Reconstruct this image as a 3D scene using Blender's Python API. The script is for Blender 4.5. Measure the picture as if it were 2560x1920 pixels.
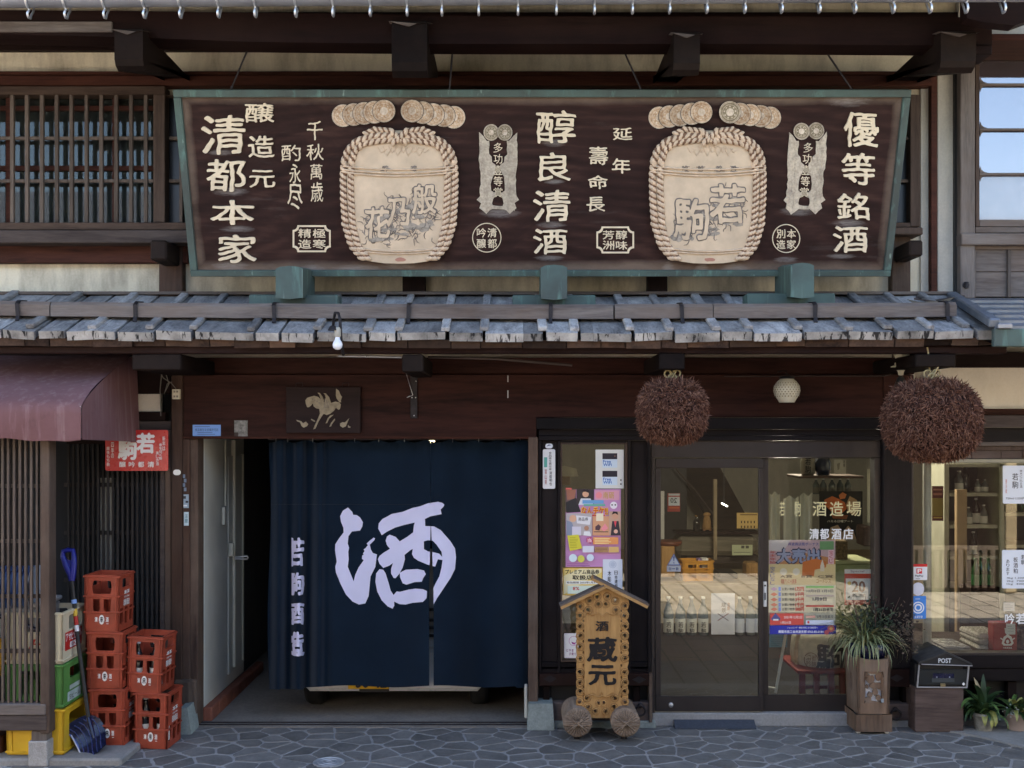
import bpy, bmesh, math, random
import numpy as np
from mathutils import Vector, Matrix, noise, geometry
R = random.Random(7)
scene = bpy.context.scene
for _o in list(bpy.data.objects): bpy.data.objects.remove(_o)
COL = scene.collection
# ------------------------------------------------------------------ camera, light, exposure
F, CX, YH, D, HC = 2700.0, 1280.0, 1068.0, 8.0, 2.216      # focal length in photo pixels, horizon row, distance to the facade, eye height
cam = bpy.data.cameras.new('camera'); cam.sensor_width = 36; cam.lens = 36 * F / 2560
cam.shift_y = (YH - 960) / 2560; cam.clip_start = .05; cam.clip_end = 400
camo = bpy.data.objects.new('camera', cam); COL.objects.link(camo)
camo.location = (0, -D, HC); camo.rotation_euler = (math.radians(90), 0, 0); scene.camera = camo
SUN = Vector((.30, .66, .80)).normalized()                 # towards the sun: behind the building, so the facade is in shade
w = bpy.data.worlds.new('World'); scene.world = w; w.use_nodes = True
wn = w.node_tree.nodes; sky = wn.new('ShaderNodeTexSky'); sky.sky_type = 'NISHITA'; sky.sun_disc = False
sky.sun_elevation = math.asin(SUN.z); sky.sun_rotation = math.atan2(SUN.x, SUN.y); sky.air_density = 1.0; sky.dust_density = 1.2; sky.ozone_density = 1.0
wn['Background'].inputs['Strength'].default_value = .15
w.node_tree.links.new(sky.outputs[0], wn['Background'].inputs['Color'])
sl = bpy.data.lights.new('sun', 'SUN'); sl.energy = 5.0; sl.angle = math.radians(.5); sl.color = (1, .93, .82)
so = bpy.data.objects.new('sun', sl); COL.objects.link(so); so.rotation_euler = (-SUN).to_track_quat('-Z', 'Y').to_euler(); so.location = (3, 8, 12)
vs = scene.view_settings; scene.display_settings.display_device = 'sRGB'
vs.view_transform = 'Standard'; vs.look = 'None'; vs.gamma = 1; vs.use_curve_mapping = False; vs.exposure = 2.45; vs.use_white_balance = True; vs.white_balance_temperature = 7000; vs.white_balance_tint = 11
scene.render.engine = 'CYCLES'; scene.cycles.max_bounces = 10; scene.cycles.transparent_max_bounces = 16; scene.cycles.use_denoising = True

# ------------------------------------------------------------------ projection of photo pixels onto places in the street
def P(px, py, Y):
    d = Y + D
    return Vector(((px - CX) / F * d, Y, HC - (py - YH) / F * d))
def PX(px, Y): return (px - CX) / F * (Y + D)
def PZ(py, Y): return HC - (py - YH) / F * (Y + D)
def G(px, py, z=0.0):
    d = (HC - z) * F / (py - YH)
    return Vector(((px - CX) / F * d, d - D, z))
def onY(Y): return lambda px, py, o=0.0: P(px, py, Y) - Vector((0, o, 0))

# ------------------------------------------------------------------ mesh builder
class MB:
    def __init__(s): s.v = []; s.f = []; s.m = []; s.sm = []
    def add(s, vs, fs, mi=0, smooth=False):
        b = len(s.v); s.v += [Vector(v) for v in vs]
        for f in fs: s.f.append([i + b for i in f]); s.m.append(mi); s.sm.append(smooth)
    def quad(s, a, b, c, d, mi=0): s.add([a, b, c, d], [(0, 1, 2, 3)], mi)
    def box(s, x0, x1, y0, y1, z0, z1, b=.004, mi=0, M=None, jit=0):
        if x1 < x0: x0, x1 = x1, x0
        if y1 < y0: y0, y1 = y1, y0
        if z1 < z0: z0, z1 = z1, z0
        b = min(b, (x1 - x0) * .45, (y1 - y0) * .45, (z1 - z0) * .45)
        X = (x0, x1); Y = (y0, y1); Z = (z0, z1); vs = []; idx = {}
        for i in (0, 1):
            for j in (0, 1):
                for k in (0, 1):
                    sx, sy, sz = (1 - 2 * i) * b, (1 - 2 * j) * b, (1 - 2 * k) * b
                    jx, jy, jz = (R.uniform(-jit, jit), R.uniform(-jit, jit), R.uniform(-jit, jit)) if jit else (0, 0, 0)
                    for a, p in enumerate(((X[i], Y[j] + sy, Z[k] + sz), (X[i] + sx, Y[j], Z[k] + sz), (X[i] + sx, Y[j] + sy, Z[k]))):
                        idx[i, j, k, a] = len(vs); vs.append((p[0] + jx, p[1] + jy, p[2] + jz))
        n = lambda i, j, k, a: idx[i, j, k, a]
        fs = [(n(0,0,0,0), n(0,0,1,0), n(0,1,1,0), n(0,1,0,0)), (n(1,0,0,0), n(1,1,0,0), n(1,1,1,0), n(1,0,1,0)),
              (n(0,0,0,1), n(1,0,0,1), n(1,0,1,1), n(0,0,1,1)), (n(0,1,0,1), n(0,1,1,1), n(1,1,1,1), n(1,1,0,1)),
              (n(0,0,0,2), n(0,1,0,2), n(1,1,0,2), n(1,0,0,2)), (n(0,0,1,2), n(1,0,1,2), n(1,1,1,2), n(0,1,1,2))]
        for i in (0, 1):
            for j in (0, 1):
                q = (n(i,j,0,0), n(i,j,0,1), n(i,j,1,1), n(i,j,1,0)); fs.append(q if (i + j) % 2 == 0 else q[::-1])
        for i in (0, 1):
            for k in (0, 1):
                q = (n(i,0,k,0), n(i,1,k,0), n(i,1,k,2), n(i,0,k,2)); fs.append(q if (i + k) % 2 == 0 else q[::-1])
        for j in (0, 1):
            for k in (0, 1):
                q = (n(0,j,k,1), n(0,j,k,2), n(1,j,k,2), n(1,j,k,1)); fs.append(q if (j + k) % 2 == 0 else q[::-1])
        for i in (0, 1):
            for j in (0, 1):
                for k in (0, 1):
                    q = (n(i,j,k,0), n(i,j,k,1), n(i,j,k,2)); fs.append(q[::-1] if (i + j + k) % 2 == 0 else q)
        if M is not None: vs = [M @ Vector(v) for v in vs]
        s.add(vs, fs, mi); return s
    def pbox(s, x0, y0, x1, y1, Yf, Yb, b=.004, mi=0, jit=0):       # a real box whose front face covers that pixel rectangle at depth Yf
        return s.box(PX(x0, Yf), PX(x1, Yf), Yf, Yb, PZ(y1, Yf), PZ(y0, Yf), b, mi, None, jit)
    def beam(s, a, c, wd, ht, up=(0, 0, 1), b=.004, mi=0):          # box from a to c, wd across, ht along up
        a = Vector(a); c = Vector(c); ax = (c - a); L = ax.length; ax.normalize(); up = Vector(up)
        sd = ax.cross(up).normalized(); up = sd.cross(ax)
        M = Matrix((( *[ax[0], sd[0], up[0]], a[0]), (*[ax[1], sd[1], up[1]], a[1]), (*[ax[2], sd[2], up[2]], a[2]), (0, 0, 0, 1)))
        return s.box(0, L, -wd / 2, wd / 2, -ht / 2, ht / 2, b, mi, M)
    def tube(s, path, r, n=8, mi=0, cap=True, smooth=True):
        path = [Vector(p) for p in path]; rr = r if isinstance(r, (list, tuple)) else [r] * len(path)
        vs = []; fs = []; prev = None
        for i, p in enumerate(path):
            t = (path[min(i + 1, len(path) - 1)] - path[max(i - 1, 0)])
            t = t.normalized() if t.length > 1e-9 else Vector((0, 0, 1))
            if prev is None:
                u = t.orthogonal().normalized()
            else:
                u = prev - t * prev.dot(t); u = u.normalized() if u.length > 1e-6 else t.orthogonal().normalized()
            prev = u; v = t.cross(u)
            for k in range(n):
                a = 2 * math.pi * k / n; vs.append(p + (u * math.cos(a) + v * math.sin(a)) * rr[i])
        for i in range(len(path) - 1):
            for k in range(n):
                fs.append((i * n + k, i * n + (k + 1) % n, (i + 1) * n + (k + 1) % n, (i + 1) * n + k))
        s.add(vs, fs, mi, smooth)
        if cap:
            s.add(vs[:n], [tuple(range(n))[::-1]], mi); s.add(vs[-n:], [tuple(range(n))], mi)
        return s
    def lathe(s, prof, c=(0, 0, 0), n=20, mi=0, axis='Z', smooth=True):
        c = Vector(c); vs = []; fs = []
        for (r, h) in prof:
            for k in range(n):
                a = 2 * math.pi * k / n; x, y = r * math.cos(a), r * math.sin(a)
                vs.append(c + (Vector((x, y, h)) if axis == 'Z' else Vector((x, -h, y)) if axis == 'Y' else Vector((h, x, y))))
        for i in range(len(prof) - 1):
            for k in range(n):
                fs.append((i * n + k, i * n + (k + 1) % n, (i + 1) * n + (k + 1) % n, (i + 1) * n + k))
        s.add(vs, fs, mi, smooth)
        for i, fl in ((0, True), (len(prof) - 1, False)):
            if prof[i][0] > 1e-4: s.add(vs[i * n:(i + 1) * n], [tuple(range(n))[::-1] if fl else tuple(range(n))], mi)
        return s
    def ell(s, c, rx, ry, rz, nu=10, nv=6, mi=0, M=None):
        vs = []; fs = []; c = Vector(c)
        for j in range(nv + 1):
            t = math.pi * j / nv
            for i in range(nu):
                a = 2 * math.pi * i / nu
                q = Vector((rx * math.sin(t) * math.cos(a), ry * math.sin(t) * math.sin(a), rz * math.cos(t)))
                vs.append(c + (M @ q if M is not None else q))
        for j in range(nv):
            for i in range(nu): fs.append((j * nu + i, (j + 1) * nu + i, (j + 1) * nu + (i + 1) % nu, j * nu + (i + 1) % nu))
        s.add(vs, fs, mi, True); return s
    def torus(s, c, R0, r, axis='Y', n=16, k=6, mi=0, arc=1.0, ph=0.0):
        pts = []; c = Vector(c)
        for i in range(n + 1):
            a = ph + 2 * math.pi * arc * i / n; x, y = R0 * math.cos(a), R0 * math.sin(a)
            pts.append(c + (Vector((x, 0, y)) if axis == 'Y' else Vector((x, y, 0)) if axis == 'Z' else Vector((0, x, y))))
        return s.tube(pts, r, k, mi, cap=arc < 1)
    def sheet(s, loops, mapf, step=None, mi=0, o=0.0, thick=0.0):   # filled 2-D outline (with holes) put through mapf(x, y, offset); thick > 0 makes it solid
        vs2, tris, bl = fill(loops, step)
        f = [mapf(x, y, o + thick) for x, y in vs2]
        s.add(f, tris, mi)
        if thick > 0:
            s.add([mapf(x, y, o) for x, y in vs2], [t[::-1] for t in tris], mi)
            for lp in loops:
                n = len(lp)
                s.add([mapf(x, y, o + thick) for x, y in lp] + [mapf(x, y, o) for x, y in lp], [(i, (i + 1) % n, n + (i + 1) % n, n + i) for i in range(n)], mi)
        return s
    def text(s, ch, x0, y0, x1, y1, mapf, ext=0.0, bold=0.0, o=0.0, mi=0, sub=0, keep=False):
        if (ext > 0 or sub) and len(ch) == 1:                # a carved or brushed character: thick, slightly uneven strokes
            loops = brush(ch, bold); mp = lambda u, v, q=0.0: mapf(x0 + (x1 - x0) * u, y1 - (y1 - y0) * v, q)
            return s.sheet(loops, mp, .06 / sub if sub else None, mi, o, ext)
        vs, fs, w_, h_ = glyph(ch, 0, ext > 0, sub); k = len(ch)
        for i, (dx, dy) in enumerate(((0, 0), (1, 0), (-1, 0), (0, 1), (0, -1)) if bold > 0 else ((0, 0),)):
            dx *= bold * .8 / w_; dy *= bold * .8 / h_
            s.add([mapf(x0 + (x1 - x0) * (u + dx), y1 - (y1 - y0) * (v + dy), o + ext * q - i * .00003) for u, v, q in vs], fs, mi)
        return s
    def build(s, name, mats, parent=None, loc=None, kind=None, label=None):
        if not isinstance(mats, (list, tuple)): mats = [mats]
        org = Vector(loc) if loc is not None else (Vector(parent['_o']) if parent is not None else Vector((0, 0, 0)))
        me = bpy.data.meshes.new(name); me.from_pydata([v - org for v in s.v], [], s.f)
        for m in mats: me.materials.append(m)
        if any(s.m): me.polygons.foreach_set('material_index', s.m)
        me.polygons.foreach_set('use_smooth', s.sm); me.update()
        o = bpy.data.objects.new(name, me); COL.objects.link(o)
        o['_o'] = list(org)
        if parent is not None:
            o.parent = parent; o.location = org - Vector(parent['_o'])
        else: o.location = org
        if kind: o['kind'] = kind
        if label: o['label'] = label
        return o

def fill(loops, step=None, cuts=()):
    vs = []; ed = []; bl = []
    for ct in cuts:
        b = len(vs); vs += [Vector(p) for p in ct]; ed += [(b + i, b + i + 1) for i in range(len(ct) - 1)]
    for lp in loops:
        b = len(vs); n = len(lp)
        if step:
            q = []
            for i in range(n):
                a, c = Vector(lp[i]), Vector(lp[(i + 1) % n]); k = max(1, int((c - a).length / step))
                q += [a.lerp(c, j / k) for j in range(k)]
        else: q = [Vector(p) for p in lp]
        vs += q; ed += [(b + i, b + (i + 1) % len(q)) for i in range(len(q))]; bl.append((b, len(q)))
    xs = [v.x for v in vs]; ys = [v.y for v in vs]
    if step:
        gx, gy = np.meshgrid(np.arange(min(xs) + step / 2, max(xs), step), np.arange(min(ys) + step / 2, max(ys), step)); gp = np.stack([gx.ravel(), gy.ravel()], 1)
        if len(gp): vs += [Vector(p) for p, k in zip(gp.tolist(), insides(gp, loops)) if k]
    ov, oe, of, *_ = geometry.delaunay_2d_cdt([Vector(v) for v in vs], ed, [], 0, 1e-5)
    cs = np.array([[sum(ov[i].x for i in f) / len(f), sum(ov[i].y for i in f) / len(f)] for f in of]); ok = insides(cs, loops) if len(cs) else []
    tris = [tuple(f) for f, k in zip(of, ok) if k]
    return [(v.x, v.y) for v in ov], tris, bl
def insides(p, loops):
    r = np.zeros(len(p), bool); x, y = p[:, 0:1], p[:, 1:2]
    q = np.concatenate([np.array(l, float)[:, :2] for l in loops]); q2 = np.concatenate([np.roll(np.array(l, float)[:, :2], 1, 0) for l in loops])
    xi, yi, xj, yj = q[:, 0], q[:, 1], q2[:, 0], q2[:, 1]; dy = np.where(yj == yi, 1e-12, yj - yi)
    return (((yi > y) != (yj > y)) & (x < (xj - xi) * (y - yi) / dy + xi)).sum(1) % 2 == 1
_gc = {}
def glyph(ch, bold, solid, sub):
    k = (ch, bold, solid, sub)
    if k in _gc: return _gc[k]
    c = bpy.data.curves.new('t', 'FONT'); c.body = ch; c.resolution_u = 2 if len(ch) > 1 else 3; c.offset = bold
    if solid: c.extrude = .5; c.fill_mode = 'BOTH'
    o = bpy.data.objects.new('t', c); COL.objects.link(o)
    dg = bpy.context.evaluated_depsgraph_get(); me = bpy.data.meshes.new_from_object(o.evaluated_get(dg))
    if sub:
        bm = bmesh.new(); bm.from_mesh(me); bmesh.ops.triangulate(bm, faces=bm.faces[:])
        for _ in range(sub): bmesh.ops.subdivide_edges(bm, edges=bm.edges[:], cuts=1, use_grid_fill=True)
        bm.to_mesh(me); bm.free()
    xs = [v.co.x for v in me.vertices]; ys = [v.co.y for v in me.vertices]
    a, b, e, f = min(xs), max(xs), min(ys), max(ys)
    vs = [((v.co.x - a) / (b - a), (v.co.y - e) / (f - e), v.co.z + .5 if solid else 0) for v in me.vertices]
    fs = [tuple(p.vertices) for p in me.polygons]
    bpy.data.objects.remove(o); bpy.data.curves.remove(c); bpy.data.meshes.remove(me)
    _gc[k] = (vs, fs, b - a, f - e); return _gc[k]
_bc = {}
def brush(ch, bold, N=112):
    """outline loops (0..1 square) of one character with its strokes thickened by bold em and softened like carving"""
    if (ch, bold) in _bc: return _bc[ch, bold]
    vs, fs, w_, h_ = glyph(ch, 0, False, 0); m_ = 12; W_ = N + 2 * m_; f = np.zeros((W_, W_), bool); gy, gx = np.mgrid[0:W_, 0:W_]; gx = (gx - m_ + .5) / N; gy = (gy - m_ + .5) / N
    for p in fs:
        for k in range(1, len(p) - 1):
            (x0, y0, _), (x1, y1, _), (x2, y2, _) = vs[p[0]], vs[p[k]], vs[p[k + 1]]; d = (y1 - y2) * (x0 - x2) + (x2 - x1) * (y0 - y2)
            if abs(d) < 1e-12: continue
            a = ((y1 - y2) * (gx - x2) + (x2 - x1) * (gy - y2)) / d; b = ((y2 - y0) * (gx - x2) + (x0 - x2) * (gy - y2)) / d; f |= (a >= 0) & (b >= 0) & (a + b <= 1)
    rx, ry = bold * N / w_, bold * N / h_; g_ = f.copy()
    for dy in range(-int(ry + 1), int(ry + 2)):
        for dx in range(-int(rx + 1), int(rx + 2)):
            if (dx / max(rx, .5)) ** 2 + (dy / max(ry, .5)) ** 2 <= 1.05: g_ |= np.roll(np.roll(f, dy, 0), dx, 1)
    h = g_.astype(float); kern = np.exp(-np.arange(-4, 5) ** 2 / (2 * 1.6 ** 2)); kern /= kern.sum()
    for ax in (0, 1): h = sum(kern[k] * np.roll(h, k - 4, ax) for k in range(9))
    rg = np.random.RandomState(ord(ch) % 997); nz = rg.rand(W_, W_)
    k2 = np.exp(-np.arange(-8, 9) ** 2 / (2 * 3.5 ** 2)); k2 /= k2.sum()
    for ax in (0, 1): nz = sum(k2[k] * np.roll(nz, k - 8, ax) for k in range(17))
    h = h + (nz - .5) * 2.2; h[:2] = h[-2:] = 0; h[:, :2] = h[:, -2:] = 0
    h = np.where(np.abs(h - .5) < 1e-6, .5001, h); ins = h > .5; seg = {}
    c = ins[:-1, :-1] * 1 + ins[:-1, 1:] * 2 + ins[1:, 1:] * 4 + ins[1:, :-1] * 8
    for y, x in zip(*np.nonzero((c > 0) & (c < 15))):
        k = c[y, x]; e = {0: ('h', y, x), 1: ('v', y, x + 1), 2: ('h', y + 1, x), 3: ('v', y, x)}
        for a, b in {1: ((3, 0),), 2: ((0, 1),), 3: ((3, 1),), 4: ((1, 2),), 5: ((3, 0), (1, 2)), 6: ((0, 2),), 7: ((3, 2),), 8: ((2, 3),), 9: ((2, 0),), 10: ((0, 1), (2, 3)), 11: ((2, 1),), 12: ((1, 3),), 13: ((1, 0),), 14: ((0, 3),)}[k]: seg[e[a]] = e[b]
    def pt(q):
        t, y, x = q
        if t == 'h': a, b = h[y, x], h[y, x + 1]; return (x + (.5 - a) / (b - a), float(y))
        a, b = h[y, x], h[y + 1, x]; return (float(x), y + (.5 - a) / (b - a))
    loops = []
    while seg:
        s0 = next(iter(seg)); q = s0; lp = []
        while q in seg: lp.append(pt(q)); q = seg.pop(q)
        if len(lp) < 8: continue
        out = [lp[0]]                                         # thin the outline
        for i in range(1, len(lp)):
            if i % 3 == 0: out.append(lp[i])
        loops.append(out)
    P_ = [p for l in loops for p in l]; a, b, c_, d = min(p[0] for p in P_), max(p[0] for p in P_), min(p[1] for p in P_), max(p[1] for p in P_)
    q5 = ord(ch) % 7; loops = [[(x + 1.5 * math.sin(y / 13 + q5) + .7 * math.sin(y / 5 + x / 9), y + 1.5 * math.sin(x / 15 + q5 * 2) + .7 * math.sin(x / 5.5 + y / 8)) for x, y in l] for l in loops]
    _bc[ch, bold] = [[((x - a) / (b - a), (y - c_) / (d - c_)) for x, y in l] for l in loops]; return _bc[ch, bold]
def circle(cx, cy, rx, ry=None, n=24, a0=0.0):
    ry = rx if ry is None else ry
    return [(cx + rx * math.cos(a0 + 2 * math.pi * i / n), cy + ry * math.sin(a0 + 2 * math.pi * i / n)) for i in range(n)]
def rrect(x0, y0, x1, y1, r, n=4):
    out = []
    for cx, cy, a in ((x1 - r, y1 - r, 0), (x0 + r, y1 - r, 90), (x0 + r, y0 + r, 180), (x1 - r, y0 + r, 270)):
        for i in range(n + 1):
            t = math.radians(a + 90 * i / n); out.append((cx + r * math.cos(t), cy + r * math.sin(t)))
    return out
def rect(x0, y0, x1, y1): return [(x0, y0), (x1, y0), (x1, y1), (x0, y1)]

def thing(name, label, cat, loc=(0, 0, 0), group=None):
    o = bpy.data.objects.new(name, None); COL.objects.link(o); o.location = loc; o['_o'] = list(loc); o.empty_display_size = .1
    o['label'] = label; o['category'] = cat
    if group: o['group'] = group
    return o
def tag(o, label, cat, group=None):
    o['label'] = label; o['category'] = cat
    if group: o['group'] = group
    return o
def copy_thing(o, loc, label, rz=None, tilt=None, parent=None):
    c = o.copy(); COL.objects.link(c); c['_o'] = list(loc) if loc is not None else o['_o']
    if parent is None:
        c.location = loc; c['label'] = label
        if rz is not None: c.rotation_euler = (0, tilt or 0, rz)
    else: c.parent = parent
    for ch in list(o.children): copy_thing(ch, None, None, parent=c)
    return c

# ------------------------------------------------------------------ materials
def lin(c):
    if isinstance(c, str): c = [int(c[i:i + 2], 16) / 255 for i in (0, 2, 4)]
    else: return tuple(c) + (1,) if len(c) == 3 else tuple(c)
    return tuple(x / 12.92 if x <= .04045 else ((x + .055) / 1.055) ** 2.4 for x in c) + (1,)
class NT:
    def __init__(s, name):
        s.m = bpy.data.materials.new(name); s.m.use_nodes = True; s.t = s.m.node_tree; s.t.nodes.clear()
        s.out = s.n('OutputMaterial')
    def n(s, t, **kw):
        x = s.t.nodes.new('ShaderNode' + t)
        for k, v in kw.items():
            if k.startswith('i_'):
                kk = k[2:]; x.inputs[int(kk) if kk.isdigit() else kk.replace('_', ' ')].default_value = v
            else: setattr(x, k, v)
        return x
    def l(s, a, b): s.t.links.new(a, b)
    def coords(s, sc=(1, 1, 1), space='Object', rnd=True):
        tc = s.n('TexCoord'); v = tc.outputs[space]
        if rnd:
            oi = s.n('ObjectInfo'); mu = s.n('VectorMath', operation='MULTIPLY_ADD'); s.l(oi.outputs['Random'], mu.inputs[0])
            mu.inputs[1].default_value = (37, 23, 31); s.l(v, mu.inputs[2]); v = mu.outputs[0]
        mp = s.n('Mapping'); mp.inputs['Scale'].default_value = sc; s.l(v, mp.inputs[0]); return mp.outputs[0]
    def noise(s, v, scale, detail=4, rough=.55, dist=0.0):
        x = s.n('TexNoise'); x.inputs['Scale'].default_value = scale; x.inputs['Detail'].default_value = detail
        x.inputs['Roughness'].default_value = rough; x.inputs['Distortion'].default_value = dist
        if v is not None: s.l(v, x.inputs['Vector'])
        return x.outputs['Fac']
    def ramp(s, f, stops):
        x = s.n('ValToRGB'); e = x.color_ramp.elements
        while len(e) < len(stops): e.new(.5)
        for i, (p, c) in enumerate(stops): e[i].position = p; e[i].color = lin(c) if not isinstance(c, float) else (c, c, c, 1)
        s.l(f, x.inputs[0]); return x.outputs[0]
    def mix(s, f, a, b, mode='MIX'):
        x = s.n('Mix', data_type='RGBA', blend_type=mode)
        for sock, v in ((x.inputs[0], f), (x.inputs[6], a), (x.inputs[7], b)):
            if isinstance(v, (int, float)): sock.default_value = v
            elif isinstance(v, (tuple, str)): sock.default_value = lin(v)
            else: s.l(v, sock)
        return x.outputs[2]
    def vary(s, col, amt=.25):
        oi = s.n('ObjectInfo'); mr = s.n('MapRange'); s.l(oi.outputs['Random'], mr.inputs[0])
        mr.inputs[3].default_value = 1 - amt; mr.inputs[4].default_value = 1 + amt
        hs = s.n('HueSaturation'); s.l(col, hs.inputs['Color']); s.l(mr.outputs[0], hs.inputs['Value']); return hs.outputs[0]
    def done(s, col, rough=.7, bump=None, bstr=.3, bdist=.01, metal=0.0, spec=.4, **kw):
        b = s.n('BsdfPrincipled')
        if isinstance(col, (tuple, str)): b.inputs['Base Color'].default_value = lin(col)
        else: s.l(col, b.inputs['Base Color'])
        if isinstance(rough, (int, float)): b.inputs['Roughness'].default_value = rough
        else: s.l(rough, b.inputs['Roughness'])
        b.inputs['Metallic'].default_value = metal; b.inputs['Specular IOR Level'].default_value = spec
        for k, v in kw.items(): b.inputs[k.replace('_', ' ')].default_value = v
        if bump is not None:
            bp = s.n('Bump'); bp.inputs['Strength'].default_value = bstr; bp.inputs['Distance'].default_value = bdist
            s.l(bump, bp.inputs['Height']); s.l(bp.outputs[0], b.inputs['Normal'])
        s.l(b.outputs[0], s.out.inputs[0]); return s.m
def plain(name, c, rough=.6, metal=0.0, spec=.4, amt=.1, nscale=6.0, rnd=0.0, **kw):       # a paint, plastic or cloth with faint mottling
    t = NT(name); v = t.coords(); f = t.noise(v, nscale, 5)
    c = lin(c); a = tuple(x * (1 - amt) for x in c[:3]); b = tuple(min(1, x * (1 + amt)) for x in c[:3])
    col = t.ramp(f, [(.3, a), (.7, b)])
    if rnd: col = t.vary(col, rnd)
    r = t.ramp(t.noise(v, nscale * 3, 3), [(.3, max(0., rough - .08)), (.7, min(1., rough + .08))])
    return t.done(col, r, f, .12, .004, metal, spec, **kw)
def wood(name, dark, light, axis='X', grain=26.0, rough=.7, rnd=.22, worn=None, wornamt=.5, bump=.35, spec=.1, fine=1.0):
    t = NT(name); k = {'X': (.10, 1, 1), 'Y': (1, .10, 1), 'Z': (1, 1, .10)}[axis]
    v = t.coords(k); big = t.noise(v, grain * .30, 5, .6, 2.4); g = t.noise(v, grain, 9, .68, .5); fi = t.noise(v, grain * 5 * fine, 3, .6)
    a = t.mix(.45, big, g); a = t.mix(.25, a, fi)
    col = t.ramp(a, [(.36, dark), (.5, tuple((x + y) / 2 for x, y in zip(lin(dark)[:3], lin(light)[:3]))), (.66, light)])
    if worn:
        wv = t.coords((.5, .5, .5)); wf = t.ramp(t.noise(wv, 2.2, 6, .65), [(.42, 0.), (.68, float(wornamt))]); col = t.mix(wf, col, worn)
    col = t.vary(col, rnd)
    return t.done(col, rough, a, bump, .006, 0, spec)
M = {}
M['lintel'] = wood('lintel_wood', (.010, .0036, .0032), (.060, .0220, .0165), 'X', 11, .62, .1, bump=.2)
M['redwood'] = wood('red_wood', (.020, .0070, .0052), (.080, .028, .018), 'X', 18, .6, .15)
M['darkx'] = wood('dark_wood_along', (0.00540, 0.00245, 0.00238), (0.01872, 0.00756, 0.00662), 'X', 20, .65, .25, worn=(.032, .017, .013), wornamt=.4)
M['darkz'] = wood('dark_wood_upright', (0.00520, 0.00336, 0.00336), (0.01920, 0.01000, 0.00880), 'Z', 20, .65, .25, worn=(.042, .025, .02), wornamt=.4)
M['darky'] = wood('dark_wood_jutting', (0.00341, 0.00236, 0.00236), (0.01178, 0.00682, 0.00589), 'Y', 20, .65, .2, worn=(.034, .023, .018), wornamt=.5)
M['blackx'] = wood('black_stained_along', (0.00585, 0.00484, 0.00562), (0.01482, 0.01131, 0.01248), 'X', 22, .5, .15, bump=.15)
M['blackz'] = wood('black_stained_upright', (0.00585, 0.00484, 0.00562), (0.01482, 0.01131, 0.01248), 'Z', 22, .5, .15, worn=(.05, .04, .038), wornamt=.25, bump=.15)
M['postz'] = wood('weathered_post', (.035, .022, .018), (.115, .075, .056), 'Z', 16, .8, .2, worn=(.16, .125, .10), wornamt=.6, bump=.6)
M['brownz'] = wood('brown_post', (.032, .018, .014), (.088, .050, .036), 'Z', 18, .7, .15, worn=(.11, .085, .07), wornamt=.4)
M['greyx'] = wood('grey_weathered_along', (.075, .062, .058), (.19, .165, .15), 'X', 18, .85, .15, worn=(.12, .075, .05), wornamt=.5, bump=.6)
M['greyz'] = wood('grey_weathered_upright', (.075, .064, .060), (.20, .172, .155), 'Z', 18, .85, .15, worn=(.11, .08, .06), wornamt=.45, bump=.6)
M['sillx'] = wood('grey_brown_sill', (.040, .031, .029), (.105, .083, .075), 'X', 20, .8, .15, bump=.4)
M['frame'] = wood('window_frame_wood', (.038, .025, .020), (.105, .074, .058), 'Z', 22, .75, .15)
M['framex'] = wood('window_frame_wood_along', (.038, .024, .019), (.10, .068, .052), 'X', 22, .75, .15)
M['roofy'] = wood('silver_roof_board', (.11, .105, .11), (.54, .52, .50), 'Y', 17, .9, .34, worn=(.08, .077, .08), wornamt=.7, bump=.8)
def endgrain():
    t = NT('cracked_board_end'); v = t.coords((1, 1, .16)); a = t.noise(v, 30, 5, .6, .5); b = t.noise(t.coords((1, 1, 1)), 5, 6, .65)
    col = t.ramp(b, [(.35, (.15, .138, .125)), (.65, (.46, .43, .39))]); col = t.mix(t.ramp(a, [(.395, .95), (.45, 0.)]), col, (.018, .016, .016)); return t.done(t.vary(col, .25), .9, t.mix(.5, a, b), .6, .01, 0, .2)
M['endgrain'] = endgrain()
M['underb'] = wood('sooty_board_end', (.007, .006, .006), (.060, .036, .026), 'Y', 14, .9, .7, worn=(.22, .135, .09), wornamt=.35, bump=.5)
M['lattice'] = wood('lattice_bar_wood', (.060, .046, .038), (.15, .118, .098), 'Z', 24, .8, .2, bump=.3)
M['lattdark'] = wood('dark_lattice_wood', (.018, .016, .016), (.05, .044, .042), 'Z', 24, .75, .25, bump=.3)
M['keyaki'] = wood('golden_carved_wood', (.30, .15, .055), (.56, .33, .13), 'Z', 20, .55, .12, bump=.3)
M['keyakix'] = wood('golden_wood_edge', (.28, .145, .055), (.55, .34, .14), 'X', 24, .6, .12, bump=.4)
M['planter'] = wood('planter_wood', (.055, .032, .022), (.27, .165, .105), 'Z', 13, .75, .15, worn=(.27, .22, .18), wornamt=.55, bump=.5)
M['mailwood'] = wood('mailbox_wood', (.05, .034, .030), (.155, .11, .095), 'X', 14, .75, .15, worn=(.2, .16, .14), wornamt=.4, bump=.5)
M['bale'] = wood('carved_bale_wood', (.12, .085, .062), (.30, .225, .17), 'Y', 20, .8, .15, bump=.4)
M['counter'] = wood('pale_counter_wood', (.22, .17, .11), (.42, .34, .22), 'X', 8, .6, .15)
M['honey'] = wood('honey_wood', (.25, .13, .05), (.5, .3, .13), 'Z', 16, .5, .2)
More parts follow.
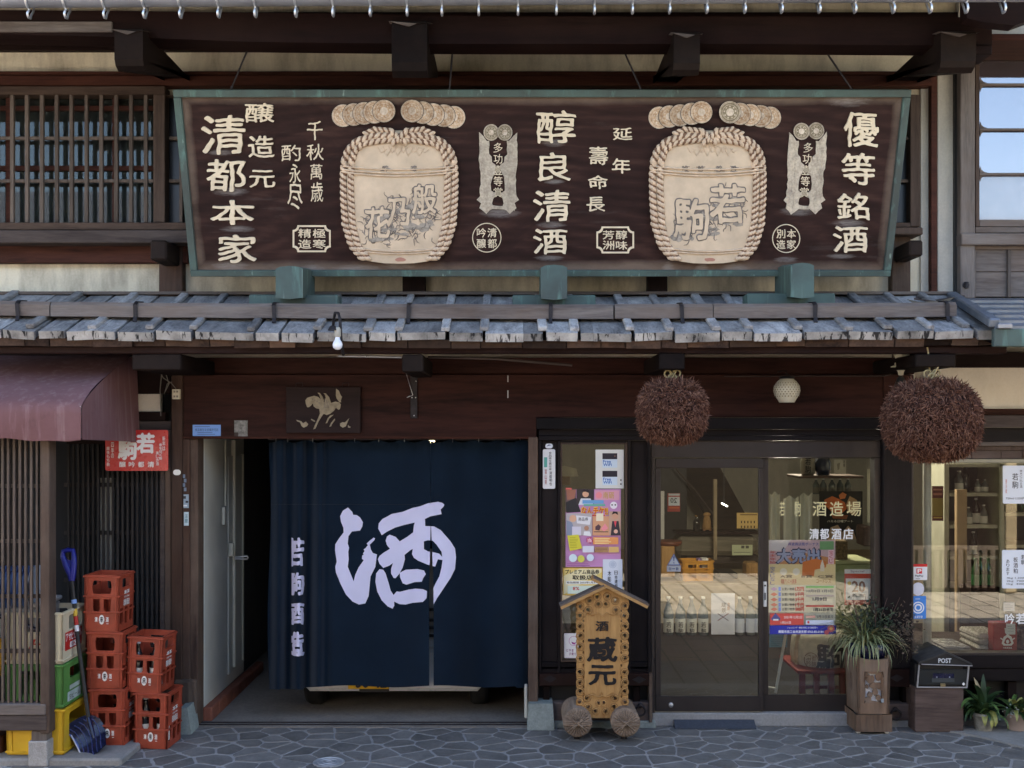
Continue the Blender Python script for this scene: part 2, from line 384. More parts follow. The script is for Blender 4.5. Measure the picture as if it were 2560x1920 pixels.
def plaster(name, c, stain, amt):
    t = NT(name); v = t.coords((1, 1, 1), rnd=False); a = t.noise(v, 1.6, 8, .62, .3); b = t.noise(t.coords((2.5, 2.5, .7), rnd=False), 3.0, 6, .6); fi = t.noise(v, 70, 3)
    col = t.ramp(a, [(.3, tuple(x * .80 for x in c)), (.65, c)]); col = t.mix(t.ramp(b, [(.42, 0.), (.66, float(amt))]), col, stain)
    col = t.mix(.08, col, t.ramp(fi, [(.3, (.1, .1, .1)), (.7, (.9, .9, .9))]), 'OVERLAY')
    return t.done(col, .9, t.mix(.4, a, fi), .15, .005, 0, .2)
M['plaster'] = plaster('cream_plaster', (.70, .635, .49), (.30, .26, .20), .7)
M['litplaster'] = plaster('lit_cream_plaster', (.80, .74, .64), (.55, .5, .42), .3)  # paler copy of the cream plaster, stronger light put into its colour
M['plaster2'] = plaster('grey_lime_plaster', (.50, .47, .41), (.30, .29, .27), .6)
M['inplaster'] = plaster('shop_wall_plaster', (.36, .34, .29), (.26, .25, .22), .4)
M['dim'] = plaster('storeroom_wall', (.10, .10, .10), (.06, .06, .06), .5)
def copper(name):
    t = NT(name); v = t.coords((7, 7, 1), rnd=False); a = t.noise(v, 2.2, 6, .65); b = t.noise(t.coords((1, 1, 1), rnd=False), 2.0, 5, .6); c = t.noise(t.coords((16, 16, .5), rnd=False), 1.5, 3, .5)
    col = t.ramp(b, [(.35, (.052, .066, .062)), (.6, (.072, .118, .107))]); col = t.mix(t.ramp(a, [(.54, 0.), (.72, .65)]), col, (.125, .25, .22)); col = t.mix(t.ramp(c, [(.66, 0.), (.75, .55)]), col, (.34, .48, .43))
    return t.done(col, .65, a, .1, .004, .25, .4)
M['copper'] = copper('verdigris_copper')
SMEARS = [(PX(px_, -.45), PZ(py_, -.45) - PZ(690, -.25), rx_ / 357, rz_ / 357) for px_, py_, rx_, rz_ in ((575, 478, 85, 20), (585, 566, 85, 16), (560, 655, 90, 22), (560, 388, 60, 14), (885, 662, 120, 20), (985, 655, 90, 16), (1250, 528, 100, 24), (1385, 366, 60, 18), (1385, 455, 50, 12), (1380, 556, 70, 16), (1375, 636, 70, 14), (1680, 662, 30, 34), (1765, 664, 34, 34), (1850, 664, 70, 30), (2130, 552, 80, 18), (2120, 632, 70, 12), (2000, 524, 90, 22), (2100, 268, 110, 34), (770, 666, 70, 26), (1980, 640, 60, 14))]
def signwood():
    t = NT('sign_panel_wood'); v = t.coords((.30, 1, 1), rnd=False); a = t.noise(v, 3.2, 5, .55, 2.6)
    wv = t.n('TexWave', wave_type='RINGS', rings_direction='Y', wave_profile='SIN'); wv.inputs['Scale'].default_value = 4.5; wv.inputs['Distortion'].default_value = 9; wv.inputs['Detail'].default_value = 4; wv.inputs['Detail Scale'].default_value = .7
    t.l(t.coords((.28, 1, 1), rnd=False), wv.inputs[0])
    g = t.mix(.30, t.mix(.14, a, wv.outputs['Fac']), t.noise(t.coords((.12, 1, 1), rnd=False), 34, 5, .6)); col = t.ramp(g, [(.25, (.011, .0062, .0060)), (.52, (.030, .0145, .0128)), (.80, (.075, .038, .030))])
    tc = t.n('TexCoord'); sp = t.n('SeparateXYZ'); t.l(tc.outputs['Generated'], sp.inputs[0])
    def edge(sock, wid):
        s1 = t.n('Math', operation='SUBTRACT'); t.l(sock, s1.inputs[0]); s1.inputs[1].default_value = .5
        s2 = t.n('Math', operation='ABSOLUTE'); t.l(s1.outputs[0], s2.inputs[0])
        m = t.n('MapRange', interpolation_type='SMOOTHSTEP'); t.l(s2.outputs[0], m.inputs[0]); m.inputs[1].default_value = .5 - wid; m.inputs[2].default_value = .5; return m.outputs[0]
    ex, ez = edge(sp.outputs[0], .022), edge(sp.outputs[2], .10)
    mx = t.n('Math', operation='MAXIMUM'); t.l(ex, mx.inputs[0]); t.l(ez, mx.inputs[1])
    nz = t.noise(t.coords((.6, 1, 1), rnd=False), 3.0, 7, .65); mu = t.n('Math', operation='MULTIPLY'); t.l(mx.outputs[0], mu.inputs[0]); t.l(nz, mu.inputs[1])
    col = t.mix(t.ramp(mu.outputs[0], [(.18, 0.), (.55, .85)]), col, (.17, .125, .098))
    pz = t.noise(t.coords((.8, 1, 1.3), rnd=False), 1.7, 7, .7); st = t.noise(t.coords((.25, 1, 3), rnd=False), 9, 4); mq = t.n('Math', operation='MULTIPLY'); t.l(pz, mq.inputs[0]); t.l(st, mq.inputs[1])
    col = t.mix(t.ramp(mq.outputs[0], [(.33, 0.), (.48, .28)]), col, (.12, .105, .10))
    tc2 = t.n('TexCoord'); acc = None
    for cx_, cz_, rx_, rz_ in SMEARS:
        s1 = t.n('VectorMath', operation='SUBTRACT'); t.l(tc2.outputs['Object'], s1.inputs[0]); s1.inputs[1].default_value = (cx_, 0, cz_)
        s2 = t.n('VectorMath', operation='MULTIPLY'); t.l(s1.outputs[0], s2.inputs[0]); s2.inputs[1].default_value = (1 / rx_, 0, 1 / rz_)
        s3 = t.n('VectorMath', operation='LENGTH'); t.l(s2.outputs[0], s3.inputs[0]); mr = t.n('MapRange', interpolation_type='SMOOTHSTEP'); t.l(s3.outputs['Value'], mr.inputs[0]); mr.inputs[1].default_value = .1; mr.inputs[2].default_value = 1.0; mr.inputs[3].default_value = 1; mr.inputs[4].default_value = 0
        if acc is None: acc = mr.outputs[0]
        else: mx_ = t.n('Math', operation='MAXIMUM'); t.l(acc, mx_.inputs[0]); t.l(mr.outputs[0], mx_.inputs[1]); acc = mx_.outputs[0]
    sn_ = t.noise(t.coords((.7, 1, 5), rnd=False), 16, 7, .75, .8); mm_ = t.n('Math', operation='MULTIPLY'); t.l(acc, mm_.inputs[0]); t.l(sn_, mm_.inputs[1])
    col = t.mix(t.ramp(mm_.outputs[0], [(.24, 0.), (.62, .6)]), col, (.27, .25, .24))
    return t.done(col, .65, g, .3, .006, 0, .1)
M['signwood'] = signwood()
M['letter'] = plain('cream_lettering_paint', (.66, .56, .41), .7, amt=.12, nscale=14)
M['relief'] = plain('cream_relief_paint', (.56, .445, .325), .75, amt=.14, nscale=9)
M['rope'] = plain('cream_rope_paint', (.58, .445, .325), .75, amt=.2, nscale=18)
M['ink'] = plain('faded_ink', (.165, .145, .135), .8, amt=.45, nscale=24)
M['redstain'] = plain('faded_red_print', (.40, .20, .15), .8)
def medal(name, c1, c2):
    t = NT(name); v = t.coords((1, 1, 1)); a = t.noise(v, 22, 6, .7); b = t.noise(v, 70, 3)
    return t.done(t.vary(t.ramp(t.mix(.4, a, b), [(.36, c1), (.6, c2)]), .15), .6, a, .3, .004, .1)
M['medal'] = medal('worn_medal', (.23, .12, .055), (.54, .40, .27))
M['medaldark'] = medal('tarnished_medal', (.13, .11, .07), (.25, .21, .14))
M['tassel'] = medal('frayed_gilding', (.26, .22, .18), (.50, .44, .35))
def flat(name, c, rough=.6, spec=.4): 
    t = NT(name); return t.done(c, rough, spec=spec)
def C(c):                                                   # printed inks by colour
    k = 'ink_' + str(c)
    if k not in M: M[k] = flat('print_' + str(c), c, .55)
    return M[k]
def glassmat(name, base=.05, k=1.0, tint=(1, 1, 1), rough=0.0):
    t = NT(name); tr = t.n('BsdfTransparent'); tr.inputs[0].default_value = tint + (1,); gl = t.n('BsdfGlossy'); gl.inputs['Roughness'].default_value = rough
    fr = t.n('Fresnel'); fr.inputs[0].default_value = 1.5; ma = t.n('Math', operation='MULTIPLY_ADD'); t.l(fr.outputs[0], ma.inputs[0]); ma.inputs[1].default_value = k; ma.inputs[2].default_value = base
    mx = t.n('MixShader'); t.l(ma.outputs[0], mx.inputs[0]); t.l(tr.outputs[0], mx.inputs[1]); t.l(gl.outputs[0], mx.inputs[2]); t.l(mx.outputs[0], t.out.inputs[0]); return t.m
M['glass'] = glassmat('window_glass', .045, 1.0, (.93, .95, .93)); M['oldglass'] = glassmat('old_window_glass', .012, .45, (.75, .8, .8))
M['plastic_clear'] = glassmat('clear_plastic', .06, .8, (.85, .87, .9), .15)
M['alu'] = plain('bronze_aluminium', (.040, .032, .030), .4, .35, .5, .08)
M['iron'] = plain('dark_iron', (.030, .026, .028), .6, .6, .4, .2, 20)
M['zinc'] = plain('zinc_gutter', (.28, .29, .32), .45, .5, .5, .2, 5)
M['steel'] = plain('bright_steel', (.55, .56, .58), .35, .8, .5, .1)
def slate():
    t = NT('slate_paving'); v = t.coords((1, 1, 1)); a = t.noise(v, 6, 7, .65); b = t.noise(v, 40, 4)
    col = t.vary(t.ramp(a, [(.3, (.098, .095, .091)), (.7, (.175, .168, .160))]), .22)
    return t.done(col, t.ramp(b, [(.3, .55), (.7, .8)]), t.mix(.4, a, b), .35, .008, 0, .4)
M['slate'] = slate()
def grit(name, c1, c2, sc=30.0, rough=.9, big=2.0, stain=None):
    t = NT(name); v = t.coords((1, 1, 1), rnd=False); a = t.noise(v, big, 7, .65); b = t.noise(v, sc, 4, .7); f = t.mix(.45, a, b); col = t.ramp(f, [(.35, c1), (.65, c2)])
    if stain: col = t.mix(t.ramp(t.noise(v, 3.5, 6, .6), [(.55, 0.), (.75, .6)]), col, stain)
    return t.done(col, rough, f, .4, .006, 0, .25)
M['mortar'] = grit('mortar_joint', (.26, .255, .25), (.37, .36, .355), 50)
M['concrete'] = grit('concrete', (.19, .185, .175), (.31, .30, .285), 60, stain=(.13, .125, .12))
M['garagefloor'] = grit('garage_concrete', (.14, .125, .11), (.26, .235, .21), 40, .75, 1.5, (.08, .07, .065))
M['granite'] = grit('granite_block', (.20, .19, .18), (.46, .44, .42), 130, .8, 5)
M['greenstone'] = grit('tuff_base_stone', (.17, .20, .19), (.33, .37, .35), 60, .9, 6)
M['sillstone'] = grit('sill_stone', (.20, .20, .20), (.34, .34, .34), 50)
M['brickred'] = grit('red_brick_edge', (.16, .055, .035), (.27, .10, .065), 50, .85, 6)
def navy():
    t = NT('indigo_cloth'); v = t.coords((1, 1, 1), rnd=False); a = t.noise(v, 3, 5); wv = t.noise(t.coords((220, 220, 40), rnd=False), 2, 2)
    return t.done(t.ramp(t.mix(.3, a, wv), [(.3, (.0022, .0078, .0175)), (.7, (.0046, .0138, .0285))]), .9, wv, .25, .002, 0, .1, Sheen_Weight=.15)
M['navy'] = navy(); M['dyewhite'] = plain('undyed_white_cloth', (.60, .60, .80), .9, amt=.05, nscale=4)
M['white'] = plain('white_paint', (.74, .74, .73), .5, amt=.04); M['paper'] = plain('white_paper', (.74, .75, .77), .7, amt=.03)
M['offwhite'] = plain('dirty_white_panel', (.50, .50, .455), .6, amt=.12, nscale=2)
M['redcrate'] = plain('red_brown_plastic', (.31, .050, .024), .5, amt=.28, nscale=9, rnd=.14); M['creamcrate'] = plain('cream_plastic', (.60, .53, .37), .5, amt=.08)
M['greencrate'] = plain('green_plastic', (.09, .25, .06), .5, amt=.12); M['yellowcrate'] = plain('yellow_plastic', (.66, .40, .025), .45, amt=.1); M['orangecrate'] = plain('orange_plastic', (.62, .29, .04), .5, amt=.1)
M['bluep'] = plain('blue_plastic', (.008, .013, .19), .35, amt=.1); M['navyp'] = plain('dark_blue_plastic', (.006, .008, .035), .22, amt=.2, spec=.6); M['bluehose'] = plain('blue_hose', (.05, .11, .30), .45)
M['keyakid'] = wood('stained_carving_wood', (.13, .062, .022), (.36, .20, .08), 'Z', 24, .55, .15, bump=.3)
M['black'] = plain('black_plastic', (.012, .012, .013), .5, amt=.15); M['rubber'] = plain('tyre_rubber', (.012, .012, .012), .8)
def canvas():
    t = NT('faded_maroon_canvas'); v = t.coords((1, 1, 1), rnd=False); a = t.noise(v, 1.6, 6, .6); b = t.noise(t.coords((9, 9, .6), rnd=False), 2.2, 5, .65); c = t.noise(v, 9, 6, .7)
    col = t.ramp(a, [(.3, (.135, .060, .062)), (.7, (.195, .100, .103))]); col = t.mix(t.ramp(b, [(.50, 0.), (.72, .55)]), col, (.30, .20, .20)); col = t.mix(t.ramp(c, [(.56, 0.), (.74, .6)]), col, (.10, .055, .055))
    return t.done(col, .78, t.mix(.5, c, t.noise(v, 160, 2)), .18, .004, 0, .25)
M['awning'] = canvas(); M['awningside'] = M['awning']
M['enamel'] = plain('red_enamel', (.50, .020, .018), .3, amt=.08, nscale=8, spec=.5); M['needle'] = None
M['mat'] = plain('blue_grey_doormat', (.045, .055, .075), .95, amt=.2, nscale=60); M['porcelain'] = plain('glazed_porcelain', (.58, .53, .40), .35, amt=.06); M['hole'] = plain('pierced_shadow', (.20, .15, .08), .9)
M['terra'] = plain('pale_terracotta', (.40, .30, .25), .8, amt=.15); M['claypot'] = plain('speckled_clay', (.26, .24, .20), .7, amt=.4, nscale=30)
M['carwhite'] = plain('white_car_paint', (.70, .69, .66), .3, spec=.5, amt=.03); M['platey'] = plain('yellow_number_plate', (.75, .44, .01), .5, amt=.03)
M['bottleg'] = plain('green_bottle', (.012, .055, .018), .12, spec=.7); M['bottlek'] = plain('dark_bottle', (.012, .012, .014), .12, spec=.7); M['bottlec'] = plain('clear_sake_bottle', (.12, .14, .14), .12, spec=.8); M['label'] = plain('bottle_label', (.60, .60, .57), .7)
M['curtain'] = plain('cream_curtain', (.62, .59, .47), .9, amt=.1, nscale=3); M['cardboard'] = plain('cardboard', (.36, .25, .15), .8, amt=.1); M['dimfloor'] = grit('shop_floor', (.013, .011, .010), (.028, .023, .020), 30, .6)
# ------------------------------------------------------------------ the setting: ground, street, paving
g = MB(); g.box(-90, 90, -90, 60, -.6, -.05, 0); g.build('ground', M['concrete'], kind='structure')
def pavers(nm='street_pavers', c1=(.115, .105, .098, 1), c2=(.155, .14, .13, 1)):
    t = NT(nm); v = t.coords((1, 1, 1), rnd=False); b = t.n('TexBrick'); t.l(v, b.inputs[0]); b.offset = .5; rt = t.n('Mapping'); rt.inputs['Rotation'].default_value = (0, 0, math.radians(90)); t.l(v, rt.inputs[0]); t.l(rt.outputs[0], b.inputs[0])
    b.inputs['Color1'].default_value = c1; b.inputs['Color2'].default_value = c2; b.inputs['Mortar'].default_value = (.012, .012, .012, 1)
    b.inputs['Scale'].default_value = 1; b.inputs['Brick Width'].default_value = .6; b.inputs['Row Height'].default_value = .3; b.inputs['Mortar Size'].default_value = .011
    n = t.noise(v, 3, 6, .65); col = t.mix(.5, b.outputs[0], t.ramp(n, [(.3, (.35, .35, .35)), (.7, (.7, .66, .62))]), 'OVERLAY'); return t.done(col, .85, n, .2)
M['pavers'] = pavers(); M['brownpavers'] = pavers('brown_street_pavers', (.17, .105, .075, 1), (.23, .15, .11, 1))
M['farroad'] = pavers('pale_street_pavers', (.30, .27, .23, 1), (.38, .345, .295, 1))
g = MB(); g.box(-40, 40, -40, -4.2, -.05, -.012, .002); g.build('road', M['farroad'], kind='structure')
g = MB(); g.box(-40, 40, -2.25, -1.32, -.05, -.012, .002)
g.build('grey_road_band', M['pavers'], kind='structure')
g = MB(); g.box(-40, 40, -4.195, -2.255, -.05, -.010, .002); g.build('brown_road_band', M['brownpavers'], kind='structure')
g = MB(); g.box(-40, 40, -1.315, -1.13, -.05, -.006, .004); g.build('gutter_kerb', M['concrete'], kind='structure')
pv = MB(); pv.box(-6, 6, -1.125, .06, -.05, -.0035, .002); pav = pv.build('pavement', M['mortar'], kind='structure')
# crazy paving: every stone a slab of its own, cells of an uneven Voronoi net with wide mortar joints
pts = []; RP = random.Random(21)
x0, x1, y0, y1 = -3.6, 4.4, -1.35, .25
tries = 0
while tries < 7000:
    tries += 1; p = (RP.uniform(x0, x1), RP.uniform(y0, y1)); rmin = .115 if RP.random() < .25 else .225
    if all(((p[0] - q[0]) * .80) ** 2 + ((p[1] - q[1]) * 1.05) ** 2 > min(rmin, q[2]) ** 2 for q in pts): pts.append((p[0], p[1], rmin))
def clip(poly, a, b, c):
    out = []
    for i in range(len(poly)):
        p, q = poly[i], poly[(i + 1) % len(poly)]; dp, dq = a * p[0] + b * p[1] - c, a * q[0] + b * q[1] - c
        if dp <= 0: out.append(p)
        if dp * dq < 0: s_ = dp / (dp - dq); out.append((p[0] + (q[0] - p[0]) * s_, p[1] + (q[1] - p[1]) * s_))
    return out
for i, (px_, py_, _r) in enumerate(pts):
    poly = [(px_ - .6, py_ - .6), (px_ + .6, py_ - .6), (px_ + .6, py_ + .6), (px_ - .6, py_ + .6)]; gap = RP.uniform(.006, .012)
    for j, (qx, qy, _q) in enumerate(pts):
        if j == i or abs(qx - px_) > 1 or abs(qy - py_) > 1: continue
        a, b = qx - px_, qy - py_; L = math.hypot(a, b); a /= L; b /= L
        poly = clip(poly, a, b, a * (px_ + qx) / 2 + b * (py_ + qy) / 2 - gap * (.55 + .75 * abs(b)))
        if len(poly) < 3: break
    for a, b, c in ((0, 1, -.015), (0, -1, 1.12), (1, 0, 3.9), (-1, 0, 3.3)): poly = clip(poly, a, b, c) if len(poly) >= 3 else poly
    # the curved edge at the right where the concrete apron takes over
    poly = clip(poly, .80, .60, .80 * 3.42 + .60 * -.42) if len(poly) >= 3 else poly
    if len(poly) < 3: continue
    area = abs(sum(poly[k][0] * poly[(k + 1) % len(poly)][1] - poly[(k + 1) % len(poly)][0] * poly[k][1] for k in range(len(poly)))) / 2
    if area < .0022: continue
    # knock the corners about so that no edge is ruler-straight
    q = []
    for k in range(len(poly)):
        p, n_ = Vector(poly[k]), Vector(poly[(k + 1) % len(poly)]); pr = Vector(poly[k - 1])
        if (p - pr).length > .02 and (n_ - p).length > .02:
            cr = min(.011, (p - pr).length * .2, (n_ - p).length * .2); q += [p + (pr - p).normalized() * cr, p + (n_ - p).normalized() * cr]
        else: q.append(p)
        if (n_ - p).length > .13: q.append(p.lerp(n_, RP.uniform(.4, .6)) + Vector((RP.uniform(-.006, .006), RP.uniform(-.006, .006))))
    h = RP.uniform(-.0012, .0022); c = Vector((px_, py_)); n = len(q); m = MB()
    tx, ty = RP.uniform(-.005, .005), RP.uniform(-.005, .005)
    zt = lambda v: h + (v.x - c.x) * tx + (v.y - c.y) * ty
    top = [Vector((v.x, v.y, zt(v))) for v in [c + (v - c) * .978 for v in q]]; bot = [Vector((v.x, v.y, -.006)) for v in q]; b0 = [Vector((v.x, v.y, -.02)) for v in q]
    m.add(top, [tuple(range(n))]); m.add(top + bot + b0, [(k, n + k, n + (k + 1) % n, (k + 1) % n) for k in range(n)] + [(n + k, 2 * n + k, 2 * n + (k + 1) % n, n + (k + 1) % n) for k in range(n)])
    for f in m.f:
        f.reverse() if (len(f) > 4 or len(f) == n) and (m.v[f[1]] - m.v[f[0]]).cross(m.v[f[2]] - m.v[f[1]]).z < 0 else None
    m.build('paving_stone', M['slate'], pav, loc=(px_, py_, 0))
# concrete apron at the right end and step slab at the left
a = MB(); ap = [(2.98, -.015), (3.10, -.09), (3.32, -.28), (3.56, -.60), (3.95, -1.12), (6, -1.12), (6, -.015)]
a.sheet([ap], lambda x, y, o: Vector((x, y, o)), None, 0, -.012, .024); a.build('concrete_apron', M['concrete'], kind='structure')
a = MB(); a.box(-4.2, -2.56, -.93, -.02, -.03, .045, .012); a.build('concrete_step', M['concrete'], kind='structure')
# manhole lid
mh = G(822, 1907); m = MB(); m.lathe([(.105, -.01), (.105, .006), (.100, .009), (.092, .009), (.090, .006), (.075, .006), (.073, .009), (.058, .009), (.056, .006), (.04, .006), (.038, .009), (.022, .009), (.020, .006), (0, .006)], (mh.x, mh.y, 0), 32, smooth=False)
tag(m.build('manhole_lid', plain('lid_steel', (.42, .43, .45), .45, .5, amt=.15), None, loc=mh), 'small round pale metal manhole lid set in the stone paving', 'manhole lid')

# ------------------------------------------------------------------ the brewery building
B = thing('brewery_building', 'old dark timber two storey brewery shop with cream plaster panels', 'building', (0, 0, 0))
def pb(name, mat, x0, y0, x1, y1, Yf, Yb, b=.005, parent=None, label=None, jit=0):
    return MB().pbox(x0, y0, x1, y1, Yf, Yb, b, 0, jit).build(name, M[mat] if isinstance(mat, str) else mat, parent or B, label=label)
sag = lambda X: .022 * (X / 3.6) ** 2
# walls behind everything
pb('plaster_wall', 'plaster', -420, -92, 2396, 760, .07, .25, 0)
for x0, x1 in ((-420, 397), (455, 1007), (1062, 1620), (1668, 2230)): pass
pb('wall_plate', 'darkx', -420, 30, 2396, 126, .02, .069, .004)
# upper posts
for x0, x1, mt in ((397, 456, 'brownz'), (1006, 1063, 'darkz'), (1619, 1669, 'darkz'), (2230, 2277, 'postz')):
    pb('post', mt, x0, 560, x1, 748, -.02, .068, .006)
pb('head_rail', 'redwood', -420, 188, 2329, 214, -.03, .066, .004); pb('head_rail_moulding', 'redwood', -420, 178, 2329, 187.3, -.012, .066, .003)
pb('waist_beam', 'redwood', -420, 609, 470, 657, -.01, .066, .005)
pb('window_sill', 'sillx', -420, 575, 500, 607, -.16, .066, .006); pb('sill_rail', 'framex', -420, 556, 470, 574.3, -.10, .066, .004)
# upper left lattice window
W = MB().pbox(-420, 215, 412, 236, -.06, .06, .004).build('lattice_window', M['framex'], B)
MB().pbox(383, 236.5, 412, 555.5, -.06, .06, .004).build('window_stile', M['frame'], W)
MB().pbox(-420, 236.5, -385, 555.5, -.06, .06, .004).build('window_stile', M['frame'], W)
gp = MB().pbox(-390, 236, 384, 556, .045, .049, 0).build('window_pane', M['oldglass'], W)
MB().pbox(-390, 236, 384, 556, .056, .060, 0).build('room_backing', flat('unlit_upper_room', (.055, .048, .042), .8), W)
for y in (270, 420): MB().pbox(-385, y - 6, 383, y + 6, .02, .044, .002).build('glazing_bar', M['redwood'], W)
for x in (20, 286): MB().pbox(x - 6, 237, x + 6, 555, .022, .043, .002).build('glazing_bar', M['redwood'], W)
x = -380
while x < 372:
    MB().pbox(x - 4.5, 236.5, x + 4.5, 555.5, -.045, -.018, .002, 0, .0015).build('lattice_bar', M['lattice'], W); x += 37.2
for y in (345, 452): MB().pbox(-385, y - 4, 383, y + 4, -.030, -.006, .002).build('lattice_rail', M['lattice'], W)
# the next window, mostly behind the signboard, and the narrow slit seen at the sign's right end
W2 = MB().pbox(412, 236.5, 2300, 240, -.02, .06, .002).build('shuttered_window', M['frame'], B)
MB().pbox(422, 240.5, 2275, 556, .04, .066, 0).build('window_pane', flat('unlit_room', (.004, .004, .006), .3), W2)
for x in (452,): MB().pbox(x - 4, 240.5, x + 4, 556, -.01, .03, .002).build('lattice_bar', M['lattice'], W2)
for y in (345, 452): MB().pbox(422, y - 4, 2276, y + 4, .0, .028, .002).build('lattice_rail', M['lattice'], W2)
MB().pbox(2276, 236, 2301, 566, -.04, .06, .004).build('window_stile', M['frame'], W2)
MB().pbox(470, 556.5, 2276, 568, -.05, .066, .004).build('window_rail', M['framex'], W2)
pb('window_sill', 'frame', 2215, 568.5, 2308, 586, -.14, .066, .006)
pb('plaster_panel', 'plaster2', 2302, 216, 2327, 745, .045, .0695, .002); pb('corner_post', 'redwood', 2328, 185, 2343, 745, -.01, .0695, .003); pb('plaster_panel', 'plaster2', 2344, 176, 2387, 760, .04, .0695, .002)
pb('downpipe', 'black', 2388, 178, 2399, 765, .0, .06, .01)
# stub brackets under the sills
for x0, x1, y0, y1 in ((375, 416, 600, 650), (2274, 2308, 600, 640)):
    pb('bracket_stub', 'darky', x0, y0, x1, y1, -.34, -.03, .012)
# ---- eaves: cantilever beams, purlin, rafters, roof
DY = -.92
beam = [(-260, 24, 76), (0, 25, 85), (290, 27, 92), (640, 32, 105), (1000, 37, 109), (1280, 41, 110), (1900, 41, 110), (2330, 42, 113), (2480, 44, 114)]
m = MB(); vs = []
for px, ya, yb in beam:
    vs += [P(px, ya, DY), P(px, yb, DY), P(px, yb, DY) + Vector((0, .20, 0)), P(px, ya, DY) + Vector((0, .20, 0))]
fs = [(4 * i + k, 4 * i + 4 + k, 4 * i + 4 + (k + 1) % 4, 4 * i + (k + 1) % 4) for i in range(len(beam) - 1) for k in range(4)]
m.add(vs, [f[::-1] for f in fs] + [(0, 1, 2, 3), tuple(range(len(vs) - 1, len(vs) - 5, -1))]); m.build('eaves_purlin', M['darkx'], B)
pb('purlin_facing', 'greyx', -260, 53, 280, 79, DY - .022, DY - .002, .004, label='lighter worn board nailed along the purlin')
for (x0, y0, x1, y1, Yf) in ((286, 70, 357, 170, -1.04), (979, 50, 1068, 186, -1.04), (1684, 78, 1750, 180, -1.04), (2352, 76, 2440, 174, -1.04)):
    X0, X1 = PX(x0, Yf), PX(x1, Yf); Z0, Z1 = PZ(y1, Yf), PZ(y0, Yf); h = Z1 - Z0
    prof = [(Yf, Z1 - .01), (Yf, Z0 + h * .22), (Yf + .02, Z0 + h * .08), (Yf + .07, Z0), (.068, PZ(194, .07)), (.068, Z1), (Yf + .02, Z1)]
    m = MB(); n = len(prof); m.add([Vector((X0, y, z)) for y, z in prof] + [Vector((X1, y, z)) for y, z in prof], [tuple(range(n)), tuple(range(2 * n - 1, n - 1, -1))] + [((i + 1) % n, i, n + i, n + (i + 1) % n) for i in range(n)])
    m.build('cantilever_beam', M['darky'], B)
    m = MB(); Zt = PZ(y0, Yf); xa, xb = X0 - .02, X1 + .02
    m.add([(xa, Yf - .015, Zt - .012), (xb, Yf - .015, Zt - .018), (xb + .01, Yf + .1, Zt + .012), (xa, Yf + .1, Zt + .012), ((xa + xb) / 2, Yf - .02, Zt - .05), ((xa + xb) / 2 + .05, Yf - .018, Zt - .03)], [(0, 4, 5, 1, 2, 3), (3, 2, 1, 5, 4, 0)]); m.build('beam_cap', M['greyx'], B)
pb('tie_end', 'darkx', 2436, 114, 2480, 136, -.95, -.75, .004)
# roof above the frame
EZ = 4.98; roof = MB(); TP = .40
ra = [(-1.50, EZ - .02), (4.0, EZ - .02 + 5.5 * TP)]
m = MB(); m.add([(-7, ra[0][0], ra[0][1] + .05), (3.9, ra[0][0], ra[0][1] + .05), (3.9, ra[1][0], ra[1][1] + .05), (-7, ra[1][0], ra[1][1] + .05)] + [(-7, ra[0][0], ra[0][1] + .22), (3.9, ra[0][0], ra[0][1] + .22), (3.9, ra[1][0], ra[1][1] + .22), (-7, ra[1][0], ra[1][1] + .22)],
      [(0, 3, 2, 1), (4, 5, 6, 7), (0, 1, 5, 4), (1, 2, 6, 5), (2, 3, 7, 6), (3, 0, 4, 7)]); roofo = m.build('main_roof', M['underb'], B)
m = MB(); m.add([(-7, 4.0, ra[1][1] + .05), (3.9, 4.0, ra[1][1] + .05), (3.9, 9.5, EZ), (-7, 9.5, EZ), (-7, 4.0, ra[1][1] + .2), (3.9, 4.0, ra[1][1] + .2), (3.9, 9.5, EZ + .2), (-7, 9.5, EZ + .2)], [(0, 3, 2, 1), (4, 5, 6, 7), (0, 1, 5, 4), (1, 2, 6, 5), (2, 3, 7, 6), (3, 0, 4, 7)]); m.build('roof_slope', M['underb'], roofo)
x = -3.75
while x < 3.85:
    MB().beam((x, -1.44, EZ - .02), (x, .1, EZ - .02 + 1.54 * TP), .055, .085, b=.004).build('rafter', M['darky'], roofo); x += .303
MB().box(-7, 3.9, -1.515, -1.47, EZ - .05, EZ + .04, .004).build('fascia_board', M['darkx'], roofo)
gt = MB(); GY = -1.60; gt.tube([P(-300, -6, GY), P(0, -8, GY), P(640, -12, GY), P(1280, -15, GY), P(1900, -20, GY), P(2650, -24, GY)], .064, 14)
gut = gt.build('gutter', M['zinc'], roofo)
hx = [(-20, -3), (74, -4), (166, -5), (263, -6), (362, -7), (452, -8), (547, -9), (639, -10), (740, -11), (833, -12), (926, -13), (1018, -13), (1105, -14), (1197, -15), (1295, -15), (1391, -16), (1486, -16), (1581, -17), (1674, -17), (1767, -18), (1862, -19), (1954, -20), (2048, -20), (2137, -21), (2233, -22), (2325, -23), (2415, -23), (2509, -24), (2590, -24)]
for x, y in hx:
    c = P(x, y, GY); yb = {True: 47}.get(False, 46 - 14 * min(1, max(0, (x - 300) / 1500))); pth = []
    for a in range(100, 271, 24): pth.append(c + Vector((0, -.069 * math.sin(math.radians(a - 90)), .069 * math.cos(math.radians(a - 90)))))
    lo = PZ(yb, GY)
    pth += [c + Vector((0, -.02, -.085)), Vector((c.x, GY - .03, lo + .018)), Vector((c.x, GY - .015, lo)), Vector((c.x, GY + .012, lo + .004)), Vector((c.x, GY + .024, lo + .03)), c + Vector((0, .05, -.06)), c + Vector((0, .10, .06))]
    MB().tube(pth, .0075, 6).build('gutter_hook', M['steel'], roofo)
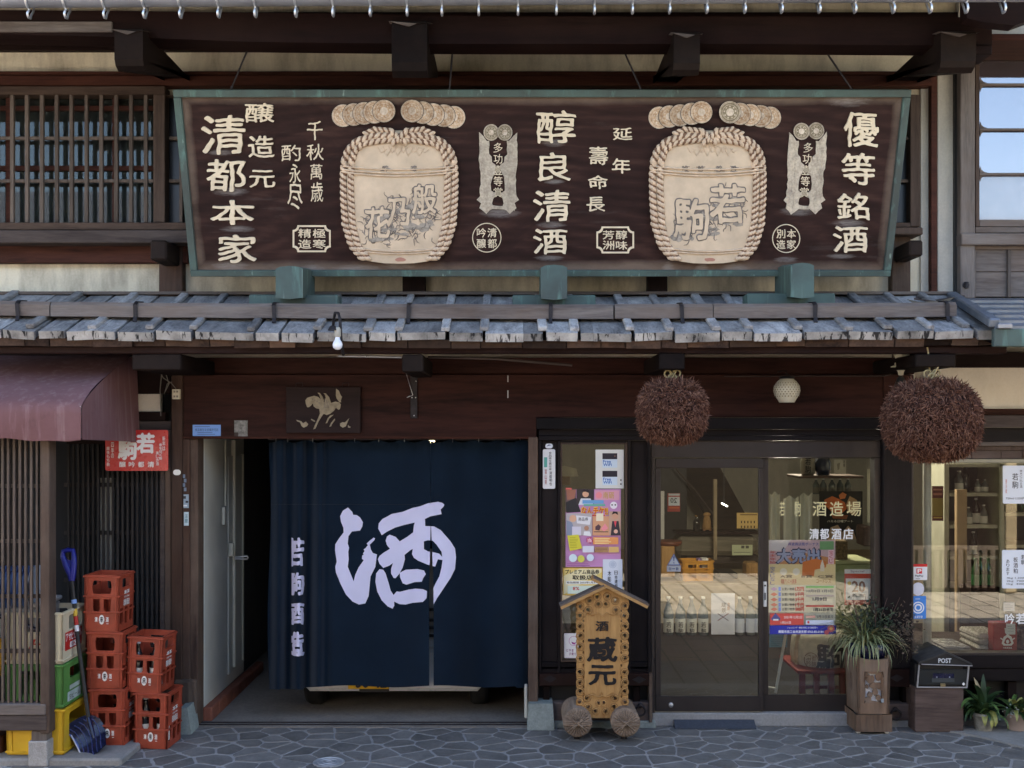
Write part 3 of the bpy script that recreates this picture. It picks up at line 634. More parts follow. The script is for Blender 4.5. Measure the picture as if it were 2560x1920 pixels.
# ---- pent roof between the storeys
RZ = lambda Y: 3.185 - .39 * (-Y)                              # top of the boards at depth Y
def roofpt(px, Yf, Y, o=0.0):                                   # a line of the roof that starts under pixel column px at the front edge and runs straight back
    X = PX(px, Yf); return Vector((X, Y, RZ(Y) + sag(X) + o))
PR = MB(); PR.box(PX(-300, 0), 3.30, -.80, -.72, RZ(-.8) - .166, RZ(-.8) - .118, .006)
pr = PR.build('pent_roof', M['darkx'], B)
def slab(m, xa, xb, Yf, Yb, zt, th, jit=.004):
    r = lambda: R.uniform(-jit, jit); vs = []
    za, zb = r() * 1.4, r() * 1.4
    for X, z in ((xa, za), (xb, zb)):
        for Y in (Yf, Yb):
            yy = Y + (r() * 2.5 if Y == Yf else 0); s_ = sag(X)
            vs += [(X, yy, RZ(yy) + s_ + zt + z), (X, yy + th * .25, RZ(yy) + s_ + zt - th + z)]
    # order: 0 topF,1 botF,2 topB,3 botB (xa) ; 4..7 (xb)
    m.add(vs, [(0, 4, 6, 2), (1, 3, 7, 5), (0, 2, 3, 1), (4, 5, 7, 6), (2, 6, 7, 3)]); m.add(vs, [(0, 1, 5, 4)], 1); return m
seams = [-225, -120, 3, 90, 165, 290, 385, 483, 637, 702, 789, 917, 991, 1118, 1210, 1362, 1447, 1584, 1685, 1804, 1883, 2009, 2121, 2238, 2335, 2440, 2500]
for a, b in zip(seams, seams[1:]):
    xa, xb = PX(a, -.9) + R.uniform(.005, .015), PX(b, -.9) - R.uniform(.005, .015); nsub = 1 + (R.random() < .35); cut = [xa] + sorted(R.uniform(xa + .08, xb - .08) for _ in range(nsub - 1) if xb - xa > .3) + [xb]
    for u, v in zip(cut, cut[1:]): slab(MB(), u, v - .002, -.90 + R.uniform(-.012, .008), -.005, R.uniform(-.004, .004), .053 + R.uniform(-.006, .006)).build('roof_board', [M['roofy'], M['endgrain']], pr)
bx = [-110, 70, 228, 370, 480, 627, 791, 920, 996, 1113, 1210, 1357, 1437, 1576, 1675, 1792, 1875, 1999, 2122, 2224, 2328, 2420]
for x in bx:
    X = PX(x, -.88); wd = R.uniform(.05, .062); Yf = -.87 + R.uniform(-.015, .02)
    MB().beam((X, Yf, RZ(Yf) + sag(X) + .016), (X + R.uniform(-.01, .01), -.03, RZ(-.03) + sag(X) + .016), wd, .032, b=.006).build('roof_batten', M['roofy'], pr)
xx = PX(-240, -.86)
while xx < PX(2480, -.86):
    w_ = R.uniform(.16, .32); slab(MB(), xx, min(xx + w_ - .006, 3.25), -.865 + R.uniform(-.01, .012), -.02, -.056, .052, .003).build('under_board', [M['underb'], M['underb']], pr); xx += w_
MB().box(PX(-300, 0), 3.25, -.06, .066, 3.192, 3.215, .004).build('roof_top_rail', M['greyx'], pr)
# the squared logs that weigh the boards down, with their iron straps
lg = [(-230, 124), (127, 1533), (1537, 1782), (1784, 2391)]
for a, b in lg:
    m = MB(); xs = [PX(a, -.68), PX(b, -.68)]; n = max(2, int((xs[1] - xs[0]) / .25)); vs = []; sec = [(-.685, .0), (-.685, .075), (-.665, .100), (-.59, .100), (-.575, .08), (-.575, .0)]
    for i in range(n + 1):
        X = xs[0] + (xs[1] - xs[0]) * i / n; wob = R.uniform(-.004, .004)
        for Y, z in sec: vs.append((X, Y + wob, RZ(-.63) + .012 + sag(X) + z + wob * .6))
    k = len(sec); m.add(vs, [(i * k + j, (i + 1) * k + j, (i + 1) * k + (j + 1) % k, i * k + (j + 1) % k)[::-1] for i in range(n) for j in range(k)] + [tuple(range(k)), tuple(range(len(vs) - 1, len(vs) - 1 - k, -1))]); m.build('weight_log', M['greyx'], pr)
for x in (47, 340, 687, 1021, 1376, 1706, 2037, 2368):
    X = PX(x, -.69); z0 = RZ(-.69) + sag(X); tl = R.uniform(-.012, .012); m = MB()
    p = [(-.715, z0 + .0), (-.699, z0 + .035), (-.699, z0 + .118), (-.660, z0 + .142), (-.565, z0 + .150), (-.50, z0 + .09)]
    for (ya, za), (yb, zb) in zip(p, p[1:]): m.beam((X + tl * (za - z0) * 8, ya, za), (X + tl * (zb - z0) * 8, yb, zb), .026, .008, up=(0, -.6, .8), b=.001)
    m.build('iron_strap', M['iron'], pr)
# joists that carry the pent roof, one hanging the cedar ball, and the strip of plaster above the lintel
for x0, x1, y0, y1, Yf in ((330, 452, 885, 925, -.80), (1005, 1058, 886, 930, -.82), (1648, 1712, 882, 924, -.82), (2290, 2390, 885, 918, -.84)):
    pb('roof_bracket', 'darky', x0, y0, x1, y1, Yf, .09, .008)
pb('plaster_strip', 'litplaster', 452, 868, 2600, 897, .10, .2, 0)
pb('soffit_board', 'darkx', -300, 745, 2400, 874, .03, .098, .0)
# ---- lintel and ground-floor frame
pb('lintel_board', 'lintel', 452, 894, 2286, 936, .02, .15, .004)
m = MB(); lp = [(455, 937), (2208, 937), (2208, 1043.5), (1341, 1043.5), (1341, 1092), (455, 1092)]
m.sheet([lp], onY(-.02), None, 0, -.18, .18); m.build('lintel_beam', M['lintel'], B)
pb('lintel_edge', 'redwood', 455, 1091, 1340, 1097, -.038, -.0225, .002)
pb('post', 'brownz', 428, 928, 455, 1700, -.05, .1, .006); pb('post', 'postz', 430, 1700.5, 478, 1792, -.07, .1, .02, label='weathered foot of the post left of the garage')
pb('door_jamb', 'brownz', 456, 1097.5, 474, 1700, -.03, .12, .005); pb('door_jamb', 'postz', 474.5, 1097.5, 495, 1817, -.01, .14, .004)
pb('jamb_foot', 'postz', 474, 1700.5, 489, 1828, -.05, .12, .01)
pb('post', 'postz', 412, 1075, 427.5, 1830, -.02, .1, .006)
m = MB(); q = [(449, 1770), (468, 1769), (478, 1836), (446, 1839)]; m.sheet([q], onY(-.21), None, 0, -.2, .2); m.build('base_stone', M['greenstone'], B)
pb('post', 'postz', 1321, 1092.5, 1345, 1758, -.05, .12, .006)
m = MB(); q = [(1322, 1759), (1382, 1759), (1386, 1826), (1318, 1826)]; m.sheet([q], onY(-.11), None, 0, -.22, .22); m.build('base_stone', M['greenstone'], B)
# ---- shop front, timber part
pb('door_head', 'blackx', 1341, 1044.5, 2208, 1073, -.07, .1, .004); pb('head_fascia', 'blackx', 1347, 1073.5, 2207, 1089, -.012, .1, .002); pb('head_fascia', 'blackx', 1347, 1089.5, 2207, 1101, -.035, .1, .003)
pb('wall_panel', 'blackz', 1354, 1101.5, 1394, 1655, .015, .05, .002); pb('wall_panel', 'blackz', 1577, 1101.5, 1620, 1655, .015, .05, .002)
for x0, x1 in ((1346.5, 1353.5), (1394.5, 1401), (1569, 1576.5), (1620.5, 1627)): pb('stile', 'blackz', x0, 1101.5, x1, 1690, -.02, .05, .003)
pb('transom', 'blackx', 1401.5, 1101.5, 1568.5, 1106, -.015, .05, .002)
SW = MB().pbox(1401.5, 1106.5, 1568.5, 1111, -.025, .04, .002).build('shop_window', M['frame'], B)
for r_ in ((1401.5, 1111.3, 1405.5, 1651), (1563, 1111.3, 1568.5, 1651)): MB().pbox(*r_, -.025, .04, .002).build('window_stile', M['frame'], SW)
MB().pbox(1401.5, 1651.3, 1568.5, 1655, -.025, .04, .002).build('window_rail', M['framex'], SW)
MB().pbox(1405, 1110.5, 1563.5, 1652, .012, .017, 0).build('window_pane', M['glass'], SW)
for y0, y1, Yf in ((1655.5, 1668, -.01), (1672, 1684, .0)): pb('rail', 'blackx', 1354, y0, 1620, y1, Yf, .06, .003)
for x in (1398, 1407, 1440, 1575, 1583): pb('short_strut', 'blackz', x - 3, 1668.3, x + 3, 1684, .01, .055, .001)
pb('recess_panel', 'black', 1346, 1656, 1627, 1760, .062, .1, 0)
pb('base_rail', 'darkx', 1348, 1684.5, 1627, 1715, -.045, .06, .005)
for x0, x1 in ((1358, 1374), (1583, 1600)): pb('base_stile', 'darkz', x0, 1715.5, x1, 1756, .0, .06, .003)
pb('plinth_board', 'mailwood', 1381, 1756.5, 1627, 1802, -.03, .06, .005)
pb('corner_stile', 'postz', 1623, 1684, 1631, 1806, -.055, .06, .003)
pb('plinth_stone', 'greenstone', 1383, 1802.5, 1640, 1824, -.04, .1, .01)
def diamond(x, y, Yf, r=17):
    m = MB(); m.sheet([[(x - r, y), (x, y - r * .55), (x + r, y), (x, y + r * .55)]], onY(Yf), None, 0, 0, .004); m.build('diamond_plate', M['iron'], B)
diamond(1375, 1697, -.046); diamond(1598, 1699, -.046); diamond(2242, 1695, -.046)
def ring(x, y):
    m = MB(); c = P(x, y, -.06); m.torus(c, .036, .008, 'Y', 18, 6); m.ell(c + Vector((0, .012, .036)), .02, .012, .02); m.build('tether_ring', M['iron'], B)
ring(1601, 1777); ring(2240, 1787)
pb('nail_rod', 'steel', 1268.5, 938, 1271, 955, -.026, -.0205, .001); pb('nail_rod', 'steel', 1268.5, 976, 1271, 995, -.026, -.0205, .001)
# ---- aluminium glass doors
pb('door_transom', 'alu', 1628, 1101.5, 2202, 1144, .0, .1, .003); pb('door_post', 'alu', 1628, 1144.5, 1637, 1782, .0, .1, .003); pb('door_post', 'alu', 2186, 1144.5, 2202, 1782, .0, .1, .003)
def leaf(x0, x1, gx0, gx1, y0, y1, gy0, gy1, Yf, parentname='glass_door'):
    d = MB().pbox(x0, gy1, x1, y1, Yf, Yf + .035, .003).build(parentname, M['alu'], B)
    MB().pbox(x0, y0, x1, gy0, Yf, Yf + .035, .003).build('door_rail', M['alu'], d)
    MB().pbox(x0, gy0 + .3, gx0, gy1 - .3, Yf, Yf + .035, .003).build('door_stile', M['alu'], d); MB().pbox(gx1, gy0 + .3, x1, gy1 - .3, Yf, Yf + .035, .003).build('door_stile', M['alu'], d)
    MB().pbox(gx0 - 1, gy0 - 1, gx1 + 1, gy1 + 1, Yf + .015, Yf + .021, 0).build('door_pane', M['glass'], d); return d
dl = leaf(1638, 1908, 1652, 1897, 1146, 1779, 1170, 1741, .01); dr = leaf(1905, 2186, 1921, 2180, 1144.5, 1779, 1146, 1737, .055)
m = MB(); c = P(1677, 1762, .01); m.lathe([(0, .013), (.012, .013), (.018, .009), (.019, 0)], c, 18, axis='Y'); m.lathe([(0, .015), (.004, .015), (.005, .013)], c, 8, axis='Y'); m.build('door_lock', M['steel'], dl)
pb('door_pull', 'white', 1908.5, 1454, 1917, 1517, .040, .054, .003, label='pale upright pull plate of the sliding door')
m = MB(); m.pbox(1910.5, 1462, 1915, 1466, .0385, .0398, 0); m.pbox(1911, 1482, 1914.5, 1500, .0385, .0398, 0); m.build('pull_mark', M['black'], B)
pb('door_sill', 'sillstone', 1630, 1783, 2210, 1817, -.001, .3, .008)
# ---- right post and wide window
pb('post', 'blackz', 2209, 1069, 2281, 1672, -.05, .12, .006)
pb('plaster_wall', 'litplaster', 2286, 919, 3010, 1026, .05, .12, 0); pb('lintel_board', 'darkx', 2287, 880, 3010, 918.5, .0, .14, .004)
m = MB(); m.beam(P(2344, 922, .0), P(2282, 985, .0), .03, .05, up=(0, -1, 0)); m.build('diagonal_brace', M['darkx'], B)
pb('post', 'lintel', 2209, 937, 2285, 1068.5, -.03, .12, .004)
pb('dado_strip', 'redwood', 2286, 1022, 3010, 1038, .0, .12, .003); pb('door_head', 'sillx', 2286, 1038.5, 3010, 1069, -.06, .12, .004); pb('head_fascia', 'blackx', 2286, 1069.5, 3010, 1104, .0, .12, .003)
WW = MB().pbox(2282, 1104.5, 3010, 1115, .0, .1, .003).build('wide_window', M['greyx'], B)
for y0, y1, mt in ((1115.5, 1126, 'frame'), ): MB().pbox(2282, y0, 2700, y1, .02, .1, .002).build('window_rail', M[mt], WW)
xx = 2282
while xx < 3000:
    e = xx + R.uniform(35, 80); MB().pbox(xx, 1126.5, e - 1, 1147, .03, .1, .002).build('window_rail', M[R.choice(['framex', 'greyx', 'mailwood', 'frame'])], WW); xx = e
MB().pbox(2282, 1147.5, 3010, 1157, .01, .1, .003).build('window_rail', plain('pale_aluminium', (.22, .22, .19), .4, .4), WW)
MB().pbox(2278, 1157.5, 2284, 1632, .01, .1, .002).build('window_stile', M['alu'], WW)
MB().pbox(2283, 1157, 3010, 1633, .04, .046, 0).build('window_pane', M['glass'], WW)
MB().pbox(2278, 1633, 3010, 1639, -.01, .1, .003).build('window_rail', M['alu'], WW)
pb('sill_board', 'blackx', 2282, 1639.5, 3010, 1671, -.02, .1, .004); pb('sill_board', 'blackx', 2282, 1671.5, 3010, 1703, -.01, .1, .004)
pb('recess_panel', 'black', 2205, 1672, 3010, 1812, .10, .14, 0); pb('base_rail', 'darkx', 2209, 1672.5, 2281, 1718, -.045, .09, .005); pb('base_stile', 'darkz', 2256, 1718.5, 2275, 1762, .02, .09, .003)
pb('plinth_board', 'mailwood', 2209, 1760, 2281, 1800, -.03, .09, .005); pb('plinth_stone', 'concrete', 2205, 1800.5, 3010, 1822, -.02, .1, .008)
for x in (2440, 2520, 2600): pb('base_stile', 'darkz', x, 1703.5, x + 22, 1800, .03, .09, .003)
# ---- left: lattice front behind the crates
L1 = MB().pbox(165, 1085, 414, 1110, -.01, .05, .004).build('lattice_screen', M['darkx'], B)
xx = 168
while xx < 412:
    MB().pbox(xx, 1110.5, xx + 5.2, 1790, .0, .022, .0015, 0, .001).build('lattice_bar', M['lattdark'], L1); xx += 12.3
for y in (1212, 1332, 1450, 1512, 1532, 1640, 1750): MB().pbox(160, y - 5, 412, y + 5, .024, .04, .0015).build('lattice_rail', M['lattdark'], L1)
MB().pbox(400, 1110.5, 411.5, 1800, -.012, -.001, .002).build('window_stile', M['sillx'], L1)
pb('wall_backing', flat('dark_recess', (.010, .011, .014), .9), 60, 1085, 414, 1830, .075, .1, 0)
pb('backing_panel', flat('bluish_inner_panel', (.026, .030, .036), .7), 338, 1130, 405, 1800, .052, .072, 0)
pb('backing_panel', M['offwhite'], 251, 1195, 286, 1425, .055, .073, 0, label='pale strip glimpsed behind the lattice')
pb('plaster_wall', 'litplaster', 330, 985, 402, 1029, .06, .1, 0); pb('lintel_board', 'darkx', -300, 880, 427, 984.5, .03, .11, .004); pb('dado_rail', 'darkx', 336, 1030, 414, 1052, .02, .1, .003); pb('dado_rail', 'sillx', 336, 1053, 427, 1083, .03, .1, .003)
pb('side_wall', 'blackx', -300, 1000, 160, 1840, .11, .2, 0)
# ---- garage: floor, walls, rail
gx0, gx1 = PX(495, 0), PX(1321, 0)
m = MB(); m.box(gx0 - .1, gx1 + .1, -.03, 6.6, -.04, .006, 0); m.build('garage_floor', M['garagefloor'], B)
for y in (1807, 1812.5): 
    a = G(900, y, .006); MB().box(gx0, gx1, a.y - .006, a.y + .006, .004, .014, .002).build('floor_rail', M['iron'], B)
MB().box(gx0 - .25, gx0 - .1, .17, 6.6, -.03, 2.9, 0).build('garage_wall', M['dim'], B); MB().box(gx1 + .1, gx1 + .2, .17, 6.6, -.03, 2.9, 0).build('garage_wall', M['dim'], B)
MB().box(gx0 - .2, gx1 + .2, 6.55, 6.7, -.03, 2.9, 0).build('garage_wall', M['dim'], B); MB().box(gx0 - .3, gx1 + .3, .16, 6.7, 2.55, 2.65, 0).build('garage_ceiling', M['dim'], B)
# pale panels and the folded-back door along the left garage wall
MB().box(gx0 - .02, gx0 + .004, .15, 1.35, .10, 2.5, .003).build('garage_door_panel', M['offwhite'], B)
MB().box(gx0 + .006, gx0 + .02, .80, 1.30, .20, 1.98, .003).build('garage_door_panel', M['offwhite'], B)
def gpb(name, x0, y0, x1, y1, Yf, mat, d=.03): return pb(name, mat, x0, y0, x1, y1, Yf, Yf + d, .003)
fr = plain('cream_metal_frame', (.62, .60, .50), .5)
gpb('door_frame_bar', 578, 1100, 588, 1668, .92, fr); gpb('door_frame_bar', 594, 1136, 608, 1650, 1.22, fr); gpb('door_frame_bar', 561, 1100, 565, 1265, .68, fr); gpb('handle_box', 568, 1358, 583, 1391, .80, fr); gpb('hinge_plate', 554, 1268, 562, 1312, .60, fr)
m = MB(); m.tube([P(588, 1393, .9), P(618, 1390, .9), P(620, 1394, .9), P(618, 1398, .9), P(588, 1397, .9)], .008, 6); m.build('latch', M['steel'], B)
yy = .12
while yy < 1.7:
    MB().box(gx0 + .0, gx0 + .07, yy, yy + .20, .0, .11 - .012 * yy, .008).build('edge_brick', M['brickred'], B); yy += .212
pb('door_shoe', 'offwhite', 1311, 1712, 1319, 1796, .02, .06, .006)
# ---- shop room
sx0, sx1 = gx1 + .26, 5.2
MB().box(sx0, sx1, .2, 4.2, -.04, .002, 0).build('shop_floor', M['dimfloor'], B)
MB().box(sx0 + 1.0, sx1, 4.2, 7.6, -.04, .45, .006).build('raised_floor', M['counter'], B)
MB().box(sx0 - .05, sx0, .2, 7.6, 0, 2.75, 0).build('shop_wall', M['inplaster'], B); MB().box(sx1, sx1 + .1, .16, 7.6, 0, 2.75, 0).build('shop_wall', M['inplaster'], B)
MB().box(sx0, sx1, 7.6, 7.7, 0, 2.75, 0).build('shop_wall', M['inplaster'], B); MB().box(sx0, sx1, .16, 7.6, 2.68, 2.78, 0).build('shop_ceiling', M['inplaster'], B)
# outer shell above and around, so that light only comes in through the openings
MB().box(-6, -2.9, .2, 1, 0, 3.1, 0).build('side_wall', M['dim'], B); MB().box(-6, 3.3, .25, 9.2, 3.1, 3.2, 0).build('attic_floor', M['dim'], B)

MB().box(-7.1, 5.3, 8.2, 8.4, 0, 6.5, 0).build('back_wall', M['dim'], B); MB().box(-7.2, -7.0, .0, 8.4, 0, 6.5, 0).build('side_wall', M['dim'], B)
# ------------------------------------------------------------------ the great carved signboard, leaning forward over the pent roof
SB, ST = Vector((0, -.25, PZ(690, -.25))), Vector((0, -.66, PZ(224, -.66)))
sup = (ST - SB).normalized(); sn = Vector((0, -sup.z, sup.y)).normalized()      # up along the board, and out of it
CAM = Vector((0, -D, HC))
def sg(px, py, o=0.0):
    d = Vector(((px - CX) / F, 1, -(py - YH) / F)); p0 = SB + sn * 0.0; t = (p0 - CAM).dot(sn) / d.dot(sn); return CAM + d * t + sn * o
SG = thing('signboard', 'long carved wooden signboard in a green copper frame with two sake barrels in relief', 'signboard', (0, -.25, SB.z))
WX = 2.503; SH = (ST - SB).length
def slocal(x, h, o): return SB + Vector((x + .204, 0, 0)) + sup * h + sn * o
def sbox(x0, x1, h0, h1, o0, o1, b=.004):
    m = MB(); m.box(x0, x1, -o1, -o0, h0, h1, b)
    m.v = [slocal(v.x, v.z, -v.y) for v in m.v]; return m
fw = .050
sbox(-WX + fw, WX - fw, fw * .9, SH - fw, -.05, .0, 0).build('panel', M['signwood'], SG)
sbox(-WX, WX, SH - fw, SH, -.055, .028).build('frame_rail', M['copper'], SG); sbox(-WX, WX, 0, fw * .9, -.055, .028).build('frame_rail', M['copper'], SG)
for s_ in (-1, 1): sbox(min(s_ * WX, s_ * (WX - fw)), max(s_ * WX, s_ * (WX - fw)), fw * .9 + .001, SH - fw - .001, -.055, .0275).build('frame_stile', M['copper'], SG)
def sch(ch, x0, y0, x1, y1, bold=.013, ext=.016, mat='letter'):
    m = MB(); m.text(ch, x0, y0, x1, y1, sg, ext, bold, .0005); m.build('character', M[mat], SG)
for ch, x0, y0, x1, y1 in (('清', 506, 288, 616, 385), ('都', 517, 398, 616, 478), ('本', 528, 500, 636, 562), ('家', 546, 586, 641, 656),
                           ('醸', 614, 258, 686, 306), ('造', 622, 338, 686, 393), ('元', 625, 425, 688, 468),
                           ('醇', 1341, 277, 1440, 358), ('良', 1344, 381, 1426, 452), ('清', 1334, 475, 1427, 553), ('酒', 1334, 572, 1418, 634),
                           ('優', 2108, 280, 2194, 367), ('等', 2103, 382, 2186, 462), ('銘', 2091, 482, 2172, 549), ('酒', 2083, 565, 2168, 630)): sch(ch, x0, y0, x1, y1)
for ch, x0, y0, x1, y1 in (('延', 1532, 319, 1580, 350), ('年', 1530, 396, 1576, 434), ('壽', 1472, 366, 1520, 412), ('命', 1470, 438, 1519, 472), ('長', 1466, 492, 1512, 528)): sch(ch, x0, y0, x1, y1, .010, .010)
for ch, x0, y0, x1, y1 in (('千', 768, 303, 807, 350), ('秋', 767, 360, 809, 400), ('萬', 776, 410, 806, 448), ('歳', 778, 455, 808, 504), ('酌', 704, 362, 752, 402), ('永', 724, 410, 752, 458), ('尽', 720, 460, 757, 522)): sch(ch, x0, y0, x1, y1, .006, .008)
# small framed seals
def seal(chs, box, fr, bold=.01):
    m = MB(); x0, y0, x1, y1 = box; cx, cy = (x0 + x1) / 2, (y0 + y1) / 2
    for ch, (a, b, c, d) in zip(chs, ((cx + 2, y0, x1, cy - 2), (cx + 2, cy + 2, x1, y1), (x0, y0, cx - 2, cy - 2), (x0, cy + 2, cx - 2, y1))): m.text(ch, a, b, c, d, sg, .006, bold, .0005)
    for lp in fr: m.sheet(lp, sg, None, 0, .0005, .007)
    m.build('seal', M['letter'], SG)
def notched(x0, y0, x1, y1, r):
    o = []
    for cx, cy, a0 in ((x0, y0, 90), (x1, y0, 180), (x1, y1, 270), (x0, y1, 0)):
        o += [(cx + r * math.cos(math.radians(a0 - 90 * i / 4)), cy + r * math.sin(math.radians(a0 - 90 * i / 4))) for i in range(5)]
    return o
seal('極寒精造', (746, 572, 814, 621), [[notched(732, 563, 827, 630, 12), notched(736, 567, 823, 626, 12)]])
seal('醇味芳洲', (1507, 576, 1568, 624), [[notched(1491, 566, 1585, 633, 13), notched(1495, 570, 1581, 629, 13)]])
seal('清都吟醸', (1192, 570, 1242, 620), [[circle(1217, 594, 36.5, 37, 36), circle(1217, 594, 34.5, 35, 36)]]); seal('本家別造', (1941, 573, 1989, 622), [[circle(1965, 596, 35, 36, 36), circle(1965, 596, 33, 34, 36)]])
# medals
M['medalrim'] = medal('worn_medal_rim', (.30, .22, .15), (.62, .54, .45))
M['medalshade'] = plain('medal_shadow', (.02, .013, .011), .8)
def medal_row(cs, rx, ry, mats):
    for i, (x, y) in enumerate(cs):
        o = .003 + .0055 * i; m = MB(); lp = circle(x, y, rx, ry, 28); m.sheet([lp], sg, None, 0, o - .0025, .006)
        m.sheet([circle(x, y, rx, ry, 28), circle(x, y, rx * .95, ry * .95, 28)], sg, None, 1, o + .0035, .0012); m.sheet([circle(x, y, rx * .90, ry * .90, 28), circle(x, y, rx * .86, ry * .86, 28)], sg, None, 1, o + .0035, .0008)
        m.sheet([circle(x, y, rx * 1.05, ry * 1.05, 28), circle(x, y, rx, ry, 28)], sg, None, 2, o - .0005, .0005)  # dark ring painted round each medal as its shadow on the board
        m.sheet([circle(x, y, rx * .70, ry * .70, 20), circle(x, y, rx * .66, ry * .66, 20)], sg, None, 1, o + .0035, .0010)
        m.sheet([circle(x, y, rx * .36, ry * .36, 12)], sg, None, 1, o + .0035, .001)
        for k in range(9):
            a = 2 * math.pi * k / 9 + i; m.sheet([circle(x + rx * .52 * math.cos(a), y + ry * .52 * math.sin(a), rx * .08, n=5)], sg, None, 1, o + .0035, .001)
        m.build('medal', [M[mats[i % len(mats)]], M['medalrim'], M['medalshade']], SG)
medal_row([(858, 289), (885, 286), (911, 283), (937, 280), (961, 277)], 28, 28, ['medal'])
medal_row([(1135, 293), (1110, 289), (1083, 286), (1057, 281), (1031, 277)], 28, 28, ['medal'])
medal_row([(1648, 294), (1673, 291), (1700, 288), (1728, 284), (1752, 280)], 27, 27.5, ['medal'])
medal_row([(1925, 294), (1901, 290), (1874, 287), (1848, 284), (1823, 280)], 27, 27.5, ['medal', 'medal', 'medal', 'medal', 'medaldark'])
medal_row([(1228, 331), (1262, 331)], 19, 20.5, ['medaldark']); medal_row([(2040, 327), (2003, 328)], 20, 21, ['medaldark'])
# frayed gilt ribbons below the paired medals, with their seal-script line
def ragged(pts, amp, rr):
    out = []
    for i in range(len(pts)):
        a, b = Vector(pts[i]), Vector(pts[(i + 1) % len(pts)]); n = max(1, int((b - a).length / 9)); nn = Vector((-(b - a).y, (b - a).x)).normalized()
        for k in range(n): out.append(tuple(a.lerp(b, k / n) + nn * rr.uniform(-amp, amp)))
    return out
def ribbon(x, dx):
    rr = random.Random(int(x))
    lft = [(-47, 330), (-38, 340), (-28, 352), (-21, 352), (-23, 385), (-16, 392), (-14, 405), (-6, 412), (-8, 432), (-14, 442), (-18, 460), (-16, 475), (-6, 484), (-12, 498), (-14, 508), (-10, 520), (-20, 526), (-30, 535), (-38, 528), (-46, 520), (-42, 508), (-52, 500), (-45, 490), (-44, 440), (-48, 400)]
    for sgn in (1, -1):
        lp = ragged([(x + sgn * px_ + dx * (py_ - 330) / 200, py_) for px_, py_ in lft], 1.6, rr)
        m = MB(); m.sheet([lp], sg, None, 0, -.001, .010)
        for k in range(34):                                   # raised strands
            yy = rr.uniform(345, 515); xx = x + sgn * rr.uniform(-42, -25) + dx * (yy - 330) / 200; L = rr.uniform(6, 16); sl = rr.uniform(-3, 3)
            m.sheet([[(xx, yy), (xx + 1.3, yy), (xx + 1.3 + sl, yy + L), (xx + sl, yy + L)]], sg, None, 0, .009, .003)
        m.build('gilt_ribbon', M['tassel'], SG)
    m = MB(); m.sheet([ragged([(x - 14 + dx, 512), (x + 12 + dx, 515), (x + 14 + dx, 524), (x - 12 + dx, 522)], 1.5, rr)], sg, None, 0, -.001, .008); m.build('ribbon_tie', M['tassel'], SG)
    m = MB()
    for i, ch in enumerate('多功壹等賞'): m.text(ch, x - 11 + dx * i / 5, 357 + i * 28, x + 11 + dx * i / 5, 381 + i * 28, sg, .006, .004, .0005)
    m.build('seal_line', M['letter'], SG)
ribbon(1245, 0); ribbon(2020, -12)
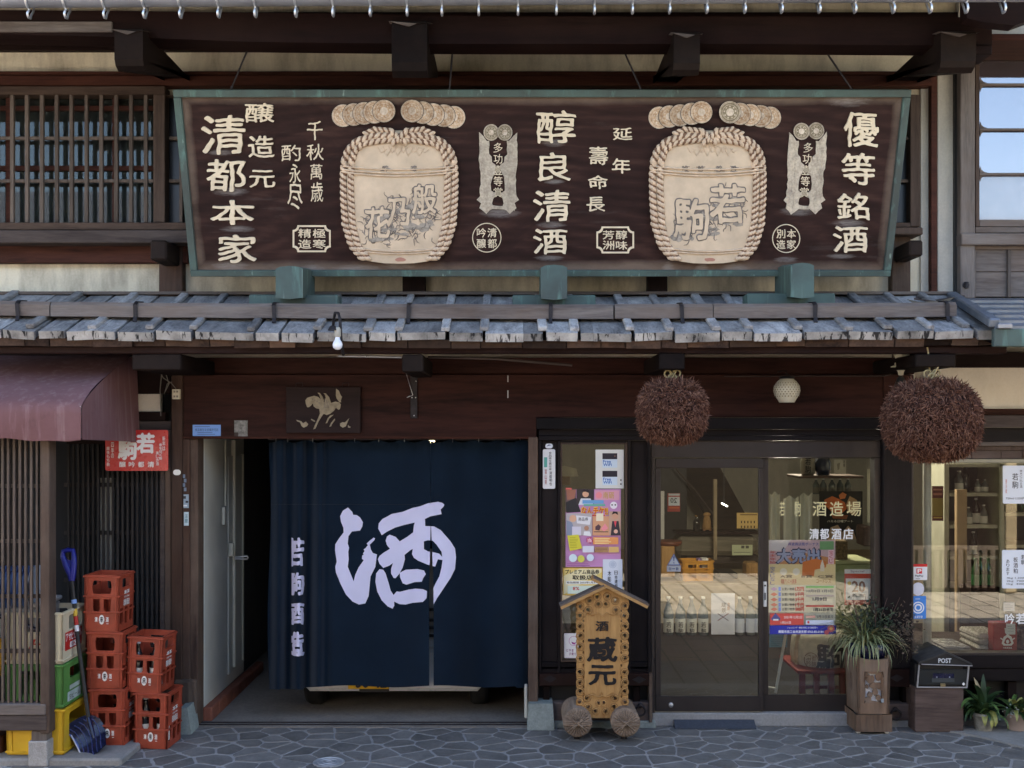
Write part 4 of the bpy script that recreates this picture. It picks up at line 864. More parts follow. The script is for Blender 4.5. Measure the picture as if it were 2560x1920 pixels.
# sake barrels wrapped in straw matting, in relief
M['grooveshade'] = plain('brown_groove_shade', (.17, .095, .06), .85)  # brown line painted behind the strands, doubling as shade in the crevices
def barrel(x0, x1, seed, words, side, caps):
    rr = random.Random(seed); cx = (x0 + x1) / 2; hw = (x1 - x0) / 2
    S = lambda u, y: (cx + u * hw, y)                         # u in -1..1
    out = [(-.45, 326), (-.62, 340), (-.80, 362), (-.93, 390), (-.97, 420), (-.985, 470), (-.96, 530), (-.90, 580), (-.80, 618), (-.66, 640), (-.5, 650), (-.25, 655), (0, 656)]
    lp = [S(u, y) for u, y in out] + [S(-u, y) for u, y in out[-2::-1]]
    def bulge(px, py, o): u = (px - cx) / hw; return sg(px, py, o + .040 * math.sqrt(max(0, 1 - min(1, u * u))) * (o > .001))
    bo = MB(); bo.sheet([lp], bulge, 14, 0, .0, .012); bobj = bo.build('barrel_relief', M['relief'], SG)
    def rope(path, w, off, lay=1):
        pts = [Vector(p) for p in path]; seg = [0]
        for a, b in zip(pts, pts[1:]): seg.append(seg[-1] + (b - a).length)
        n = max(3, int(seg[-1] / (w * .74))); m = MB(); bs_ = MB(); bs_.tube([bulge(p.x, p.y, off - .004) for p in pts], w * .44 * 7.5 / F, 6); bs_.build('groove_shade', M['grooveshade'], bobj)
        for i in range(n + 1):
            t = seg[-1] * i / n; k = max(j for j in range(len(seg)) if seg[j] <= t + 1e-6); k = min(k, len(pts) - 2); f_ = (t - seg[k]) / max(1e-6, seg[k + 1] - seg[k])
            p = pts[k].lerp(pts[k + 1], f_); d = (pts[k + 1] - pts[k]).normalized(); a = math.atan2(d.y, d.x) + lay * math.radians(40)
            c = bulge(p.x, p.y, off); ex = (sg(p.x + math.cos(a), p.y + math.sin(a)) - sg(p.x, p.y)); sc = ex.length; ex.normalize(); ez = sn; ey = ez.cross(ex)
            Mx = Matrix((ex, ey, ez)).transposed(); m.ell(c, w * .70 * sc, w * .36 * sc, w * .40 * sc, 8, 5, 0, Mx)
        m.build('rope', M['rope'], bobj)
    for s_ in (-1, 1):
        for k, w in ((0, 20), (1, 19)):
            u0 = .93 - k * .125
            path = [S(s_ * (u0 * .66), 642), S(s_ * (u0 * .86), 610), S(s_ * (u0 * .97), 560), S(s_ * u0, 500), S(s_ * (u0 + .01), 440), S(s_ * (u0 - .01), 408)]
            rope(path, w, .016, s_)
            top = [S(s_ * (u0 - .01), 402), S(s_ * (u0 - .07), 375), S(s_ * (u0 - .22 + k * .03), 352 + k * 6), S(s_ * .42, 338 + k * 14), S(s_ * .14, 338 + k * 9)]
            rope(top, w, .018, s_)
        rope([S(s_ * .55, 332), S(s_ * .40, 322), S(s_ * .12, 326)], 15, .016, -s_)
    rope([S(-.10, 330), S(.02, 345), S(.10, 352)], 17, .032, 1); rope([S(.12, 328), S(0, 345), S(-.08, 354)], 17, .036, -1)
    m = MB()                                                  # thin cords round the barrel and the lattice of cord at its neck
    for y, dip, r in ((424, 10, .006), (430, 11, .006), (416, 9, .005)): m.tube([bulge(cx + u * hw * .98, y - 3 + dip * (1 - u * u), .020 + .012 * (abs(u) > .74)) for u in [i / 12 for i in range(-12, 13)]], r, 5)
    m.build('binding_cord', M['rope'], bobj); m = MB()
    for y, dip, r in ((617, 10, .006), (623, 10, .005)): m.tube([bulge(cx + u * hw * .80, y - 2 + dip * (1 - u * u), .020 + .010 * (abs(u) > .8)) for u in [i / 12 for i in range(-12, 13)]], r, 5)
    m.build('binding_cord', M['rope'], bobj); m = MB()
    for i in range(9):
        u = -.36 + .09 * i; m.tube([bulge(cx + u * hw, 362 + 40 * u * u, .014), bulge(cx + (u + .07) * hw, 380 + 8 * (i % 2), .014), bulge(cx + (u + .15) * hw, 366 + 40 * u * u, .014)], .0035, 4)
    m.build('binding_cord', M['rope'], bobj)
    m = MB()
    for x, w in caps:                                         # small faded characters on the shoulder
        for k in range(6): xx = x + rr.uniform(-8, 8); yy = 419 + rr.uniform(-7, 7); m.sheet([[(xx - 5, yy), (xx + 5, yy + .6), (xx + 5, yy + 2.2), (xx - 5, yy + 1.6)]], bulge, None, 0, .0145 + .0006 * k, .0)
        m.text('吟', x - 7, 412, x + 7, 427, bulge, 0, .02, .0142)
    m.build('faded_lettering', M['ink'], bobj)
    for ch, a, b, c, d in words:                              # brush characters: dark outline with the pale stroke inside
        m = MB(); m.text(ch, a, b, c, d, bulge, 0, .050, .0138, 0, 1); m.build('brush_outline', M['ink'], bobj)
        m = MB(); m.text(ch, a + 3, b + 3, c - 3, d - 3, bulge, .005, .022, .0143, 0, 1); m.build('brush_character', M['relief'], bobj)
    m = MB()
    for k in range(side):                                     # ink wash clouds behind the characters
        xx, yy = cx + rr.uniform(-.55, .55) * hw, 0; yy = 548 - (xx - cx) * .30 + rr.uniform(-34, 40); lp2 = ragged(circle(xx, yy, rr.uniform(6, 20), rr.uniform(2.5, 9), 10), 2.2, rr); m.sheet([lp2], bulge, 8, 0, .0126 + .00012 * k)
    if side: m.build('ink_wash', kind='stuff', mats=plain('pale_ink_wash', (.30, .265, .225), .8, amt=.4, nscale=30), parent=bobj)
    m = MB()                                                  # carved ink lines of the figures behind the characters
    for k in range(side * 4):
        xx = cx + rr.uniform(-.60, .60) * hw; yy = 545 - (xx - cx) * .34 + rr.gauss(0, 30); a_ = rr.uniform(0, 6.28); pl = [Vector((xx, yy))]
        if yy < 446 or yy > 606: continue
        for q_ in range(5): a_ += rr.gauss(0, .75); pl.append(pl[-1] + Vector((math.cos(a_), math.sin(a_))) * rr.uniform(3, 6.5))
        m.tube([bulge(p.x, p.y, .0135) for p in pl], [.0012, .0030, .0036, .0032, .0022, .0010], 4)
    m.build('carved_line', M['ink'], bobj, kind='stuff')
    m = MB(); m.sheet([ragged(circle(cx + 4, 646, 14, 5, 12), 1, rr)], bulge, None, 0, .0128); m.build('red_stamp', M['redstain'], bobj)
barrel(851, 1147, 3, (('般', 1030, 455, 1096, 535), ('乃', 966, 490, 1030, 566), ('花', 912, 512, 980, 596)), 42, ((966, 0), (1036, 0)))
barrel(1621, 1914, 5, (('若', 1768, 455, 1862, 560), ('駒', 1680, 490, 1772, 600)), 24, ((1710, 0), (1750, 0), (1795, 0), (1832, 0)))
# copper-clad feet that carry the sign
for i, (x0, x1, y0, y1, bx0, bx1, by0) in enumerate(((689, 757, 672, 748, 622, 846, 736), (1352, 1418, 669, 750, 1281, 1489, 737), (1977, 2035, 664, 746, 1868, 2088, 733))):
    Yf = -.62; X0, X1 = PX(x0, Yf), PX(x1, Yf); Z0, Z1 = PZ(y1, Yf), PZ(y0, Yf); xm = (X0 + X1) / 2
    prof = [(X0, Z0 + .01), (X0, Z1), (X0 + .03, Z1 + .014), (xm, Z1 + .020), (X1 - .03, Z1 + .014), (X1, Z1), (X1, Z0 + .01), (xm, Z0)]; n = len(prof)
    sk = 0.0
    m = MB(); m.add([(x, Yf, z) for x, z in prof] + [(x + sk, -.17, z + .05) for x, z in prof], [tuple(range(n)), tuple(range(2 * n - 1, n - 1, -1))] + [((k + 1) % n, k, n + k, n + (k + 1) % n) for k in range(n)]); m.build('support_arm', M['copper'], SG)
    Yb = -.50; MB().box(PX(bx0, Yb), PX(bx1, Yb), Yb, Yb + .16, RZ(Yb) - .03, PZ(by0, Yb), .008).build('support_plinth', M['copper'], SG)
for a, b in (((625, 118), (580, 219)), ((1132, 126), (1124, 222)), ((1548, 110), (1602, 224)), ((2060, 130), (2130, 226))):
    top = P(a[0], a[1], -.55); m = MB(); m.tube([Vector((PX(a[0], -.75), -.74, PZ(a[1], -.75) + .03)), sg(b[0], b[1], .01)], .0065, 6); m.ell(sg(b[0], b[1] + 1, .01), .012, .012, .012, 8, 5); m.build('stay_rod', M['iron'], SG)

# ------------------------------------------------------------------ noren curtain
NY = .13
def foldY(px, py):
    t = min(1, max(0, (py - 1100) / 615)); y = 0
    w_ = min(1, max(0, (832 - px) / 26)); y += -w_ * (.026 + .056 * math.cos(2 * math.pi * (px - 695 - 6 * (1 - t)) / 50)) * (.55 + .45 * t)
    if px < 832 and py < 1260:
        k = (1260 - py) / 160; y += -w_ * .012 * k * math.cos(2 * math.pi * (px - 690) / 17)
    y += -.024 * math.sin((px - 832) / 36 + .6) * (.3 + t) - .009 * math.sin(px / 19 + 1.5 + .6 * t) * (1 - .5 * t)
    if px > 1085: y += -.040 * math.sin((px - 1085) / 26) * (.4 + .6 * t) - .012 * math.sin((px - 1085) / 15) * max(0, 1 - t * 1.6)
    y += .008 * math.sin(px / 7.1) * max(0, 1 - (py - 1098) / 45)
    return NY + y
def cloth(px, py, o=0.0): return P(px, py, foldY(px, py)) - Vector((0, o, 0))
NO = thing('noren_curtain', 'dark indigo cloth curtain with one big white brush character hanging in the garage doorway', 'shop curtain', (PX(1000, NY), NY, PZ(1098, NY)))
def slitL(py): return 1076 if py < 1294 else 1077 - 4 * min(1, (py - 1294) / 180)
def slitR(py): return 1076.6 if py < 1294 else 1077 + 7 * min(1, (py - 1294) / 180)
def hem(px): return 1716 + (8 if px < 700 else 5 if px < 760 else 0) + 2.5 * math.sin(px / 37) + (5 if px > 1290 else 0)
def panel(name, x0f, x1f, nx, ny=34):
    vs = []; fs = []
    for j in range(ny + 1):
        for i in range(nx + 1):
            v = j / ny; py = 1100 + v * 616; a, b = x0f(py), x1f(py); px = a + (b - a) * i / nx; py = 1100 + v * (hem(px) - 1100) + (3.5 * (1 + math.cos(2 * math.pi * (px - 675) / 60)) * (1 - v) ** 8)
            vs.append(cloth(px, py))
    for j in range(ny):
        for i in range(nx): fs.append((j * (nx + 1) + i, (j + 1) * (nx + 1) + i, (j + 1) * (nx + 1) + i + 1, j * (nx + 1) + i + 1))
    m = MB(); m.add(vs, fs, 0, True)
    n = len(vs); m.add([v + Vector((0, .003, 0)) for v in vs], [f[::-1] for f in fs], 0, True); return m.build(name, M['navy'], NO)
panel('cloth_panel', lambda y: 673 + 4 * math.sin(y / 90), slitL, 110); panel('cloth_panel', slitR, lambda y: 1322, 56)
m = MB()
xs = [i for i in range(675, 1320, 6)]; m.tube([cloth(x, 1261, .001) for x in xs if x < 1074], .0012, 4); m.build('hem_stitch', M['black'], NO)
# the big brush character, traced stroke by stroke (offsets in px from 820,1230 at 5.353 per px)
def bk(l): return [(820 + x / 5.353, 1230 + y / 5.353) for x, y in l]
water = bk([(268, 207), (325, 265), (338, 305), (385, 308), (430, 340), (468, 405), (460, 460), (430, 515), (320, 528), (275, 590), (265, 690), (284, 745), (272, 800), (278, 900), (265, 1000), (345, 1195), (365, 1110), (410, 1010), (480, 910), (455, 895), (458, 850), (480, 840), (468, 825), (490, 790), (478, 765), (500, 755), (535, 710), (518, 690), (560, 650), (612, 610), (630, 620), (620, 645), (560, 705), (575, 770), (600, 815), (655, 835), (635, 1000), (570, 1130), (545, 1390), (500, 1490), (415, 1505), (330, 1465), (240, 1370), (165, 1220), (108, 1080), (98, 1000), (118, 930), (95, 780), (98, 700), (150, 620), (210, 540), (208, 480), (175, 400), (163, 325), (200, 250)])
body = bk([(800, 325), (850, 295), (1000, 265), (1130, 213), (1230, 192), (1340, 150), (1470, 130), (1530, 145), (1558, 170), (1545, 195), (1508, 235), (1520, 295), (1370, 325), (1298, 360), (1302, 455), (1420, 460), (1510, 510), (1640, 660), (1700, 755), (1714, 870), (1700, 1030), (1640, 1150), (1540, 1300), (1460, 1420), (1410, 1510), (1395, 1500), (1400, 1310), (1440, 1220), (1490, 1130), (1520, 1010), (1533, 910), (1470, 900), (1435, 998), (1330, 970), (1210, 920), (1150, 880), (1125, 830), (1135, 760), (1100, 780), (1025, 840), (1030, 900), (1000, 1010), (950, 1100), (905, 1152), (880, 1150), (845, 1090), (845, 1030), (870, 950), (820, 985), (740, 1015), (690, 960), (668, 900), (690, 855), (740, 815), (830, 760), (790, 710), (772, 650), (790, 595), (825, 570), (905, 600), (960, 660), (1060, 600), (1140, 540), (1150, 450), (1162, 408), (1020, 440), (900, 475), (790, 530), (720, 578), (690, 520), (672, 490), (680, 420), (730, 360)])
hole1 = bk([(1283, 660), (1340, 645), (1400, 650), (1450, 700), (1520, 800), (1530, 870), (1490, 825), (1390, 800), (1340, 795), (1285, 765)])
left = bk([(690, 1032), (740, 1040), (770, 1085), (810, 1210), (840, 1320), (878, 1378), (920, 1330), (965, 1335), (1080, 1305), (1170, 1292), (1270, 1300), (1325, 1325), (1320, 1420), (1270, 1470), (1130, 1482), (1040, 1505), (960, 1500), (885, 1465), (888, 1520), (865, 1560), (800, 1530), (720, 1450), (660, 1330), (635, 1200), (645, 1090)])
mid = bk([(960, 1080), (1040, 1040), (1200, 1030), (1285, 1050), (1310, 1100), (1275, 1150), (1255, 1200), (1160, 1205), (1050, 1240), (1000, 1220), (965, 1140)])
def printed(loops):
    ct = [[(f(y), float(y)) for y in range(1294, 1560, 7)] for f in (slitL, slitR)]; vs2, tris, _ = fill(loops, 5.0, ct); keep = []
    for t in tris:
        cx_ = sum(vs2[i][0] for i in t) / 3; cy_ = sum(vs2[i][1] for i in t) / 3
        if not (slitL(cy_) < cx_ < slitR(cy_) and cy_ > 1294): keep.append(t)
    us = sorted({i for t in keep for i in t}); ix = {v: k for k, v in enumerate(us)}
    m = MB(); m.add([cloth(*vs2[i], .0035) for i in us], [tuple(ix[i] for i in t) for t in keep], 0, True); return m
for lp in ([water], [body, hole1], [left], [mid]): printed(lp).build('brush_stroke', M['dyewhite'], NO)
for ch, y0, y1 in (('若', 1344, 1416), ('駒', 1430, 1488), ('酒', 1506, 1561), ('造', 1578, 1640)):
    m = MB(); m.text(ch, 716, y0, 761, y1, cloth, 0, .035, .005, 0, 2)
    keep = [i for i, f in enumerate(m.f) if sum(m.v[k].x for k in f) / len(f) > PX(727.5, NY)]; m.f = [m.f[i] for i in keep]; m.m = [0] * len(keep); m.sm = [False] * len(keep); m.build('character', M['dyewhite'], NO)
m = MB(); m.tube([P(672, 1098.5, NY + .01), P(1322, 1098.5, NY + .01)], .007, 8); m.build('curtain_rod', M['iron'], NO)
for x in (690, 719, 782, 887, 947, 1011, 1132, 1197, 1300):
    m = MB(); m.torus(P(x, 1101, NY - .004), .012, .002, 'X', 10, 4); m.build('curtain_ring', M['steel'], NO)
# ------------------------------------------------------------------ awning over the lattice bay
AW = thing('awning', 'faded maroon canvas awning with a drop front over the lattice bay', 'awning', (-3.6, -.5, PZ(1018, -1.04)))
Ya = -1.04; Xr = PX(202, Ya); zt = PZ(887, -.03); zf = PZ(1016, Ya); zb = PZ(1099, Ya); xl = -6.0
prof = []
for i in range(13):                                           # bellied slope, then the drop front
    t = i / 12; Y = -.03 + (Ya + .03) * (1 - (1 - t) ** 1.25); prof.append((Y, zt + (zf - zt) * t ** 1.25 - .018 * math.sin(math.pi * t)))
drop = [(Ya - .005 * math.sin(math.pi * k / 5), zf + (zb - zf) * k / 5) for k in range(1, 6)]
allp = prof + drop; nx = 40; vs = []; fs = []
for i in range(nx + 1):
    X = xl + (Xr - xl) * i / nx
    for k, (Y, z) in enumerate(allp): vs.append((X, Y + .006 * math.sin(X * 7 + k * .6), z + ((.011 * math.sin(X * 9) + .006 * math.sin(X * 23 + 1)) * (k - len(prof)) / 5 if k > len(prof) else .006 * math.sin(X * 4 + k * .8))))
n = len(allp)
for i in range(nx):
    for k in range(n - 1): fs.append((i * n + k, i * n + k + 1, (i + 1) * n + k + 1, (i + 1) * n + k))
m = MB(); m.add(vs, fs, 0, True); m.add([(a, b + .003, c - .003) for a, b, c in vs], [f[::-1] for f in fs], 0, True); m.build('canopy', M['awning'], AW)
m = MB(); side = [(Xr + .004, Y, z) for Y, z in allp] + [(Xr + .02, -.5, PZ(1102, -.5)), (Xr + .03, -.03, PZ(1106, -.03))]
m.add([Vector(v) for v in side] + [Vector(v) + Vector((.004, 0, 0)) for v in side], [tuple(range(len(side))), tuple(range(2 * len(side) - 1, len(side) - 1, -1))]); m.build('side_flap', M['awning'], AW)
m = MB(); m.tube([(xl, Ya + .035, zf - .012), (Xr - .01, Ya + .035, zf - .012)], .012, 8); m.tube([(Xr - .004, Ya + .012, zf), (Xr - .004, Ya + .012, zb + .01)], .008, 6); m.tube([(Xr - .01, -.03, zt), (Xr - .01, Ya + .02, zf)], .010, 6); m.build('frame_tube', M['steel'], AW)
# ------------------------------------------------------------------ cedar balls
def needlemat():
    t = NT('dried_cedar_sprigs'); g_ = t.n('NewGeometry'); col = t.ramp(g_.outputs['Random Per Island'], [(0, (.046, .018, .012)), (.5, (.130, .056, .037)), (1, (.27, .145, .10))]); return t.done(col, .85, spec=.2)
M['needle'] = needlemat()
def sugidama(px, py, rx, ry, Y, label, seed, n, hang):
    n = int(n * 2.0)
    rr = random.Random(seed); c = P(px, py, Y); k = (Y + D) / F; a, b = rx * k * .93, ry * k * .93
    o = thing('cedar_ball', label, 'cedar ball', c, 'cedar balls hanging under the eaves')
    m = MB(); m.ell(c, a * .90, a * .90, b * .90, 24, 16); m.build('core', plain('cedar_core', (.022, .010, .009), .9), o)
    m = MB(); vs = []; fs = []
    for i in range(n):
        z = 1 - 2 * (i + .5) / n; t = i * 2.399963; s_ = math.sqrt(1 - z * z); e = 2.0
        d = Vector((s_ * math.cos(t), s_ * math.sin(t), z))
        p4 = (abs(d.x) ** 2.6 + abs(d.y) ** 2.6 + abs(d.z) ** 2.6) ** (1 / 2.6); d2 = d / p4
        base = c + Vector((d2.x * a, d2.y * a, d2.z * b)) * rr.uniform(.90, .985)
        cl_ = noise.noise_vector(base * 16); tg = Vector((rr.gauss(0, .8), rr.gauss(0, .8), rr.gauss(-.45, .8))) + cl_ * 1.1; tg -= d * tg.dot(d)
        dirn = (d * rr.uniform(.15, .75) + tg + Vector((0, 0, .6 if z > .6 else 0))).normalized()
        L = rr.uniform(.022, .046) * (1.7 if z > .72 and rr.random() < .22 else 1); wd = rr.uniform(.0019, .0042); u = dirn.orthogonal().normalized(); u = Matrix.Rotation(rr.uniform(0, 6.28), 3, dirn) @ u; v = dirn.cross(u)
        mid_ = base + dirn * L * .55 + u * rr.uniform(-.006, .006); tip = base + dirn * L + Vector((0, 0, -.006))
        q = len(vs); vs += [base - u * wd * .6, base + u * wd * .6, mid_ + u * wd, mid_ - u * wd, mid_ + v * wd, tip]
        fs += [(q, q + 1, q + 2, q + 3), (q + 3, q + 2, q + 5), (q, q + 4, q + 5, q + 3), (q + 1, q + 4, q + 5, q + 2)]
    m.add(vs, fs); m.build('cedar_sprigs', M['needle'], o, kind='stuff')
    m = MB(); top = c + Vector((0, 0, b)); hp = P(hang[0], hang[1], Y)
    m.tube([hp, hp + Vector((.01, 0, -.06)), top + Vector((-.01, 0, .05)), top], .006, 6); m.torus(top + Vector((-.028, -.01, .045)), .024, .006, 'Y', 12, 5); m.torus(top + Vector((.030, -.01, .05)), .024, .006, 'Y', 12, 5); m.torus(top + Vector((.0, -.015, .02)), .026, .007, 'Y', 12, 5)
    m.tube([top + Vector((0, -.02, .02)), top + Vector((.03, -.03, .08)), top + Vector((.055, -.02, .12))], .006, 6); m.tube([top + Vector((0, -.02, .02)), top + Vector((-.03, -.03, -.02))], .006, 6); m.build('rope', plain('straw_rope', (.36, .29, .15), .9, amt=.2, nscale=40), o)
sugidama(1680, 1030, 92, 84, -.74, 'smaller round ball of brown cedar sprigs hung from a yellow rope above the glass door', 3, 6500, (1662, 886))
sugidama(2328, 1052, 121, 108, -.80, 'larger shaggy ball of brown cedar sprigs hanging at the right of the glass door', 4, 9500, (2318, 868))
# ------------------------------------------------------------------ lamps under the eaves
c = P(1967, 976, -.30); k = 7.7 / 2700
o = thing('porcelain_lamp', 'round cream porcelain lamp with a pierced lattice pattern hanging above the door', 'hanging lamp', c)
pr_ = [(0, -30), (.3, -30.5), (19, -30), (20, -28), (22, -24), (30, -12), (33, 0), (31, 12), (24, 22), (18, 27), (16, 29), (0, 29.5)]
m = MB(); m.lathe([(r * k, z * k) for r, z in pr_], c, 28); m.build('globe', M['porcelain'], o)
m = MB()
for j, z in enumerate((-15, -9.5, -4, 1.5, 7, 12.5, 18)):
    r = 33.2 * math.sqrt(max(.05, 1 - (z / 36) ** 2)) - (1.5 if z > 14 else 0)
    for i in range(26):
        a = 2 * math.pi * (i + .5 * (j % 2)) / 26; d = Vector((math.cos(a), math.sin(a), 0)); t = Vector((-math.sin(a), math.cos(a), 0)); q = c + d * (r + .5) * k + Vector((0, 0, z * k)); s_ = 2.0 * k * r / 33
        m.add([q - t * s_, q - Vector((0, 0, s_)) - d * .0006, q + t * s_, q + Vector((0, 0, s_)) - d * .0006], [(0, 1, 2, 3)])
m.build('pierced_hole', M['hole'], o, kind='stuff')
m = MB(); m.lathe([(.055, 0), (.052, .012), (.03, .02), (0, .022)], c + Vector((0, 0, 29 * k)), 20); m.torus(c + Vector((0, 0, 37 * k)), .014, .003, 'Y', 12, 5); m.tube([c + Vector((0, 0, 40 * k)), c + Vector((0, .02, 50 * k)), c + Vector((0, .27, 52 * k))], .004, 6); m.build('bracket', M['iron'], o)
c = P(844, 862, -1.0); o = thing('street_bulb', 'bare white bulb on a curved iron arm at the pent roof edge', 'lamp', c)
m = MB(); k = 7.0 / 2700; m.lathe([(0, -13 * k), (6 * k, -12 * k), (11 * k, -7 * k), (12.5 * k, 0), (11 * k, 6 * k), (7 * k, 12 * k), (5.5 * k, 20 * k)], c, 18); m.build('bulb', plain('frosted_bulb', (.72, .74, .80), .25, spec=.6), o)
m = MB(); m.lathe([(6 * k, 19 * k), (8 * k, 22 * k), (8 * k, 38 * k), (5 * k, 44 * k), (0, 45 * k)], c, 14); m.build('socket', plain('pale_socket', (.35, .33, .28), .6), o)
m = MB(); m.lathe([(5 * k, 0), (9 * k, -4 * k), (13 * k, -12 * k)], c + Vector((-12 * k, 0, 48 * k)), 14); m.tube([P(858, 887, -.86), P(853, 850, -.98), P(850, 800, -.98), P(846, 783, -.96), P(838, 782, -.9), P(834, 800, -.85), P(833, 815, -.8)], .010, 8); m.build('arm', M['iron'], o)
c = P(2252, 900, -.45); k = 7.55 / 2700; o = thing('eaves_lamp', 'white porcelain lamp holder with a dark teardrop shade below it beside the larger cedar ball', 'lamp', c)
m = MB(); m.lathe([(13 * k, 24 * k), (15 * k, 10 * k), (12 * k, 0), (15 * k, -8 * k), (16 * k, -16 * k), (10 * k, -26 * k), (7 * k, -30 * k), (6 * k, -38 * k), (0, -39 * k)], c, 18); m.tube([c + Vector((-8 * k, 0, -14 * k)), c + Vector((-26 * k, -.01, -18 * k))], [.012, .004], 8); m.build('holder', M['porcelain'], o)
m = MB(); m.lathe([(0, -38 * k), (8 * k, -44 * k), (16 * k, -64 * k), (17 * k, -80 * k), (12 * k, -92 * k), (0, -96 * k)], c, 16); m.build('shade', plain('smoked_shade', (.025, .024, .022), .4), o)
# ------------------------------------------------------------------ things fixed to the timber front
def card(name, label, cat, x0, y0, x1, y1, Y, bg, items=(), group=None, th=.003, skew=0.0, M_=None, rad=None, parent=None):
    """a flat printed sheet or plate at depth Y; items are printed on its face in order"""
    mats = [bg if not isinstance(bg, (str, tuple)) else C(bg)]; idx = {}
    mp = (lambda px, py, o=0.0: P(px, py + skew * (px - x0), Y) - Vector((0, o, 0)))
    m = MB(); m.sheet([rrect(x0, y0, x1, y1, rad) if rad else rect(x0, y0, x1, y1)], mp, None, 0, 0, th); z = th
    for it in items:
        col = it[-1]
        if col not in idx: mats.append(C(col)); idx[col] = len(mats) - 1
        z += .0004; mi = idx[col]
        if it[0] == 'r': m.sheet([rect(*it[1:5])], mp, None, mi, z)
        elif it[0] == 'p': m.sheet([it[1]], mp, None, mi, z)
        elif it[0] == 'o': m.sheet([circle(it[1], it[2], it[3], it[3], 18)], mp, None, mi, z)
        elif it[0] == 'q': m.sheet([circle(it[1], it[2], it[3], it[3], 22), circle(it[1], it[2], it[4], it[4], 22)], mp, None, mi, z)
        elif it[0] == 't': m.text(it[1], it[2], it[3], it[4], it[5], mp, 0, it[6] if len(it) > 7 else 0, z, mi)
        elif it[0] == 'v':
            n = len(it[1]); h = (it[5] - it[3]) / n
            for i, ch in enumerate(it[1]):
                if ch != ' ': m.text(ch, it[2], it[3] + i * h + h * .06, it[4], it[3] + (i + 1) * h - h * .06, mp, 0, 0.01, z, mi)
    cpt = P((x0 + x1) / 2, (y0 + y1) / 2, Y); o = m.build(name, mats, None, loc=cpt); return tag(o, label, cat, group)
def lines(x0, y0, x1, n, dy, col, h=1.2, seed=1):
    rr = random.Random(seed); return [('r', x0, y0 + i * dy, x0 + (x1 - x0) * rr.uniform(.6, 1), y0 + i * dy + h, col) for i in range(n)]
RED, WHT, BLK = 'b92420', 'e6e4e2', '2a2628'
card('enamel_sign', 'red enamel sign with white characters hung beside the awning above the red crates', 'sign', 264, 1075, 421, 1177, -.10, M['enamel'],
     [('t', '若', 343, 1084, 386, 1132, .05, WHT), ('t', '駒', 297, 1100, 341, 1148, .05, WHT), ('t', '醸', 299, 1154, 315, 1168, .02, WHT), ('t', '吟', 323, 1154, 338, 1168, .02, WHT), ('t', '都', 346, 1154, 361, 1168, .02, WHT), ('t', '清', 370, 1154, 386, 1168, .02, WHT),
      ('v', '新年は', 407, 1090, 414, 1127, WHT), ('v', '春を招く駒', 399, 1108, 406, 1150, WHT), ('v', '美しき酒', 391, 1128, 398, 1164, WHT), ('v', '四季の', 279, 1105, 286, 1146, WHT), ('v', '越後もち駒', 268, 1116, 275, 1166, WHT)], rad=5, th=.006)
card('notice_plate', 'small light blue printed plate on the lintel above the noren curtain', 'plate', 482, 1062, 552, 1090, -.021, 'x' and '6f9ad8', [('t', '食品衛生法営業許可店', 488, 1071, 546, 1078, '20345e')] + lines(487, 1066, 545, 1, 3, '20345e', 1) + lines(494, 1081, 548, 2, 4, '20345e', 1, 3))
card('metal_tag', 'small worn grey metal tag on the lintel right of the blue plate', 'plate', 586, 1051, 619, 1091, -.021, plain('worn_tag', (.14, .14, .135), .5, .4, amt=.5, nscale=40), [('r', 586, 1081, 596, 1091, '2a1a16')])
HP = thing('horse_plaque', 'dark wooden plaque with a carved pale winged horse above the noren curtain', 'plaque', P(807, 1025, -.03))
MB().pbox(715, 967, 901, 1083, -.055, -.021, .004).build('board', wood('plaque_board', (.016, .010, .010), (.030, .018, .017), 'X', 14, .6, .0), HP)
hk = lambda l: [(690 + x / 9.217, 940 + y / 9.217) for x, y in l]
hors = [hk([(680, 560), (720, 505), (790, 480), (880, 455), (970, 480), (1040, 545), (1100, 600), (1270, 620), (1370, 590), (1460, 605), (1495, 660), (1475, 760), (1440, 780), (1380, 730), (1340, 800), (1250, 870), (1170, 900), (1100, 870), (1050, 940), (980, 1050), (910, 1210), (860, 1230), (900, 1130), (960, 1000), (1015, 870), (1000, 760), (930, 745), (870, 700), (850, 630), (800, 690), (760, 720), (720, 720), (690, 640)]),
        hk([(960, 385), (1010, 390), (1070, 470), (1105, 560), (1100, 600), (1040, 545), (1000, 430)]), hk([(1095, 400), (1150, 400), (1230, 490), (1270, 620), (1250, 700), (1180, 760), (1100, 800), (1110, 640), (1150, 500), (1130, 430)]),
        hk([(1385, 290), (1450, 340), (1490, 440), (1525, 480), (1495, 560), (1500, 610), (1460, 600), (1400, 520), (1382, 450)]),
        hk([(470, 1010), (580, 1040), (625, 1090), (690, 1050), (745, 1110), (710, 1160), (640, 1190), (590, 1150), (560, 1070), (490, 1045)]), hk([(1690, 970), (1650, 1060), (1610, 1160), (1540, 1190), (1480, 1150), (1480, 1090), (1530, 1065), (1590, 1070)]),
        hk([(1330, 890), (1230, 980), (1180, 1080), (1145, 1095), (1190, 980), (1250, 910)]), hk([(1350, 980), (1365, 1010), (1290, 1110), (1270, 1160), (1230, 1170), (1270, 1080)]), hk([(810, 985), (890, 1020), (905, 1060), (870, 1050), (810, 1010)]), hk([(1660, 1125), (1690, 1160), (1720, 1170), (1705, 1195), (1660, 1185)])]
m = MB()
for i, lp in enumerate(hors): m.sheet([lp], onY(-.055), None, 0, 0, .006 + .0015 * (i in (1, 2)) * 3)
m.build('carved_horse', plain('worn_gilt', (.27, .225, .155), .7, amt=.25, nscale=30), HP)
m = MB()
